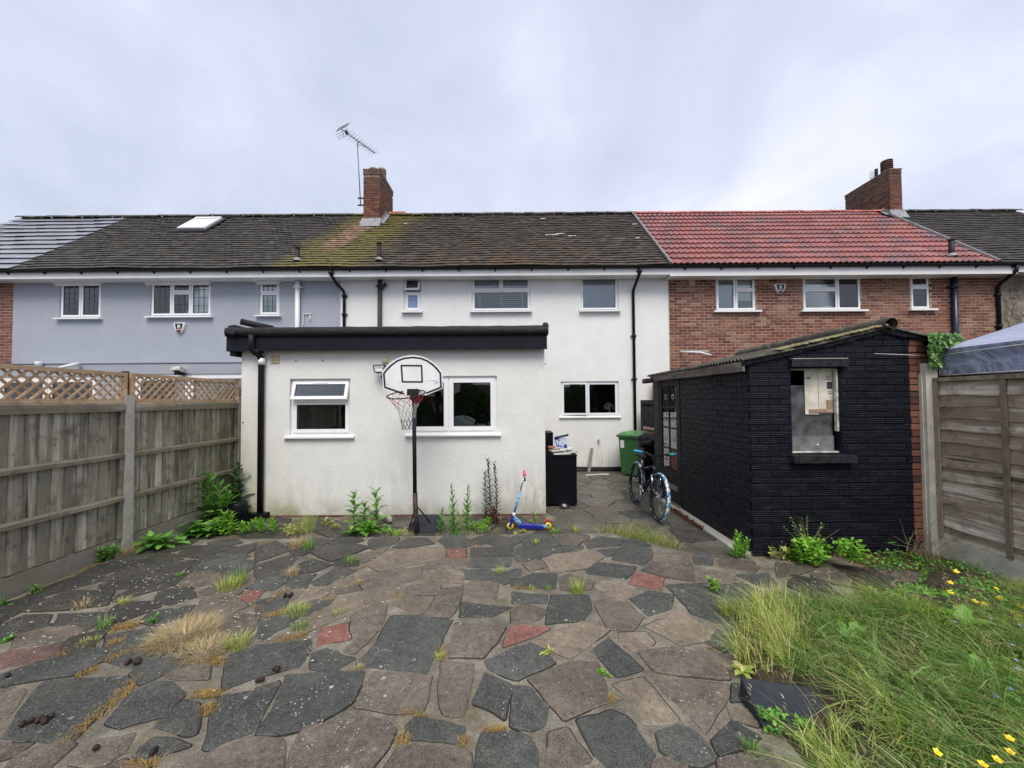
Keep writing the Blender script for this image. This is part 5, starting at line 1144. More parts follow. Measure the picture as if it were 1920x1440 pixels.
a = PY(112, 689, NY - 0.5); b = PY(146, 683, NY - 0.05); m = MB(); m.tube([a, a + (b - a) * 0.6, b], [0.02, 0.035, 0.045], 10); solo('security_light', m, 'white_plastic', 'slender white lamp reaching over the trellis near the left edge', 'wall light')
k = PY(334, 693, NY - 0.12); t = thing('floodlight', (k.x, NY, k.z), 'small black and silver floodlight on the grey wall just above the trellis', 'floodlight')
m = MB(); m.obox(k, (0.085, 0, 0.0), (0, 0.07, -0.02), (0, 0.01, 0.035)); part('housing', m, 'dirty_white', t); m = MB(); m.box(k.x - 0.06, k.x + 0.03, k.y - 0.02, NY, k.z - 0.10, k.z - 0.036); part('bracket', m, 'black_plastic', t)
# ------------------------------------------------------------------ crazy paving
# outlines read off the photograph (enlarged 3x, crop origin given) and laid on the ground plane
CROPS = {'A': (0, 960, 3.0), 'B': (480, 960, 3.0), 'C': (960, 960, 3.0), 'D': (1370, 960, 1920 / 350), 'E': (1000, 690, 4.363)}
TRACED = [
 ('B','d',[(770,585),(1100,612),(1050,700),(985,850),(960,908),(760,890),(560,858),(690,720)]),
 ('B','d',[(170,925),(605,905),(590,970),(545,1070),(400,1160),(270,1225),(100,1258),(10,1255),(90,1130)]),
 ('B','m',[(665,905),(985,925),(960,1060),(940,1120),(780,1135),(560,1100),(600,1000)]),
 ('B','b',[(265,1220),(640,1165),(740,1190),(780,1240),(740,1330),(650,1440),(620,1500),(150,1500),(200,1350)]),
 ('B','d',[(900,1160),(1175,1215),(1160,1280),(1130,1300),(840,1270),(850,1200)]),
 ('B','b',[(1045,835),(1220,860),(1210,960),(1190,1050),(1160,1150),(1060,1145),(1030,1000)]),
 ('B','b',[(1120,630),(1400,650),(1350,740),(1275,822),(1090,820)]),
 ('B','d',[(1290,915),(1430,975),(1440,1000),(1395,1165),(1330,1120),(1220,1080)]),
 ('B','d',[(1290,840),(1440,775),(1550,740),(1680,850),(1470,948),(1310,885)]),
 ('B','d',[(1275,1250),(1440,1240),(1530,1265),(1580,1350),(1570,1480),(1240,1480),(1250,1330)]),
 ('B','r',[(365,660),(515,625),(530,715),(430,735),(345,750)]),
 ('B','m',[(540,590),(730,530),(720,610),(700,650),(545,678)]),
 ('B','m',[(495,785),(600,690),(680,675),(630,735),(550,800)]),
 ('B','d',[(315,800),(390,770),(550,830),(480,870),(420,905),(310,880)]),
 ('B','d',[(-170,900),(-150,810),(0,755),(310,722),(300,790),(245,870),(120,900),(0,930),(-180,1000)]),
 ('B','t',[(270,600),(540,470),(780,440),(790,470),(560,560),(420,620),(280,680)]),
 ('B','t',[(195,520),(290,430),(410,455),(360,490),(200,530)]),
 ('B','m',[(595,360),(930,308),(930,380),(760,415),(605,432),(570,380)]),
 ('B','t',[(985,370),(1030,320),(1170,370),(1150,405),(1000,395)]),
 ('B','t',[(790,490),(1000,475),(960,540),(910,580),(770,520)]),
 ('B','m',[(850,420),(1040,410),(1030,465),(840,470)]),
 ('B','m',[(1050,430),(1160,420),(1140,520),(1085,595),(920,588),(1010,500)]),
 ('B','m',[(1170,405),(1360,400),(1350,495),(1180,480)]),
 ('B','d',[(1160,510),(1440,540),(1330,590),(1150,590)]),
 ('B','d',[(1170,330),(1300,320),(1360,350),(1300,385),(1180,380)]),
 ('B','d',[(310,395),(450,310),(565,330),(400,410),(330,415)]),
 ('B','d',[(160,410),(230,350),(335,350),(280,425),(200,430)]),
 ('B','t',[(620,300),(700,240),(840,205),(1060,200),(1060,262),(920,290),(700,335)]),
 ('B','m',[(590,240),(750,195),(700,245),(610,285),(530,260)]),
 ('B','w',[(320,200),(560,180),(640,200),(480,265),(420,280),(310,230)]),
 ('B','w',[(770,200),(850,150),(970,150),(1000,180),(860,205)]),
 ('B','w',[(0,200),(110,165),(200,215),(60,265),(0,280)]),
 ('B','r',[(1080,215),(1180,210),(1180,255),(1080,260)]),
 ('B','m',[(1080,272),(1180,268),(1160,322),(940,318),(960,295)]),
 ('B','w',[(1210,205),(1440,195),(1440,248),(1210,255)]),
 ('B','d',[(1210,265),(1440,258),(1420,310),(1190,310)]),
 ('B','w',[(0,300),(200,240),(230,260),(180,330),(90,370),(0,392)]),
 ('B','w',[(250,290),(320,270),(430,300),(330,340),(200,345)]),
 ('B','d',[(30,590),(240,590),(180,640),(40,720),(0,700)]),
 ('B','d',[(0,500),(190,470),(150,540),(0,580)]),
 ('B','b',[(0,1305),(130,1298),(150,1400),(140,1500),(0,1500)]),
 ('B','b',[(700,1480),(800,1335),(1200,1355),(1215,1500)]),
 ('B','m',[(130,970),(120,955),(0,990),(0,1190),(60,1090)]),
 ('B','m',[(400,440),(570,415),(590,440),(440,465)]),
 ('C','t',[(110,735),(400,620),(545,665),(325,825)]),
 ('C','b',[(95,945),(330,845),(480,850),(530,1000),(540,1075),(295,1172),(200,1070)]),
 ('C','s',[(370,1175),(560,1120),(650,1160),(800,1370),(750,1440),(560,1450),(480,1380)]),
 ('C','b',[(210,1250),(310,1220),(350,1290),(440,1400),(370,1440),(190,1440),(210,1320)]),
 ('C','d',[(15,985),(90,990),(200,1090),(180,1200),(110,1235),(0,1210)]),
 ('C','d',[(460,780),(545,712),(600,760),(640,800),(730,885),(590,925),(530,860)]),
 ('C','t',[(605,682),(755,680),(800,735),(755,773),(640,773),(612,730)]),
 ('C','b',[(465,505),(660,510),(735,585),(680,665),(545,660)]),
 ('C','t',[(750,645),(945,548),(1030,610),(1150,690),(1080,730),(945,750)]),
 ('C','b',[(715,795),(930,760),(1050,810),(1210,890),(1220,942),(1050,930),(800,900)]),
 ('C','t',[(575,975),(735,935),(800,1000),(860,1080),(935,1165),(900,1185),(740,1190),(690,1090),(660,1030)]),
 ('C','b',[(800,937),(1000,952),(1215,975),(1215,1040),(1150,1130),(1080,1240),(960,1100),(870,1030)]),
 ('C','s',[(815,1250),(940,1210),(1020,1240),(1080,1300),(1140,1400),(1060,1440),(960,1420),(840,1350)]),
 ('C','d',[(1130,1300),(1245,1180),(1395,1270),(1340,1320),(1170,1370)]),
 ('C','d',[(665,490),(770,447),(905,470),(890,545),(770,585)]),
 ('C','d',[(870,415),(1040,405),(1150,440),(1180,540),(1290,600),(1150,625),(1010,570),(950,500)]),
 ('C','r',[(690,345),(855,375),(840,440),(655,405)]),
 ('C','t',[(465,425),(520,385),(700,430),(625,500),(540,470)]),
 ('C','d',[(415,325),(480,285),(695,310),(640,378),(430,350)]),
 ('C','d',[(565,268),(640,180),(790,210),(780,260),(740,300)]),
 ('C','t',[(170,265),(400,225),(510,260),(420,320),(220,345)]),
 ('C','d',[(0,400),(120,345),(250,350),(240,430),(0,420)]),
 ('C','d',[(0,450),(195,470),(190,515),(0,512)]),
 ('C','d',[(230,470),(430,470),(445,550),(400,610),(195,630)]),
 ('C','m',[(0,560),(70,520),(195,560),(150,610),(0,625)]),
 ('C','r',[(-45,760),(-10,650),(60,640),(210,655),(130,700)]),
 ('C','d',[(410,170),(500,140),(640,160),(600,190),(430,205)]),
 ('C','d',[(480,215),(600,205),(555,250),(525,245)]),
 ('C','d',[(250,200),(400,195),(390,213),(240,232)]),
 ('C','m',[(60,290),(150,270),(195,310),(100,330)]),
 ('C','b',[(270,370),(320,347),(460,395),(440,440),(280,440)]),
 ('C','b',[(730,330),(780,290),(1010,290),(1020,390),(870,370)]),
 ('C','m',[(800,230),(1010,240),(1005,282),(790,280)]),
 ('C','d',[(1025,240),(1130,245),(1125,300),(1035,295)]),
 ('C','b',[(1160,270),(1230,260),(1390,310),(1350,345),(1170,310)]),
 ('C','m',[(1025,375),(1080,335),(1190,340),(1290,395),(1180,408),(1040,400)]),
 ('C','d',[(1270,357),(1440,350),(1440,430),(1350,400)]),
 ('C','d',[(1170,425),(1320,412),(1430,470),(1330,500),(1190,500)]),
 ('C','d',[(1105,745),(1160,670),(1290,640),(1300,740),(1200,790)]),
 ('C','t',[(1140,820),(1230,790),(1260,880),(1240,895)]),
 ('C','d',[(1245,970),(1340,1000),(1340,1075),(1240,1070)]),
 ('C','b',[(1160,1400),(1300,1370),(1440,1320),(1500,1480),(1180,1500)]),
 ('C','m',[(870,1385),(980,1432),(960,1500),(800,1500),(790,1430)]),
 ('C','t',[(1215,1100),(1370,1130),(1380,1210),(1240,1170)]),
 ('A','s',[(245,960),(700,930),(740,950),(620,1080),(520,1180),(420,1280),(270,1295),(20,1270),(110,1120)]),
 ('A','m',[(0,1000),(140,1000),(90,1100),(30,1170),(-60,1190),(-80,1010)]),
 ('A','b',[(-60,1295),(180,1305),(60,1380),(-60,1410)]),
 ('A','b',[(200,1330),(380,1290),(420,1320),(280,1440),(240,1500),(0,1500),(100,1370)]),
 ('A','d',[(600,1190),(720,1040),(860,960),(960,960),(1040,1030),(920,1150),(680,1215)]),
 ('A','s',[(880,1210),(940,1130),(1040,1060),(1110,1080),(1130,1130),(1100,1250),(1060,1260),(960,1230)]),
 ('A','d',[(740,1390),(860,1280),(990,1290),(1060,1320),(960,1350),(860,1395)]),
 ('A','b',[(430,1390),(540,1290),(760,1250),(700,1350),(580,1430),(400,1420)]),
 ('A','d',[(1150,1330),(1190,1140),(1230,1045),(1440,1010),(1560,990),(1500,1090),(1440,1230),(1170,1340)]),
 ('A','b',[(1100,1500),(1180,1365),(1440,1275),(1590,1290),(1580,1500)]),
 ('A','m',[(930,920),(1050,850),(1180,850),(1170,940),(1000,945)]),
 ('A','d',[(0,920),(130,880),(560,765),(600,790),(580,840),(420,920),(0,985)]),
 ('A','q',[(0,805),(130,768),(340,752),(330,810),(0,885)]),
 ('A','m',[(60,780),(90,695),(290,655),(420,645),(480,685),(340,740)]),
 ('A','w',[(300,640),(330,575),(600,565),(560,620),(470,675)]),
 ('A','w',[(0,640),(130,585),(290,580),(270,640),(90,685),(0,720)]),
 ('A','d',[(600,700),(850,655),(930,675),(900,800),(760,880),(620,850)]),
 ('A','s',[(850,560),(1100,525),(1040,590),(880,640),(790,620)]),
 ('A','w',[(900,440),(1080,425),(1100,480),(960,525),(870,500)]),
 ('A','m',[(1130,500),(1320,480),(1390,530),(1230,610),(1080,580)]),
 ('A','r',[(1340,480),(1430,442),(1480,450),(1420,510)]),
 ('A','w',[(130,560),(380,445),(640,445),(600,525),(330,555)]),
 ('A','w',[(560,390),(680,330),(1100,275),(1040,340),(740,380)]),
 ('A','w',[(1000,240),(1060,195),(1200,190),(1330,200),(1130,260)]),
]
PATH_TRACED = [
 ('D','p',[(470,520),(850,590),(800,610),(620,650),(480,670)]), ('D','t',[(850,635),(1170,635),(1205,690),(1190,755),(1060,740),(840,670)]),
 ('D','g',[(580,760),(670,655),(860,700),(1010,760),(1110,850),(1215,895),(900,900),(760,840)]), ('D','g',[(1050,540),(1400,580),(1690,690),(1600,740),(1260,680),(1150,610)]),
 ('D','g',[(1260,780),(1270,695),(1500,720),(1725,790),(1710,930),(1400,850)]), ('D','r',[(1235,850),(1380,880),(1600,930),(1450,990),(1330,980),(1250,915)]),
 ('D','g',[(770,910),(1080,935),(1210,1000),(1100,1005),(870,1000)]), ('D','b',[(460,820),(640,840),(720,890),(700,975),(540,900)]),
 ('D','d',[(100,655),(200,620),(380,640),(470,740),(350,790),(200,720)]), ('D','b',[(0,500),(240,510),(250,600),(100,640),(0,640)]),
 ('D','d',[(0,760),(180,760),(360,840),(350,890),(60,900)]), ('D','g',[(830,1020),(960,1040),(1070,1110),(990,1150),(900,1090)]),
]
MATK = {'d': 'slab_dark', 'b': 'slab_brown', 't': 'slab_buff', 'r': 'slab_red', 'm': 'slab_brown', 's': 'slab_dark', 'w': 'slab_wet', 'q': 'slab_rust', 'p': 'slab_path', 'g': 'slab_path'}
STONE_COL = {'m': 'slab_brown'}
def pts_of(crop, poly, Z):
    ox, oy, s = CROPS[crop]; return [Vector(PZ(ox + x / s, oy + y / s, Z)[:2]) for x, y in poly]
def area(p): return 0.5 * sum(p[i].x * p[(i + 1) % len(p)].y - p[(i + 1) % len(p)].x * p[i].y for i in range(len(p)))
def ccw(p): return p if area(p) > 0 else p[::-1]
def inside(p, poly):
    c = False; j = len(poly) - 1
    for i in range(len(poly)):
        a, b = poly[i], poly[j]
        if (a.y > p.y) != (b.y > p.y) and p.x < (b.x - a.x) * (p.y - a.y) / (b.y - a.y + 1e-12) + a.x: c = not c
        j = i
    return c
def chaikin(p, jit, r):
    out = []
    for i in range(len(p)):
        a, b = p[i], p[(i + 1) % len(p)]; d = b - a; L = d.length; nrm = Vector((-d.y, d.x)) / max(L, 1e-6)
        c = min(0.010, L * 0.18); out.append(a + d * (c / max(L, 1e-6))); 
        if L > 0.11:
            k = min(5, int(L / 0.055)); bow = r.uniform(-jit, jit) * L
            for q in range(1, k): out.append(a + d * (c / L + (1 - 2 * c / L) * q / k) + nrm * (bow * math.sin(math.pi * q / k) + r.uniform(-0.0045, 0.0045)))
        out.append(b - d * (c / max(L, 1e-6)))
    return out
def offset(p, d):      # positive = inwards for ccw
    n = len(p); out = []
    for i in range(n):
        a, b, c = p[i - 1], p[i], p[(i + 1) % n]; e1 = (b - a); e2 = (c - b)
        if e1.length < 1e-6 or e2.length < 1e-6: out.append(b.copy()); continue
        e1.normalize(); e2.normalize(); n1 = Vector((-e1.y, e1.x)); n2 = Vector((-e2.y, e2.x)); m = n1 + n2
        if m.length < 1e-4: out.append(b + n1 * d); continue
        m.normalize(); k = max(0.5, m.dot(n1)); out.append(b + m * (d / k))
    return out
def stone(parent, poly, Z, mat, r, name='slab'):
    p = ccw(poly)
    if abs(area(p)) < 0.002: return None
    p = ccw(chaikin(offset(p, -0.009), 0.03, r)); n = len(p); lift = r.uniform(0.004, 0.014); tx, ty = r.uniform(-0.006, 0.006), r.uniform(-0.006, 0.006)
    c = sum(p, Vector((0, 0))) / n; q = offset(p, 0.006); rim = offset(p, -r.uniform(0.003, 0.008))
    z = lambda v, h: Z + h + (v.x - c.x) * tx + (v.y - c.y) * ty
    m = MB(); vs = [(v.x, v.y, z(v, lift)) for v in q] + [(v.x, v.y, z(v, lift - 0.004)) for v in p] + [(v.x, v.y, Z - 0.012) for v in p]
    fs = [tuple(range(n))] + [(i, n + i, n + (i + 1) % n, (i + 1) % n) for i in range(n)] + [(n + i, 2 * n + i, 2 * n + (i + 1) % n, n + (i + 1) % n) for i in range(n)]
    m.add(vs, fs[1:]); o = 0
    for tri in tessellate_polygon([[Vector((v.x, v.y, 0)) for v in q]]): m.f.append(tri); m.mi.append(0); m.sm.append(False)
    # dirt and the crack's shadow line, painted flat round part of the stone
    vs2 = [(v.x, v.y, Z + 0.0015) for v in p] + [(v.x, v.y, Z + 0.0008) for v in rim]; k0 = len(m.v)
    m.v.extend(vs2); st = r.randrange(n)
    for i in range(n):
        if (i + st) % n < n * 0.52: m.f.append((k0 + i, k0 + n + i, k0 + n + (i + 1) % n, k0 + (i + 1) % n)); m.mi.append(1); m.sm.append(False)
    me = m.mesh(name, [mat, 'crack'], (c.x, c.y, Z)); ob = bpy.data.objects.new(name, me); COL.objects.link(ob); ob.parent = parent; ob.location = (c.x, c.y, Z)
    return ob
def clip_half(poly, a, n):   # keep points with (p-a).n <= 0
    out = []
    for i in range(len(poly)):
        p, q = poly[i], poly[(i + 1) % len(poly)]; dp, dq = (p - a).dot(n), (q - a).dot(n)
        if dp <= 0: out.append(p)
        if (dp < 0 < dq) or (dq < 0 < dp): out.append(p + (q - p) * (dp / (dp - dq)))
    return out
def fill_cells(region, blocked, spacing, gap, r, bbox, tries=6000):
    """irregular cells that fill what the traced stones leave free"""
    block_pts = []
    for pl in blocked:
        for i in range(len(pl)):
            a, b = pl[i], pl[(i + 1) % len(pl)]; k = max(1, int((b - a).length / 0.07))
            for j in range(k): block_pts.append(a + (b - a) * (j / k))
    ed = []
    for i in range(len(region)):
        a, b = region[i], region[(i + 1) % len(region)]; k = max(1, int((b - a).length / 0.08))
        for j in range(k): ed.append(a + (b - a) * (j / k))
    seeds = []
    for _ in range(tries):
        p = Vector((r.uniform(bbox[0], bbox[1]), r.uniform(bbox[2], bbox[3])))
        if not inside(p, region) or any(inside(p, b) for b in blocked): continue
        if any((p - s).length < spacing * s2 for s, s2 in seeds): continue
        if min([(p - b).length for b in block_pts] + [9]) < spacing * 0.30: continue
        if min((p - b).length for b in ed) < spacing * 0.25: continue
        seeds.append((p, r.uniform(0.75, 1.25)))
    cells = []; alls = [s for s, _ in seeds]
    for p in alls:
        R = 0.55; c = [p + Vector(v) for v in ((-R, -R), (R, -R), (R, R), (-R, R))]
        for s in alls:
            d = s - p; L = d.length
            if 1e-6 < L < 2 * R: c = clip_half(c, p + d * 0.5 - d * (gap / 2 / L), d)
        for s in block_pts:
            d = s - p; L = d.length
            if 1e-6 < L < 2 * R and c: c = clip_half(c, s - d * (gap * 1.0 / L), d)
        for s in ed:
            d = s - p; L = d.length
            if 1e-6 < L < 2 * R and c: c = clip_half(c, s - d * (0.012 / L), d)
        # tidy tiny edges
        c2 = []
        for v in c:
            if not c2 or (v - c2[-1]).length > 0.035: c2.append(v)
        if len(c2) > 3 and (c2[0] - c2[-1]).length < 0.035: c2.pop()
        if len(c2) >= 3 and abs(area(c2)) > 0.005: cells.append(c2)
    return cells

FX = -4.36      # left fence line
GX = 4.83       # right fence line
edge_px = [(345, 1013), (420, 1011), (560, 1010), (700, 1007), (860, 1004), (960, 1002), (1060, 1002), (1110, 1000), (1140, 999), (1200, 1014), (1270, 1032), (1330, 1043), (1400, 1056), (1445, 1078), (1452, 1105), (1412, 1132), (1392, 1180)]
edge = [Vector(PZ(u, v, T)[:2]) for u, v in edge_px]
terrace = [Vector((FX + 0.03, edge[0].y + 0.02))] + edge + [Vector((2.05, 2.9)), Vector((2.9, 3.22)), Vector((GX - 0.02, 3.28)), Vector((GX - 0.02, -1.5)), Vector((FX + 0.03, -1.5))]
terrace = ccw(terrace)
m = MB(); m.poly([(v.x, v.y, -0.15) for v in terrace], (0, 0, 1), T + 0.15); patio = struct('patio', m, 'mortar')
m = MB(); m.add([(-6, -2, -0.02), (GX + 3, -2, -0.02), (GX + 3, HY, -0.02), (-6, HY, -0.02)], [(0, 1, 2, 3)]); path = struct('path', m, 'mortar_path', flip=False)
rs = random.Random(77)
traced = [(k, pts_of(c, p, T)) for c, k, p in TRACED]
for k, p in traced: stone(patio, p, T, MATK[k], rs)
# where the photo's paving shows, plus a margin
lawn_left = [Vector(PZ(u, v, T)[:2]) for u, v in ((1392, 1160), (1385, 1285), (1440, 1375), (1530, 1450))]
view = ccw([Vector((FX + 0.05, edge[0].y))] + edge + [lawn_left[0], lawn_left[1], lawn_left[2], lawn_left[3], Vector((1.15, 1.45)), Vector((-3.0, 1.45)), Vector((FX + 0.05, 2.7))])
cells = fill_cells(view, [ccw(p) for k, p in traced], 0.33, 0.016, rs, (FX, 2.1, 1.4, 5.1), 9000)
def fill_mat(c):
    x = sum(v.x for v in c) / len(c); y = sum(v.y for v in c) / len(c); t = rs.random()
    if y > 3.7 and x < 0.3 or x < -3.0: return 'slab_wet' if t < 0.7 else ('slab_dark' if t < 0.9 else 'slab_brown')
    return 'slab_dark' if t < 0.42 else ('slab_brown' if t < 0.8 else ('slab_buff'))
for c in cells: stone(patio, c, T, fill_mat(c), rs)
print('terrace stones', len(traced), len(cells))
# lower path stones
PZ0 = 0.0
m = MB(); m.add([(-4.3, 2.6, -0.004), (GX + 0.1, 2.6, -0.004), (GX + 0.1, HY, -0.004), (-4.3, HY, -0.004)], [(0, 1, 2, 3)])
bed = part('mortar_bed', m, 'mortar_path', path, flip=False)
ptr = [(k, pts_of(c, p, PZ0)) for c, k, p in PATH_TRACED]
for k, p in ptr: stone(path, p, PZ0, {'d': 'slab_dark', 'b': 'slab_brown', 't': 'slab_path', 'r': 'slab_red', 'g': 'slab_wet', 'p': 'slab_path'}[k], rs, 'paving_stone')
regA = [Vector(v) for v in ((EX1 + 0.03, 5.3), (EX1 + 0.03, HY - 0.2), (2.62, HY - 0.2), (2.66, 4.42), (2.9, 4.3), (4.7, 4.3), (4.7, 3.45), (2.2, 3.45))] + [edge[12] + Vector((0, .03)), edge[9] + Vector((0.03, .04)), edge[7] + Vector((0, .04)), Vector((0.4, 4.95))]
regA = ccw(regA)
c1 = fill_cells(regA, [ccw(p) for k, p in ptr], 0.36, 0.03, rs, (0.3, 4.8, 3.3, 9.7), 6000)
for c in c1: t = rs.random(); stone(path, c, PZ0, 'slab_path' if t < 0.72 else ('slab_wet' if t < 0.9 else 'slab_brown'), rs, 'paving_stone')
regB = ccw([Vector(v) for v in ((FX + 0.05, 5.0), (FX + 0.05, EY - 0.02), (EX1, EY - 0.02), (EX1, 4.98), (-0.5, 4.9), (-3, 4.9))])
c2 = fill_cells(regB, [], 0.33, 0.03, rs, (FX, EX1, 4.8, 6.0), 2500)
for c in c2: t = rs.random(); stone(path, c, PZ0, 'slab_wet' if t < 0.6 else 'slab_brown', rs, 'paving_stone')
print('path stones', len(ptr), len(c1), len(c2))
# concrete kerb strip along the shed
m = MB(); m.box(2.60, 2.735, SY + 0.02, 7.3, -0.03, 0.028); struct('kerb', m, 'concrete')
# rough soil patch under the grass at the right
m = MB(); nx, ny = 34, 26; r_ = random.Random(6); vs = []
bl = ccw([lawn_left[0] + Vector((-0.05, .1)), lawn_left[1], lawn_left[2], lawn_left[3], Vector((1.05, 1.2)), Vector((GX - 0.03, 1.2)), Vector((GX - 0.03, 4.2)), Vector((4.2, 4.0)), Vector((3.55, 3.35)), Vector((2.6, 3.2))])
for j in range(ny):
    for i in range(nx):
        x = 1.0 + (GX - 1.03) * i / (nx - 1) * 1.0; y = 1.2 + 3.0 * j / (ny - 1); p = Vector((x, y)); d = min((p - e).length for e in bl)
        ins = inside(p, bl); h = 0.02 + 0.05 * math.sin(x * 2.1) * math.cos(y * 1.7) + r_.uniform(-0.012, 0.012)
        base = (T + 0.006) if y < 3.2 else max(0.0, T + 0.006 - (y - 3.2) * 0.3)
        vs.append((x, y, base + (max(0.0, h) + 0.02) * min(1, d * 4) if ins else -0.05))
m.add(vs, [(j * nx + i, j * nx + i + 1, (j + 1) * nx + i + 1, (j + 1) * nx + i) for j in range(ny - 1) for i in range(nx - 1)], smooth=True)
struct('soil_bed', m, 'soil', flip=False)
# ------------------------------------------------------------------ left fence: concrete posts, feather-edge panels, trellis
lf = thing('wooden_fence', (FX, 4.2, T), 'weathered grey close-board fence with concrete posts along the left side', 'fence')
lp_y = [2.36, PX(238, 1000, FX).y, PX(447, 900, FX).y + 0.02, ]
lp_y = [lp_y[1] - 1.93, lp_y[1], lp_y[2]]
Zt = PX(240, 742, FX).z
for y in lp_y:
    m = MB(); w = 0.055; m.hexa([(FX - 0.09, y - w, -0.1), (FX + 0.02, y - w, -0.1), (FX + 0.02, y + w, -0.1), (FX - 0.09, y + w, -0.1), (FX - 0.09, y - w + .006, Zt), (FX + 0.013, y - w + .006, Zt), (FX + 0.013, y + w - .006, Zt), (FX - 0.09, y + w - .006, Zt)])
    m.box(FX - 0.08, FX + 0.008, y - w + 0.012, y + w - 0.012, Zt, Zt + 0.008); part('post', m, 'concrete', lf)
bt = 1.72; bb = 0.29
for a, b in zip(lp_y[:-1], lp_y[1:]):
    y0, y1 = a + 0.058, b - 0.058
    m = MB(); m.box(FX - 0.06, FX - 0.012, y0, y1, -0.05, bb); part('gravel_board', m, 'concrete_board', lf)
    m = MB(); m.box(FX - 0.062, FX - 0.045, y0, y1, bb + 0.002, bt + 0.03); pn = part('fence_panel', m, 'wood_fence', lf)
    n = 17; bw = (y1 - y0 - 0.03) / n; r_ = random.Random(int(a * 10))
    for i in range(n):
        ya = y0 + 0.014 + i * bw; x = FX - 0.042; h0 = bb + 0.012 + r_.uniform(0, 0.01); h1 = bt + r_.uniform(-0.004, 0.004)
        m = MB(); m.hexa([(x, ya + 0.001, h0), (x + 0.020, ya + 0.001, h0), (x + 0.008, ya + bw + 0.012, h0), (x, ya + bw + 0.012, h0), (x, ya + 0.001, h1), (x + 0.020, ya + 0.001, h1), (x + 0.008, ya + bw + 0.012, h1), (x, ya + bw + 0.012, h1)])
        part('board', m, 'wood_fence', pn)
    for zc, hh, dd in ((bt + 0.005, 0.06, 0.045), (1.38, 0.045, 0.045), (0.97, 0.045, 0.045)) if False else ((bt + 0.03, 0.09, 0.038), (PX(120, 870, FX).z, 0.048, 0.045), (PX(120, 962, FX).z, 0.048, 0.045)):
        m = MB(); m.hexa([(FX - 0.022, y0 + 0.002, zc - hh / 2), (FX - 0.022 + dd, y0 + 0.002, zc - hh / 2), (FX - 0.022 + dd, y1 - 0.002, zc - hh / 2), (FX - 0.022, y1 - 0.002, zc - hh / 2),
            (FX - 0.022, y0 + 0.002, zc + hh / 2 + 0.01), (FX - 0.022 + dd, y0 + 0.002, zc + hh / 2 - 0.008), (FX - 0.022 + dd, y1 - 0.002, zc + hh / 2 - 0.008), (FX - 0.022, y1 - 0.002, zc + hh / 2 + 0.01)])
        part('rail', m, 'wood_rail', pn)
    for ys in (y0 + 0.02, y1 - 0.02): m = MB(); m.box(FX - 0.021, FX + 0.006, ys - 0.018, ys + 0.018, bb + 0.004, bt - 0.02); part('end_batten', m, 'wood_rail', pn)
# trellis panels
tz0, tz1 = bt + 0.082, PX(100, 689, FX).z
for idx, (a, b) in enumerate(zip(lp_y[:-1], lp_y[1:])):
    y0, y1 = a + 0.025, b - 0.015; X = FX - 0.03
    t = thing('trellis', (X, (y0 + y1) / 2, tz0), ['nearer honey-coloured diamond trellis panel cut by the left photo edge', 'farther honey-coloured diamond trellis panel ending at the extension'][idx], 'trellis', 'trellis panels along the fence top')
    fr = 0.038
    for (aa, bb_, cc, dd) in ((y0, y1, tz0, tz0 + fr), (y0, y1, tz1 - fr, tz1), (y0, y0 + fr, tz0 + fr, tz1 - fr), (y1 - fr, y1, tz0 + fr, tz1 - fr)):
        m = MB(); m.box(X - 0.018, X + 0.02, aa, bb_, cc, dd); part('frame', m, 'wood_new', t)
    H = tz1 - tz0 - 2 * fr + 0.02; zb = tz0 + fr - 0.01; pitch = 0.098; w = 0.021
    for sgn in (1, -1):
        k = -5
        while True:
            yc = y0 + fr + k * pitch; k += 1
            ya = yc; yb = yc + H
            if ya > y1 - fr: break
            p0, p1 = [ya, zb], [yb, zb + H]
            if p0[0] < y0 + fr * .5: p0 = [y0 + fr * .5, zb + (y0 + fr * .5 - ya)]
            if p1[0] > y1 - fr * .5: p1 = [y1 - fr * .5, zb + (y1 - fr * .5 - ya)]
            if p1[0] - p0[0] < 0.04: continue
            if sgn < 0: p0[1], p1[1] = 2 * zb + H - p0[1], 2 * zb + H - p1[1]
            m = MB(); xo = X + (0.006 if sgn > 0 else -0.006); m.bar((xo, p0[0], p0[1]), (xo, p1[0], p1[1]), 0.010, w, (0, 0, 1)); 
            part('lath', m, 'wood_new', t)
    
m = MB(); m.box(FX - 0.07, FX - 0.035, lp_y[1] - 0.03, lp_y[1] + 0.03, Zt - 0.05, tz1 + 0.02); solo('trellis_post', m, 'rust_brown', 'dark brown upright between the two trellis panels', 'post')
m = MB(); m.box(FX - 0.07, FX - 0.035, lp_y[2] - 0.03, lp_y[2] + 0.02, 1.0, tz1 + 0.02); solo('trellis_post', m, 'rust_brown', 'dark brown upright at the extension end of the trellis', 'post')

# ------------------------------------------------------------------ right fence: lap panel, concrete posts and gravel board
rf_ = thing('wooden_fence', (GX, 3.6, 0), 'brown overlap fence panel with pale concrete post and gravel board at the right', 'fence')
ry = PX(1752, 900, GX - 0.02).y
pz = PX(1738, 682, GX - 0.02).z
for y in (ry + 0.02, ry - 1.92):
    m = MB(); q_ = GX - 0.115; m.hexa([(q_, y - .055, -.1), (GX + .03, y - .055, -.1), (GX + .03, y + .055, -.1), (q_, y + .055, -.1), (q_ + .005, y - .05, pz), (GX + .025, y - .05, pz), (GX + .025, y + .05, pz), (q_ + .005, y + .05, pz)])
    m.box(q_ - 0.014, q_ - 0.0005, y - 0.02, y + 0.055, -0.08, pz - 0.12)
    part('post', m, 'concrete_pale', rf_)
gy1, gy0 = ry - 0.04, ry - 1.86; gbz = PX(1800, 1017, GX).z; tpz = PX(1800, 708, GX).z
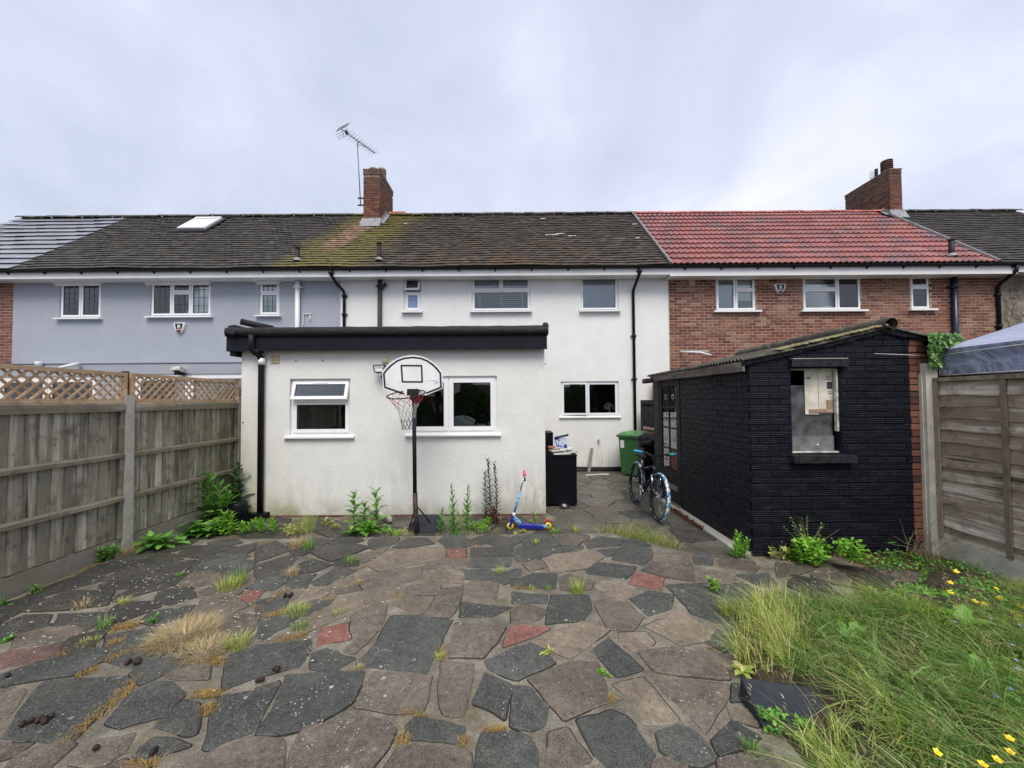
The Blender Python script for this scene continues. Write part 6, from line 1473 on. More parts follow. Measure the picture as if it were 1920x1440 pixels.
m = MB(); m.box(GX - 0.025, GX + 0.025, gy0, gy1, -0.08, gbz - 0.004); part('gravel_board', m, 'concrete_pale', rf_)
m = MB(); m.box(GX + 0.012, GX + 0.03, gy0, gy1, gbz, tpz); pn = part('fence_panel', m, 'wood_batten', rf_)
n = 13; r_ = random.Random(3); bh_ = (tpz - gbz - 0.05) / n
for i in range(n):
    z0 = gbz + 0.01 + i * bh_; m = MB(); k = 16; vs = []
    ph = r_.random() * 6; ph2 = r_.random() * 6
    for j in range(k + 1):
        y = gy0 + 0.01 + (gy1 - gy0 - 0.02) * j / k; wv = 0.009 * math.sin(y * 4 + ph) + 0.005 * math.sin(y * 11 + ph2)
        vs += [(GX - 0.019, y, z0 + wv - 0.012), (GX - 0.012 + 0.010, y, z0 + bh_ + 0.02), (GX + 0.008, y, z0 + bh_ + 0.02), (GX + 0.0, y, z0 + wv - 0.012)]
    fs = []
    for j in range(k):
        o = 4 * j
        for q in range(4): fs.append((o + q, o + (q + 1) % 4, o + 4 + (q + 1) % 4, o + 4 + q))
    fs += [(0, 1, 2, 3), (4 * k, 4 * k + 1, 4 * k + 2, 4 * k + 3)]
    m.add(vs, fs); part('board', m, 'wood_lap', pn)
by = [gy1 - 0.02, PX(1886, 850, GX - 0.03).y, PX(1886, 850, GX - 0.03).y - 0.62, gy0 + 0.02]
for j, y in enumerate(by): m = MB(); m.box(GX - 0.042, GX - 0.0195, y - 0.02, y + 0.02, gbz + 0.001, tpz - 0.035); part('batten', m, 'wood_batten', pn)
m = MB(); m.box(GX - 0.045, GX + 0.02, gy0, gy1, tpz - 0.034, tpz + 0.01); part('top_rail', m, 'wood_batten', pn)

# ------------------------------------------------------------------ black painted shed
SX0 = PY(1408, 850, SY).x; SXR = PY(1655, 610, SY).x; zL = PY(1408, 676, SY).z; zR = PY(1655, 619, SY).z
SX1 = SXR + (SXR - SX0) + 0.02; SYB = 7.25
sh = thing('brick_shed', ((SX0 + SX1) / 2, SY, 0), 'black painted brick shed with mossy corrugated roof and part-glazed door', 'shed')
win = RC(1484, 690, 1577, 850, SY)
DY0 = PX(1275, 850, SX0).y; DY1 = PX(1238, 850, SX0).y; dz1 = PX(1256, 712, SX0).z
def gz(x): return zL + (zR - zL) * (x - SX0) / (SXR - SX0) if x < SXR else zR - (zR - zL) * (x - SXR) / (SX1 - SXR)
m = MB(); wall_mb(SX0 + 0.0, SX1, -0.1, zL - 0.002, SY, 0.22, [win], m); m.poly([(SX0, SY, zL), (SX1, SY, zL), (SXR, SY, zR)], (0, 1, 0), 0.22)
m.box(SX1 - 0.2, SX1, SY + 0.221, SYB, -0.1, zL - 0.03); m.box(SX0, SX1, SYB + 0.001, SYB + 0.2, -0.1, zL - 0.03)
m.poly([(SX0, SYB, zL - 0.03), (SX1, SYB, zL - 0.03), (SXR, SYB, zR)], (0, 1, 0), 0.2)
m.box(SX0, SX0 + 0.2, SY + 0.221, DY0 - 0.04, -0.1, zL - 0.01); m.box(SX0, SX0 + 0.2, DY0 - 0.04, SYB, dz1 + 0.13, zL - 0.01); m.box(SX0, SX0 + 0.2, DY1 + 0.03, SYB, -0.1, dz1 + 0.129)
sw = part('wall', m, 'shed_paint', sh)
def sskip(u, z):
    x = SX0 + u
    return z > gz(x) - 0.05 or (win[0] - 0.012 < x < win[1] + 0.012 and win[2] - 0.09 < z < win[3] + 0.10) or x > 5.0
lim = SX0; UR = PY(1709, 850, SY).x
lay_bricks(sw, 'shed_paint', (SX0, SY, 0), (1, 0, 0), UR - SX0, 0.0, zR, sskip, 170, seed=61, J=0.009, H=0.066, proud=0.008, order='random')
lay_bricks(sw, 'brick_chim', (UR + 0.004, SY, 0), (1, 0, 0), 0.75, 0.0, zR, lambda u, z: z > gz(UR + u) - 0.05, 100, seed=63, J=0.009, H=0.066, proud=0.004)
def dskip(u, z):
    y = SY + 0.0 + ((SYB - SY) - u); 
    return z > zL - 0.06 or DY0 - 0.05 < y < DY1 + 0.04 and z < dz1 + 0.14 or (PX(1360, 717, SX0).y < y < PX(1344, 717, SX0).y and abs(z - PX(1352, 717, SX0).z) < 0.085)
lay_bricks(sw, 'shed_paint', (SX0, SYB, 0), (0, -1, 0), SYB - SY, 0.0, zL, dskip, 130, seed=62, J=0.009, H=0.066, proud=0.008, order='near')
ya, yb = PX(1360, 717, SX0).y, PX(1344, 717, SX0).y; zc = PX(1352, 717, SX0).z
for i in range(3):
    for j in range(3): m = MB(); m.box(SX0 - 0.012, SX0 + 0.0, ya + (yb - ya) * (i + .12) / 3, ya + (yb - ya) * (i + .88) / 3, zc - 0.07 + j * 0.05, zc - 0.07 + j * 0.05 + 0.03) if False else m.box(SX0 - 0.010, SX0, ya + 0.01, yb - 0.01, zc - 0.075 + j * 0.052 + i * 0.0, zc - 0.075 + j * 0.052 + 0.02)
    if i == 0: m.box(SX0 - 0.011, SX0, (ya + yb) / 2 - 0.01, (ya + yb) / 2 + 0.01, zc - 0.08, zc + 0.07); [m.box(SX0 - 0.010, SX0, ya + 0.01, yb - 0.01, zc - 0.075 + j * 0.052, zc - 0.055 + j * 0.052) for j in range(2)]; part('air_brick', m, 'shed_paint', sh)
# dark inside
m = MB(); m.add([(SX0 + .21, SY + .23, 0), (SX1 - .21, SY + .23, 0), (SX1 - .21, SYB, 0), (SX0 + .21, SYB, 0)], [(0, 1, 2, 3)]); part('inner_floor', m, 'room', sh, flip=False)
a, b, c, d = win
m = MB(); m.box(a - 0.02, b + 0.06, SY - 0.055, SY + 0.05, d + 0.012, d + 0.10); part('lintel', m, 'shed_timber', sh)
m = MB(); zz_ = d + 0.101; m.box(a - 0.01, b + 0.05, SY - 0.057, SY - 0.0, zz_, zz_ + 0.008); part('lintel_drip_edge', m, 'concrete', sh)
m = MB(); m.hexa([(a - 0.04, SY - 0.085, c - 0.10), (b + 0.10, SY - 0.085, c - 0.10), (b + 0.10, SY, c - 0.10), (a - 0.04, SY, c - 0.10), (a - 0.04, SY - 0.08, c - 0.02), (b + 0.10, SY - 0.08, c - 0.02), (b + 0.10, SY + 0.05, c - 0.004), (a - 0.04, SY + 0.05, c - 0.004)]); part('sill', m, 'shed_timber', sh)
m = MB(); m.box(a + 0.001, a + 0.015, SY + 0.06, SY + 0.1, c, d); m.box(b - 0.022, b - 0.001, SY + 0.03, SY + 0.07, c + 0.25, d - 0.01); m.box(a, b, SY + 0.04, SY + 0.09, c + 0.001, c + 0.016); m.box(a, b, SY + 0.06, SY + 0.1, d - 0.02, d - 0.001); part('window_frame', m, 'dirty_white', sh)
fx = lambda u: PY(u, 770, SY + 0.08).x
fz = lambda v: PY(1530, v, SY + 0.08).z
m = MB(); m.box(a + 0.004, b - 0.02, SY + 0.10, SY + 0.106, c + 0.02, fz(722)); part('grimy_sheet', m, 'board_grime', sh)
m = MB(); m.box(a + 0.008, b - 0.022, SY + 0.084, SY + 0.088, c + 0.02, fz(817)); part('grey_board', m, 'board_grey', sh)
m = MB(); m.box(fx(1511), fx(1536), SY + 0.088, SY + 0.094, fz(777), fz(694)); m.box(fx(1537), fx(1565), SY + 0.089, SY + 0.095, fz(775), fz(694)); part('cream_panel', m, 'card_cream', sh)
m = MB(); m.obox((fx(1540), SY + 0.082, fz(770)), (0.14, 0, 0.004), (0, 0.004, 0), (0, 0, 0.02)); m.box(fx(1551), fx(1562), SY + 0.083, SY + 0.087, fz(766), fz(750)); part('wood_scrap', m, 'wood_raw', sh)
m = MB(); m.box(fx(1553), fx(1562), SY + 0.085, SY + 0.0885, fz(729), fz(716)); [m.box(fx(1552), fx(1560 - (q % 2) * 3), SY + 0.085, SY + 0.0885, fz(712 - q * 3), fz(711 - q * 3)) for q in range(3)]; [m.box(fx(1554), fx(1561), SY + 0.085, SY + 0.0885, fz(735 + q * 3.5), fz(734 + q * 3.5)) for q in range(2)]; m.box(fx(1515), fx(1521), SY + 0.084, SY + 0.087, fz(710), fz(707)); part('print', m, 'board_grime', sh)
m = MB(); m.lathe((fx(1532), SY + 0.083, fz(834)), [(0.0, -0.003), (0.012, -0.003), (0.012, 0.0)], 10, axis=(0, 1, 0)); part('paint_blob', m, 'white_plastic', sh)
# roof: corrugated sheets
m = MB(); pitch = 0.073; 
def corr(side):
    m = MB(); y0, y1 = SY - 0.07, SYB + 0.2; n = int((y1 - y0) / pitch * 6); vs = []
    xe = SX0 - 0.12 if side < 0 else SX1 + 0.12; ze = gz(SX0) - 0.12 * (zR - zL) / (SXR - SX0)
    for i in range(n + 1):
        y = y0 + (y1 - y0) * i / n; h = 0.016 * math.sin(2 * math.pi * y / pitch)
        for t_ in (0, .5, 1): vs.append((xe + (SXR - xe) * t_, y, ze + (zR + 0.0 - ze) * t_ + h + 0.040 - 0.02 * math.sin(math.pi * t_)))
    top = len(vs); vs2 = [(v[0], v[1], v[2] - 0.008) for v in vs]
    fs = [(i * 3 + j, i * 3 + j + 1, (i + 1) * 3 + j + 1, (i + 1) * 3 + j) for i in range(n) for j in range(2)]
    m.add(vs, fs, smooth=True); m.add(vs2, [f[::-1] for f in fs], smooth=True)
    m.add([v for i in range(n + 1) for v in (vs[3 * i], vs2[3 * i])], [(2 * i, 2 * i + 1, 2 * i + 3, 2 * i + 2) for i in range(n)])
    m.add([vs[0], vs[1], vs[2], vs2[2], vs2[1], vs2[0]], [(0, 1, 2, 3, 4, 5)]); return m
roofs = part('roof', corr(-1), 'sheet', sh, flip=False); part('roof_sheet', corr(1), 'sheet', roofs, flip=False)
m = MB(); r_ = random.Random(12)
for seg in range(7):
    y = SY - 0.10 + seg * 0.42; m.tube([(SXR, y, zR + 0.045), (SXR, y + 0.02, zR + 0.05), (SXR, y + 0.40, zR + 0.052)], [0.075, 0.085, 0.078], 14, cap=False); m.tube([(SXR, y + 0.001, zR + 0.045), (SXR, y + 0.39, zR + 0.045)], [0.065, 0.062], 14, cap=False)
part('ridge_cap', m, 'sheet', roofs, flip=False)
# ragged verge boards under the sheets + rotten fascia along the eave
m = MB(); k = 14; r_ = random.Random(5)
for s in range(2):
    for i in range(k):
        xa = SX0 - 0.1 + (SXR - SX0 + 0.1) * i / k if s == 0 else SXR + (SX1 - SXR + 0.1) * i / k; xb = xa + (SXR - SX0 + 0.1) / k - 0.004
        za = gz(xa) + 0.02; zb_ = gz(xb) + 0.02; e = r_.uniform(0, 0.018)
        m.hexa([(xa, SY - 0.035, za - 0.05 - e), (xb, SY - 0.035, zb_ - 0.05 - e), (xb, SY - 0.003, zb_ - 0.05 - e), (xa, SY - 0.003, za - 0.05 - e), (xa, SY - 0.05, za + 0.012), (xb, SY - 0.05, zb_ + 0.012), (xb, SY + 0.02, zb_ + 0.018), (xa, SY + 0.02, za + 0.018)])
part('verge_mortar', m, 'shed_timber', sh, kind='stuff')
m = MB(); r_ = random.Random(15)
for i in range(300):
    x = SX0 + 0.3 + (SXR - SX0 - 0.32) * r_.random() ** .8; q = 0.02 + 0.03 * r_.random(); m.lathe((x, SY - 0.06 + r_.random() * .10, gz(x) + 0.045), [(q, 0), (q * .8, q * .45), (0, q * .6)], 6)
part('roof_moss', m, 'roof_moss', sh, kind='stuff')
m = MB(); m.hexa([(SX0 - 0.095, SY - 0.02, zL - 0.125), (SX0 - 0.06, SY - 0.02, zL - 0.125), (SX0 - 0.06, SYB + 0.1, zL - 0.10), (SX0 - 0.095, SYB + 0.1, zL - 0.10), (SX0 - 0.105, SY - 0.02, zL - 0.015), (SX0 - 0.06, SY - 0.02, zL - 0.01), (SX0 - 0.06, SYB + 0.1, zL - 0.0), (SX0 - 0.105, SYB + 0.1, zL + 0.0)]); part('fascia_board', m, 'wood_rotten', sh)
m = MB(); m.box(SX0 - 0.06, SX0 - 0.002, SY + 0.0, SYB + 0.1, zL - 0.06, zL - 0.03); part('soffit', m, 'shed_timber', sh)
m = MB(); y = SYB + 0.1; m.tube([(SX0 - 0.13, y - 0.15, zL - 0.09), (SX0 - 0.13, y + 0.25, zL - 0.09)], 0.045, 10); m.box(SX0 - 0.16, SX0 - 0.05, y, y + 0.25, zL - 0.06, zL - 0.04); part('gutter_stub', m, 'shed_timber', sh)
k = PY(1418, 655, SY - 0.02); m = MB(); m.hexa([(SX0 + 0.0, SY - 0.02, zL - 0.03), (SX0 + 0.12, SY - 0.02, zL - 0.02), (SX0 + 0.12, SY + 0.06, zL - 0.02), (SX0 + 0.0, SY + 0.06, zL - 0.03), (SX0 + 0.02, SY - 0.02, zL + 0.035), (SX0 + 0.09, SY - 0.02, zL + 0.04), (SX0 + 0.09, SY + 0.06, zL + 0.04), (SX0 + 0.02, SY + 0.06, zL + 0.035)]); part('bare_brick', m, 'brick', sh)
# door
dX = SX0 - 0.012
m = MB(); 
m.box(dX, dX + 0.07, DY0 - 0.04, DY0 + 0.015, 0.03, dz1 + 0.05); m.box(dX, dX + 0.07, DY1 - 0.015, DY1 + 0.03, 0.03, dz1 + 0.05); m.box(dX, dX + 0.07, DY0 + 0.016, DY1 - 0.016, dz1, dz1 + 0.12); part('door_frame', m, 'shed_timber', sh)
m = MB(); q0, q1 = DY0 + 0.02, DY1 - 0.02; st = 0.085; zb0 = 0.05; zlow = PX(1256, 905, dX).z; zlo2 = PX(1256, 880, dX).z; zmid = zlo2
m.box(dX + 0.005, dX + 0.045, q0, q0 + st, zb0, dz1 - 0.005); m.box(dX + 0.005, dX + 0.045, q1 - st, q1, zb0, dz1 - 0.005)
m.box(dX + 0.006, dX + 0.044, q0 + st, q1 - st, dz1 - 0.12, dz1 - 0.005); m.box(dX + 0.006, dX + 0.044, q0 + st, q1 - st, zb0, zb0 + 0.19)
m.box(dX + 0.006, dX + 0.044, q0 + st, q1 - st, zlow, zlo2)
dr = part('door', m, 'shed_timber', sh)
gz0, gz1 = zlo2, dz1 - 0.12; cy = (q0 + q1) / 2
m = MB(); m.box(dX + 0.010, dX + 0.040, cy - 0.014, cy + 0.014, gz0, gz1)
for i in range(1, 4): z = gz0 + (gz1 - gz0) * i / 4; m.box(dX + 0.011, dX + 0.039, q0 + st, q1 - st, z - 0.014, z + 0.014)
part('glazing_bar', m, 'shed_timber', dr)
r_ = random.Random(4)
for i in range(4):
    for j, (ya, yb) in enumerate(((q0 + st, cy - 0.014), (cy + 0.014, q1 - st))):
        za = gz0 + (gz1 - gz0) * i / 4 + 0.014; zb_ = gz0 + (gz1 - gz0) * (i + 1) / 4 - 0.014
        m = MB(); m.box(dX + 0.022, dX + 0.026, ya, yb, za, zb_); part('pane', m, 'deep_red' if (i, j) == (0, 0) else 'glass_dirty', dr)
        if (i, j) != (0, 0):
            m = MB(); m.box(dX + 0.05, dX + 0.054, ya, yb, za, zb_); part('backing_board', m, 'wood_raw' if (i, j) in ((2, 1),) else ('dirty_white' if r_.random() < 0.45 else 'board_grey'), dr)
            m = MB(); m.lathe((dX + 0.018, (ya + yb) / 2 + r_.uniform(-.03, .03), (za + zb_) / 2), [(0.03, 0), (0.05, 0.001), (0.052, 0.0), (0.032, -0.001)], 14, axis=(1, 0, 0)); part('chalk_ring', m, 'dirty_white', dr)
m = MB(); m.box(dX + 0.028, dX + 0.036, q0 + st, q1 - st, zb0 + 0.19, zlow); part('bare_wood_panel', m, 'wood_raw', dr)
m = MB(); m.box(dX - 0.002, dX + 0.004, q0 + st + 0.12, q1 - st - 0.1, (zlow + zlo2) / 2 - 0.025, (zlow + zlo2) / 2 + 0.02); part('letter_plate', m, 'black_metal', dr)
m = MB(); m.tube([(dX - 0.03, q1 - 0.05, 0.98), (dX - 0.035, q1 - 0.14, 0.98)], 0.009, 8); m.tube([(dX, q1 - 0.05, 0.98), (dX - 0.03, q1 - 0.05, 0.98)], 0.009, 8); m.box(dX + 0.0, dX + 0.004, q1 - 0.075, q1 - 0.03, 0.90, 1.12); part('handle', m, 'black_metal', dr)
m = MB(); m.box(SX0 - 0.055, SX0 + 0.01, DY0 - 0.05, DY1 + 0.05, 0.005, 0.05); part('doorstep', m, 'wood_rotten', sh)

# timber gate and red board between shed and house
GY = 9.45; gp = RC(1203, 750, 1245, 880, GY); gt = thing('timber_gate', (gp[0] + 0.5, GY, 0), 'black painted timber gate behind the green bin beside the shed door', 'gate')
x0 = gp[0]; zt = gp[3]
for i in range(7): m = MB(); m.box(x0 + 0.052 + i * 0.13, x0 + 0.052 + i * 0.13 + 0.124, GY + .03, GY + .05, 0.05, zt - 0.02); part('board', m, 'shed_timber', gt)
m = MB(); m.box(x0, x0 + 0.05, GY, GY + .05, 0.02, zt); m.box(x0 + 0.051, x0 + 0.98, GY, GY + .029, zt - 0.11, zt); m.box(x0 + 0.051, x0 + 0.98, GY, GY + .029, 0.9, 1.0); part('frame', m, 'shed_timber', gt)
k = RC(1224, 708, 1236, 752, 9.6); m = MB(); m.box(k[0], k[0] + 0.35, 9.58, 9.62, 0.0, k[3]); solo('red_board', m, 'deep_red', 'dark red upright board seen above the black timber gate', 'board')

# ------------------------------------------------------------------ gazebo behind the right fence
gx, gy = 4.92, PX(1758, 680, 4.92).y; gzt = PX(1758, 656, 4.92).z; gzb = PX(1758, 704, 4.92).z; S3 = 2.9
gt = thing('gazebo', (gx + S3 / 2, gy - S3 / 2, 0), 'blue-grey gazebo canopy standing behind the right-hand fence', 'gazebo')
m = MB(); n = 12; ap = Vector((gx + S3 / 2, gy - S3 / 2, gzt + 0.95)); cs_ = [Vector((gx, gy, gzt)), Vector((gx, gy - S3, gzt)), Vector((gx + S3, gy - S3, gzt)), Vector((gx + S3, gy, gzt))]
for s in range(4):
    A, B = cs_[s], cs_[(s + 1) % 4]; vs = []
    for i in range(n + 1):
        for j in range(n + 1 ):
            t_ = i / n; u_ = j / n; p = (A + (B - A) * u_) * (1 - t_) + ap * t_; p.z -= 0.07 * math.sin(math.pi * t_) + 0.06 * (1 - t_) * math.sin(math.pi * u_) * math.sin(math.pi * min(1, t_ * 2 + 0.15)); vs.append(p)
    m.add(vs, [(i * (n + 1) + j, i * (n + 1) + j + 1, (i + 1) * (n + 1) + j + 1, (i + 1) * (n + 1) + j) for i in range(n) for j in range(n)], smooth=True)
part('canopy', m, 'tarp', gt, flip=False)
m = MB(); n = 40
for s in range(4):
    A, B = cs_[s], cs_[(s + 1) % 4]; nrm = Vector(((B - A).y, -(B - A).x, 0)).normalized() * -1; vs = []
    for i in range(n + 1):
        p = A + (B - A) * (i / n); w_ = 0.02 * math.sin(i * 1.1) * math.sin(i * 0.37 + 1)
        vs += [p + nrm * 0.004, p + Vector((0, 0, (gzb - gzt) * 0.5)) + nrm * (0.012 + w_), p + Vector((0, 0, gzb - gzt + 0.01 * math.sin(i * 0.6))) + nrm * (0.01 - w_)]
    m.add(vs, [(3 * i + j, 3 * i + 3 + j, 3 * i + 4 + j, 3 * i + 1 + j) for i in range(n) for j in range(2)], smooth=True)
part('valance', m, 'tarp_valance', gt, flip=False)
m = MB(); m.tube([(gx - 0.012, gy + 0.02, gzb - 0.003), (gx - 0.014, gy - S3, gzb - 0.003)], 0.007, 5); part('white_hem', m, 'white_plastic', gt)
m = MB(); a = PY(1640, 663, SY - 0.05); m.tube([a, Vector((gx - 0.02, gy, gzt - 0.07))], 0.003, 4); m.tube([Vector((gx - 0.02, gy, gzt - 0.07)), Vector((gx - 0.02, gy - 1.5, gzt - 0.02))], 0.0035, 4); part('guy_line', m, 'white_plastic', gt)
for c in cs_: m = MB(); q = ap + (c - ap) * 0.96; m.tube([(q.x, q.y, -0.02), (q.x, q.y, gzt - 0.02)], 0.02, 8); part('leg', m, 'galv', gt)

# ------------------------------------------------------------------ basketball stand
BY = 4.97; base = PZ(781, 1001, 0.0); by = base.y; bx = base.x
BB = by - 0.03
hp = thing('basketball_hoop', (bx, by, 0), 'free-standing basketball hoop with white backboard in front of the extension', 'basketball hoop')
top = PY(776, 738, by); mid = PY(778, 925, by); low = Vector((bx, by, 0.0))
m = MB(); m.tube([PY(776, 735, by), mid], 0.028, 12); part('pole', m, 'black_metal', hp)
m = MB(); m.tube([mid + Vector((0, 0, 0.01)), low], 0.034, 12); part('lower_pole', m, 'rust_brown', hp)
jt = PY(780, 947, by)
for u, v, yy in ((765, 997, by + 0.12), (817, 992, by + 0.2)): m = MB(); e = PZ(u, v, 0.02); m.tube([jt, Vector((e.x, e.y, 0.02))], 0.010, 8); part('leg', m, 'black_metal', hp)
e = PZ(822, 992, 0.0); m = MB(); m.lathe((e.x, e.y, 0.0), [(0, 0), (0.045, 0), (0.045, 0.03), (0, 0.035)], 10); part('foot', m, 'black_plastic', hp)
k = RC(765, 975, 818, 1003, by + 0.28); m = MB(); m.hexa([(bx - 0.14, by + 0.06, 0.01), (bx + 0.28, by + 0.02, 0.01), (bx + 0.30, by + 0.42, 0.01), (bx - 0.10, by + 0.44, 0.01), (bx - 0.09, by + 0.10, 0.12), (bx + 0.22, by + 0.08, 0.12), (bx + 0.22, by + 0.34, 0.15), (bx - 0.04, by + 0.36, 0.15)]); part('base_tank', m, 'ramp_plastic', hp)
BPY = by - 0.06
def bpt(cx, cy, y=BPY): return PY(700 + cx / 8.0, 660 + cy / 8.0, y)
outline = [(130, 300), (175, 235), (250, 165), (350, 100), (460, 60), (590, 45), (720, 62), (830, 105), (925, 175), (990, 240), (1040, 310), (1040, 545), (790, 650), (640, 650), (590, 655), (360, 640), (150, 560)]
m = MB(); m.poly([bpt(*p) for p in outline], (0, 1, 0), 0.02); part('backboard', m, 'backboard', hp)
def strip(mb, pts, w, y, closed=False):
    P_ = [bpt(*p) for p in pts]; n = len(P_)
    rng = range(n if closed else n - 1)
    for i in rng:
        a, b = P_[i], P_[(i + 1) % n]; d = (b - a).normalized(); a = a - d * w * 0.3; b = b + d * w * 0.3; nn = Vector((d.z, 0, -d.x)) * (w / 2)
        yy = y - 0.0001 * (i % 2); mb.add([(a.x - nn.x, yy, a.z - nn.z), (b.x - nn.x, yy, b.z - nn.z), (b.x + nn.x, yy, b.z + nn.z), (a.x + nn.x, yy, a.z + nn.z)], [(0, 1, 2, 3)])
m = MB(); strip(m, [(455, 625), (175, 530), (158, 325), (205, 262), (275, 195), (360, 133), (465, 95), (590, 82), (715, 95), (810, 135), (895, 195), (960, 260), (1005, 320), (1015, 530), (800, 615)], 0.025, BPY - 0.0012)
strip(m, [(420, 203), (723, 207), (733, 450), (437, 447)], 0.023, BPY - 0.0014, True); part('board_lines', m, 'ink', hp, flip=False)
m = MB(); strip(m, [(780, 438), (860, 430), (935, 428)], 0.002, BPY - 0.0012); strip(m, [(860, 436), (975, 440), (925, 470), (980, 455), (930, 482)], 0.002, BPY - 0.0013); strip(m, [(215, 480), (228, 495)], 0.003, BPY - 0.0012); part('biro_scribble', m, 'biro', hp, flip=False)
# rim: tilted a little, in front of the board
rc_l, rc_r = PY(726, 742, BPY - 0.22), PY(797, 737, BPY - 0.20); RC_ = (rc_l + rc_r) / 2; RR = (rc_r - rc_l).length / 2
tl = Vector((RIGHT.x, 0, (rc_r.z - rc_l.z) / (rc_r.x - rc_l.x))).normalized(); bk = Vector((0, 1, 0.24)).normalized()
ringp = [RC_ + tl * RR * math.cos(2 * math.pi * i / 28) + bk * RR * math.sin(2 * math.pi * i / 28) for i in range(28)]
m = MB(); m.tube(ringp, 0.008, 6, closed=True); rim = part('rim', m, 'black_metal', hp)
m = MB(); br = bpt(600, 610); m.box(br.x - 0.075, br.x + 0.075, BPY - 0.04, BPY - 0.003, br.z - 0.04, br.z + 0.05); m.box(br.x - 0.05, br.x + 0.05, BPY + 0.021, by + 0.02, br.z - 0.10, br.z + 0.05); part('bracket', m, 'black_metal', rim)
m = MB(); m.box(br.x - 0.10, br.x - 0.01, BPY - 0.0425, BPY - 0.0405, br.z - 0.045, br.z + 0.0); 
# net
N_ = 12; rows = 7; Ln = 0.43; rads = [1.0, 0.82, 0.62, 0.48, 0.43, 0.40, 0.38, 0.36]; cols = []
def npnt(k, row): 
    t_ = row / rows; a = 2 * math.pi * (k + (0.5 if row % 2 else 0)) / N_; R = RR * rads[row] * (1 + 0.05 * math.sin(3 * a + row)); off = Vector((0.012 * row * 0.9, 0, 0))
    return RC_ + off * 0.5 - Vector((0, 0, Ln * (t_ ** 0.95))) + tl * R * math.cos(a) + (bk * (1 - t_) + Vector((0, 1, 0)) * t_) * R * math.sin(a)
nm = [MB(), MB(), MB()]
for row in range(rows):
    for k_ in range(N_):
        mbx = nm[0] if row < 2 else (nm[1] if row < 5 else nm[2])
        a = npnt(k_, row)
        for kk in ((k_, k_ - 1) if row % 2 == 0 else (k_, k_ + 1)):
            b = npnt(kk % N_, row + 1); midp = (a + b) / 2 + Vector((0, 0, -0.004)); mbx.tube([a, midp, b], 0.0028, 3, cap=False)
for k_ in range(N_):
    a = npnt(k_, rows); b = npnt((k_ + 1) % N_, rows); nm[2].tube([a, (a + b) / 2 - Vector((0, 0, 0.022)), b], 0.0028, 3, cap=False)
for mbx, mt, q in zip(nm, ('net_red', 'net_white', 'net_blue'), (0, 1, 2)): part('net', mbx, mt, rim, flip=False)

# ------------------------------------------------------------------ scooter
sy = PZ(990, 994, 0.0).y; s0 = PZ(957, 992, 0.0); s1 = PZ(1027, 993, 0.0); sc_ = thing('kick_scooter', ((s0.x + s1.x) / 2, sy, 0), "small blue child's kick scooter with yellow wheels and pink-red grip", 'scooter')
P_ = lambda u, v, dy=0: PY(u, v, sy + dy)
wr = 0.062
for w_ in (P_(956.5, 984.5), P_(1027.5, 986.5)):
    w_.z = wr; m = MB(); m.lathe(w_, [(wr - 0.014, -0.012), (wr - 0.002, -0.011), (wr, 0), (wr - 0.002, 0.011), (wr - 0.014, 0.012)], 24, axis=(0, 1, 0)); wh_ = part('wheel', m, 'rubber', sc_)
    m = MB(); m.lathe(w_, [(0.018, -0.010), (wr - 0.013, -0.0125), (wr - 0.013, 0.0125), (0.018, 0.010)], 24, axis=(0, 1, 0)); part('rim', m, 'yellow_wheel', wh_)
    m = MB(); m.lathe(w_, [(0, -0.016), (0.018, -0.016), (0.018, 0.016), (0, 0.016)], 12, axis=(0, 1, 0)); part('hub', m, 'scoot_blue', wh_)
fwp, rwp = P_(956.5, 984.5), P_(1027.5, 986.5); fwp.z = rwp.z = wr; hd = P_(965, 966)
m = MB(); a = P_(972, 985); b = P_(1019, 988); m.hexa([(a.x, sy - 0.05, a.z - 0.025), (b.x, sy - 0.05, b.z - 0.012), (b.x, sy + 0.05, b.z - 0.012), (a.x, sy + 0.05, a.z - 0.025), (a.x, sy - 0.05, a.z + 0.022), (b.x, sy - 0.05, b.z + 0.024), (b.x, sy + 0.05, b.z + 0.024), (a.x, sy + 0.05, a.z + 0.022)]); part('deck', m, 'scoot_blue', sc_)
m = MB(); c = P_(963, 969); d = P_(976, 981); m.bar(c, d, 0.05, 0.04, (1, 0, 0.4)); part('neck', m, 'scoot_print', sc_)
m = MB(); m.bar(P_(963, 965), fwp + Vector((0, -0.02, 0.0)), 0.012, 0.035, (1, 0, 0)); m.bar(P_(963, 965) + Vector((0, 0.03, 0)), fwp + Vector((0, 0.02, 0.0)), 0.012, 0.035, (1, 0, 0)); part('fork', m, 'scoot_blue', sc_)
m = MB(); m.bar(rwp + Vector((0, -0.02, 0)), P_(1016, 986) + Vector((0, -0.02, 0)), 0.01, 0.03); m.bar(rwp + Vector((0, 0.02, 0)), P_(1016, 986) + Vector((0, 0.02, 0)), 0.01, 0.03); part('rear_bracket', m, 'scoot_print', sc_)
m = MB(); m.tube([P_(963, 968), P_(964, 961)], 0.021, 12); part('headset', m, 'white_plastic', sc_)
m = MB(); m.tube([P_(964, 962), P_(975, 922)], 0.017, 12); part('steering_tube', m, 'scoot_print', sc_)
m = MB(); m.tube([P_(975, 923), P_(982.5, 893)], 0.010, 10); part('handle_stem', m, 'chrome', sc_)
m = MB(); hc = P_(983, 890); m.tube([hc + Vector((0, -0.04, 0)), hc + Vector((0, 0.17, 0))], 0.013, 10); m.bar(P_(983, 902) + Vector((0.01, 0.01, 0)), P_(983, 896), 0.02, 0.02); part('crossbar', m, 'black_plastic', sc_)
m = MB(); hc = P_(983, 886.5); m.tube([hc + Vector((0, -0.14, 0)), hc + Vector((0, -0.13, 0)), hc + Vector((0, -0.03, -0.004))], [0.020, 0.026, 0.02], 12); part('grip', m, 'pink_grip', sc_)
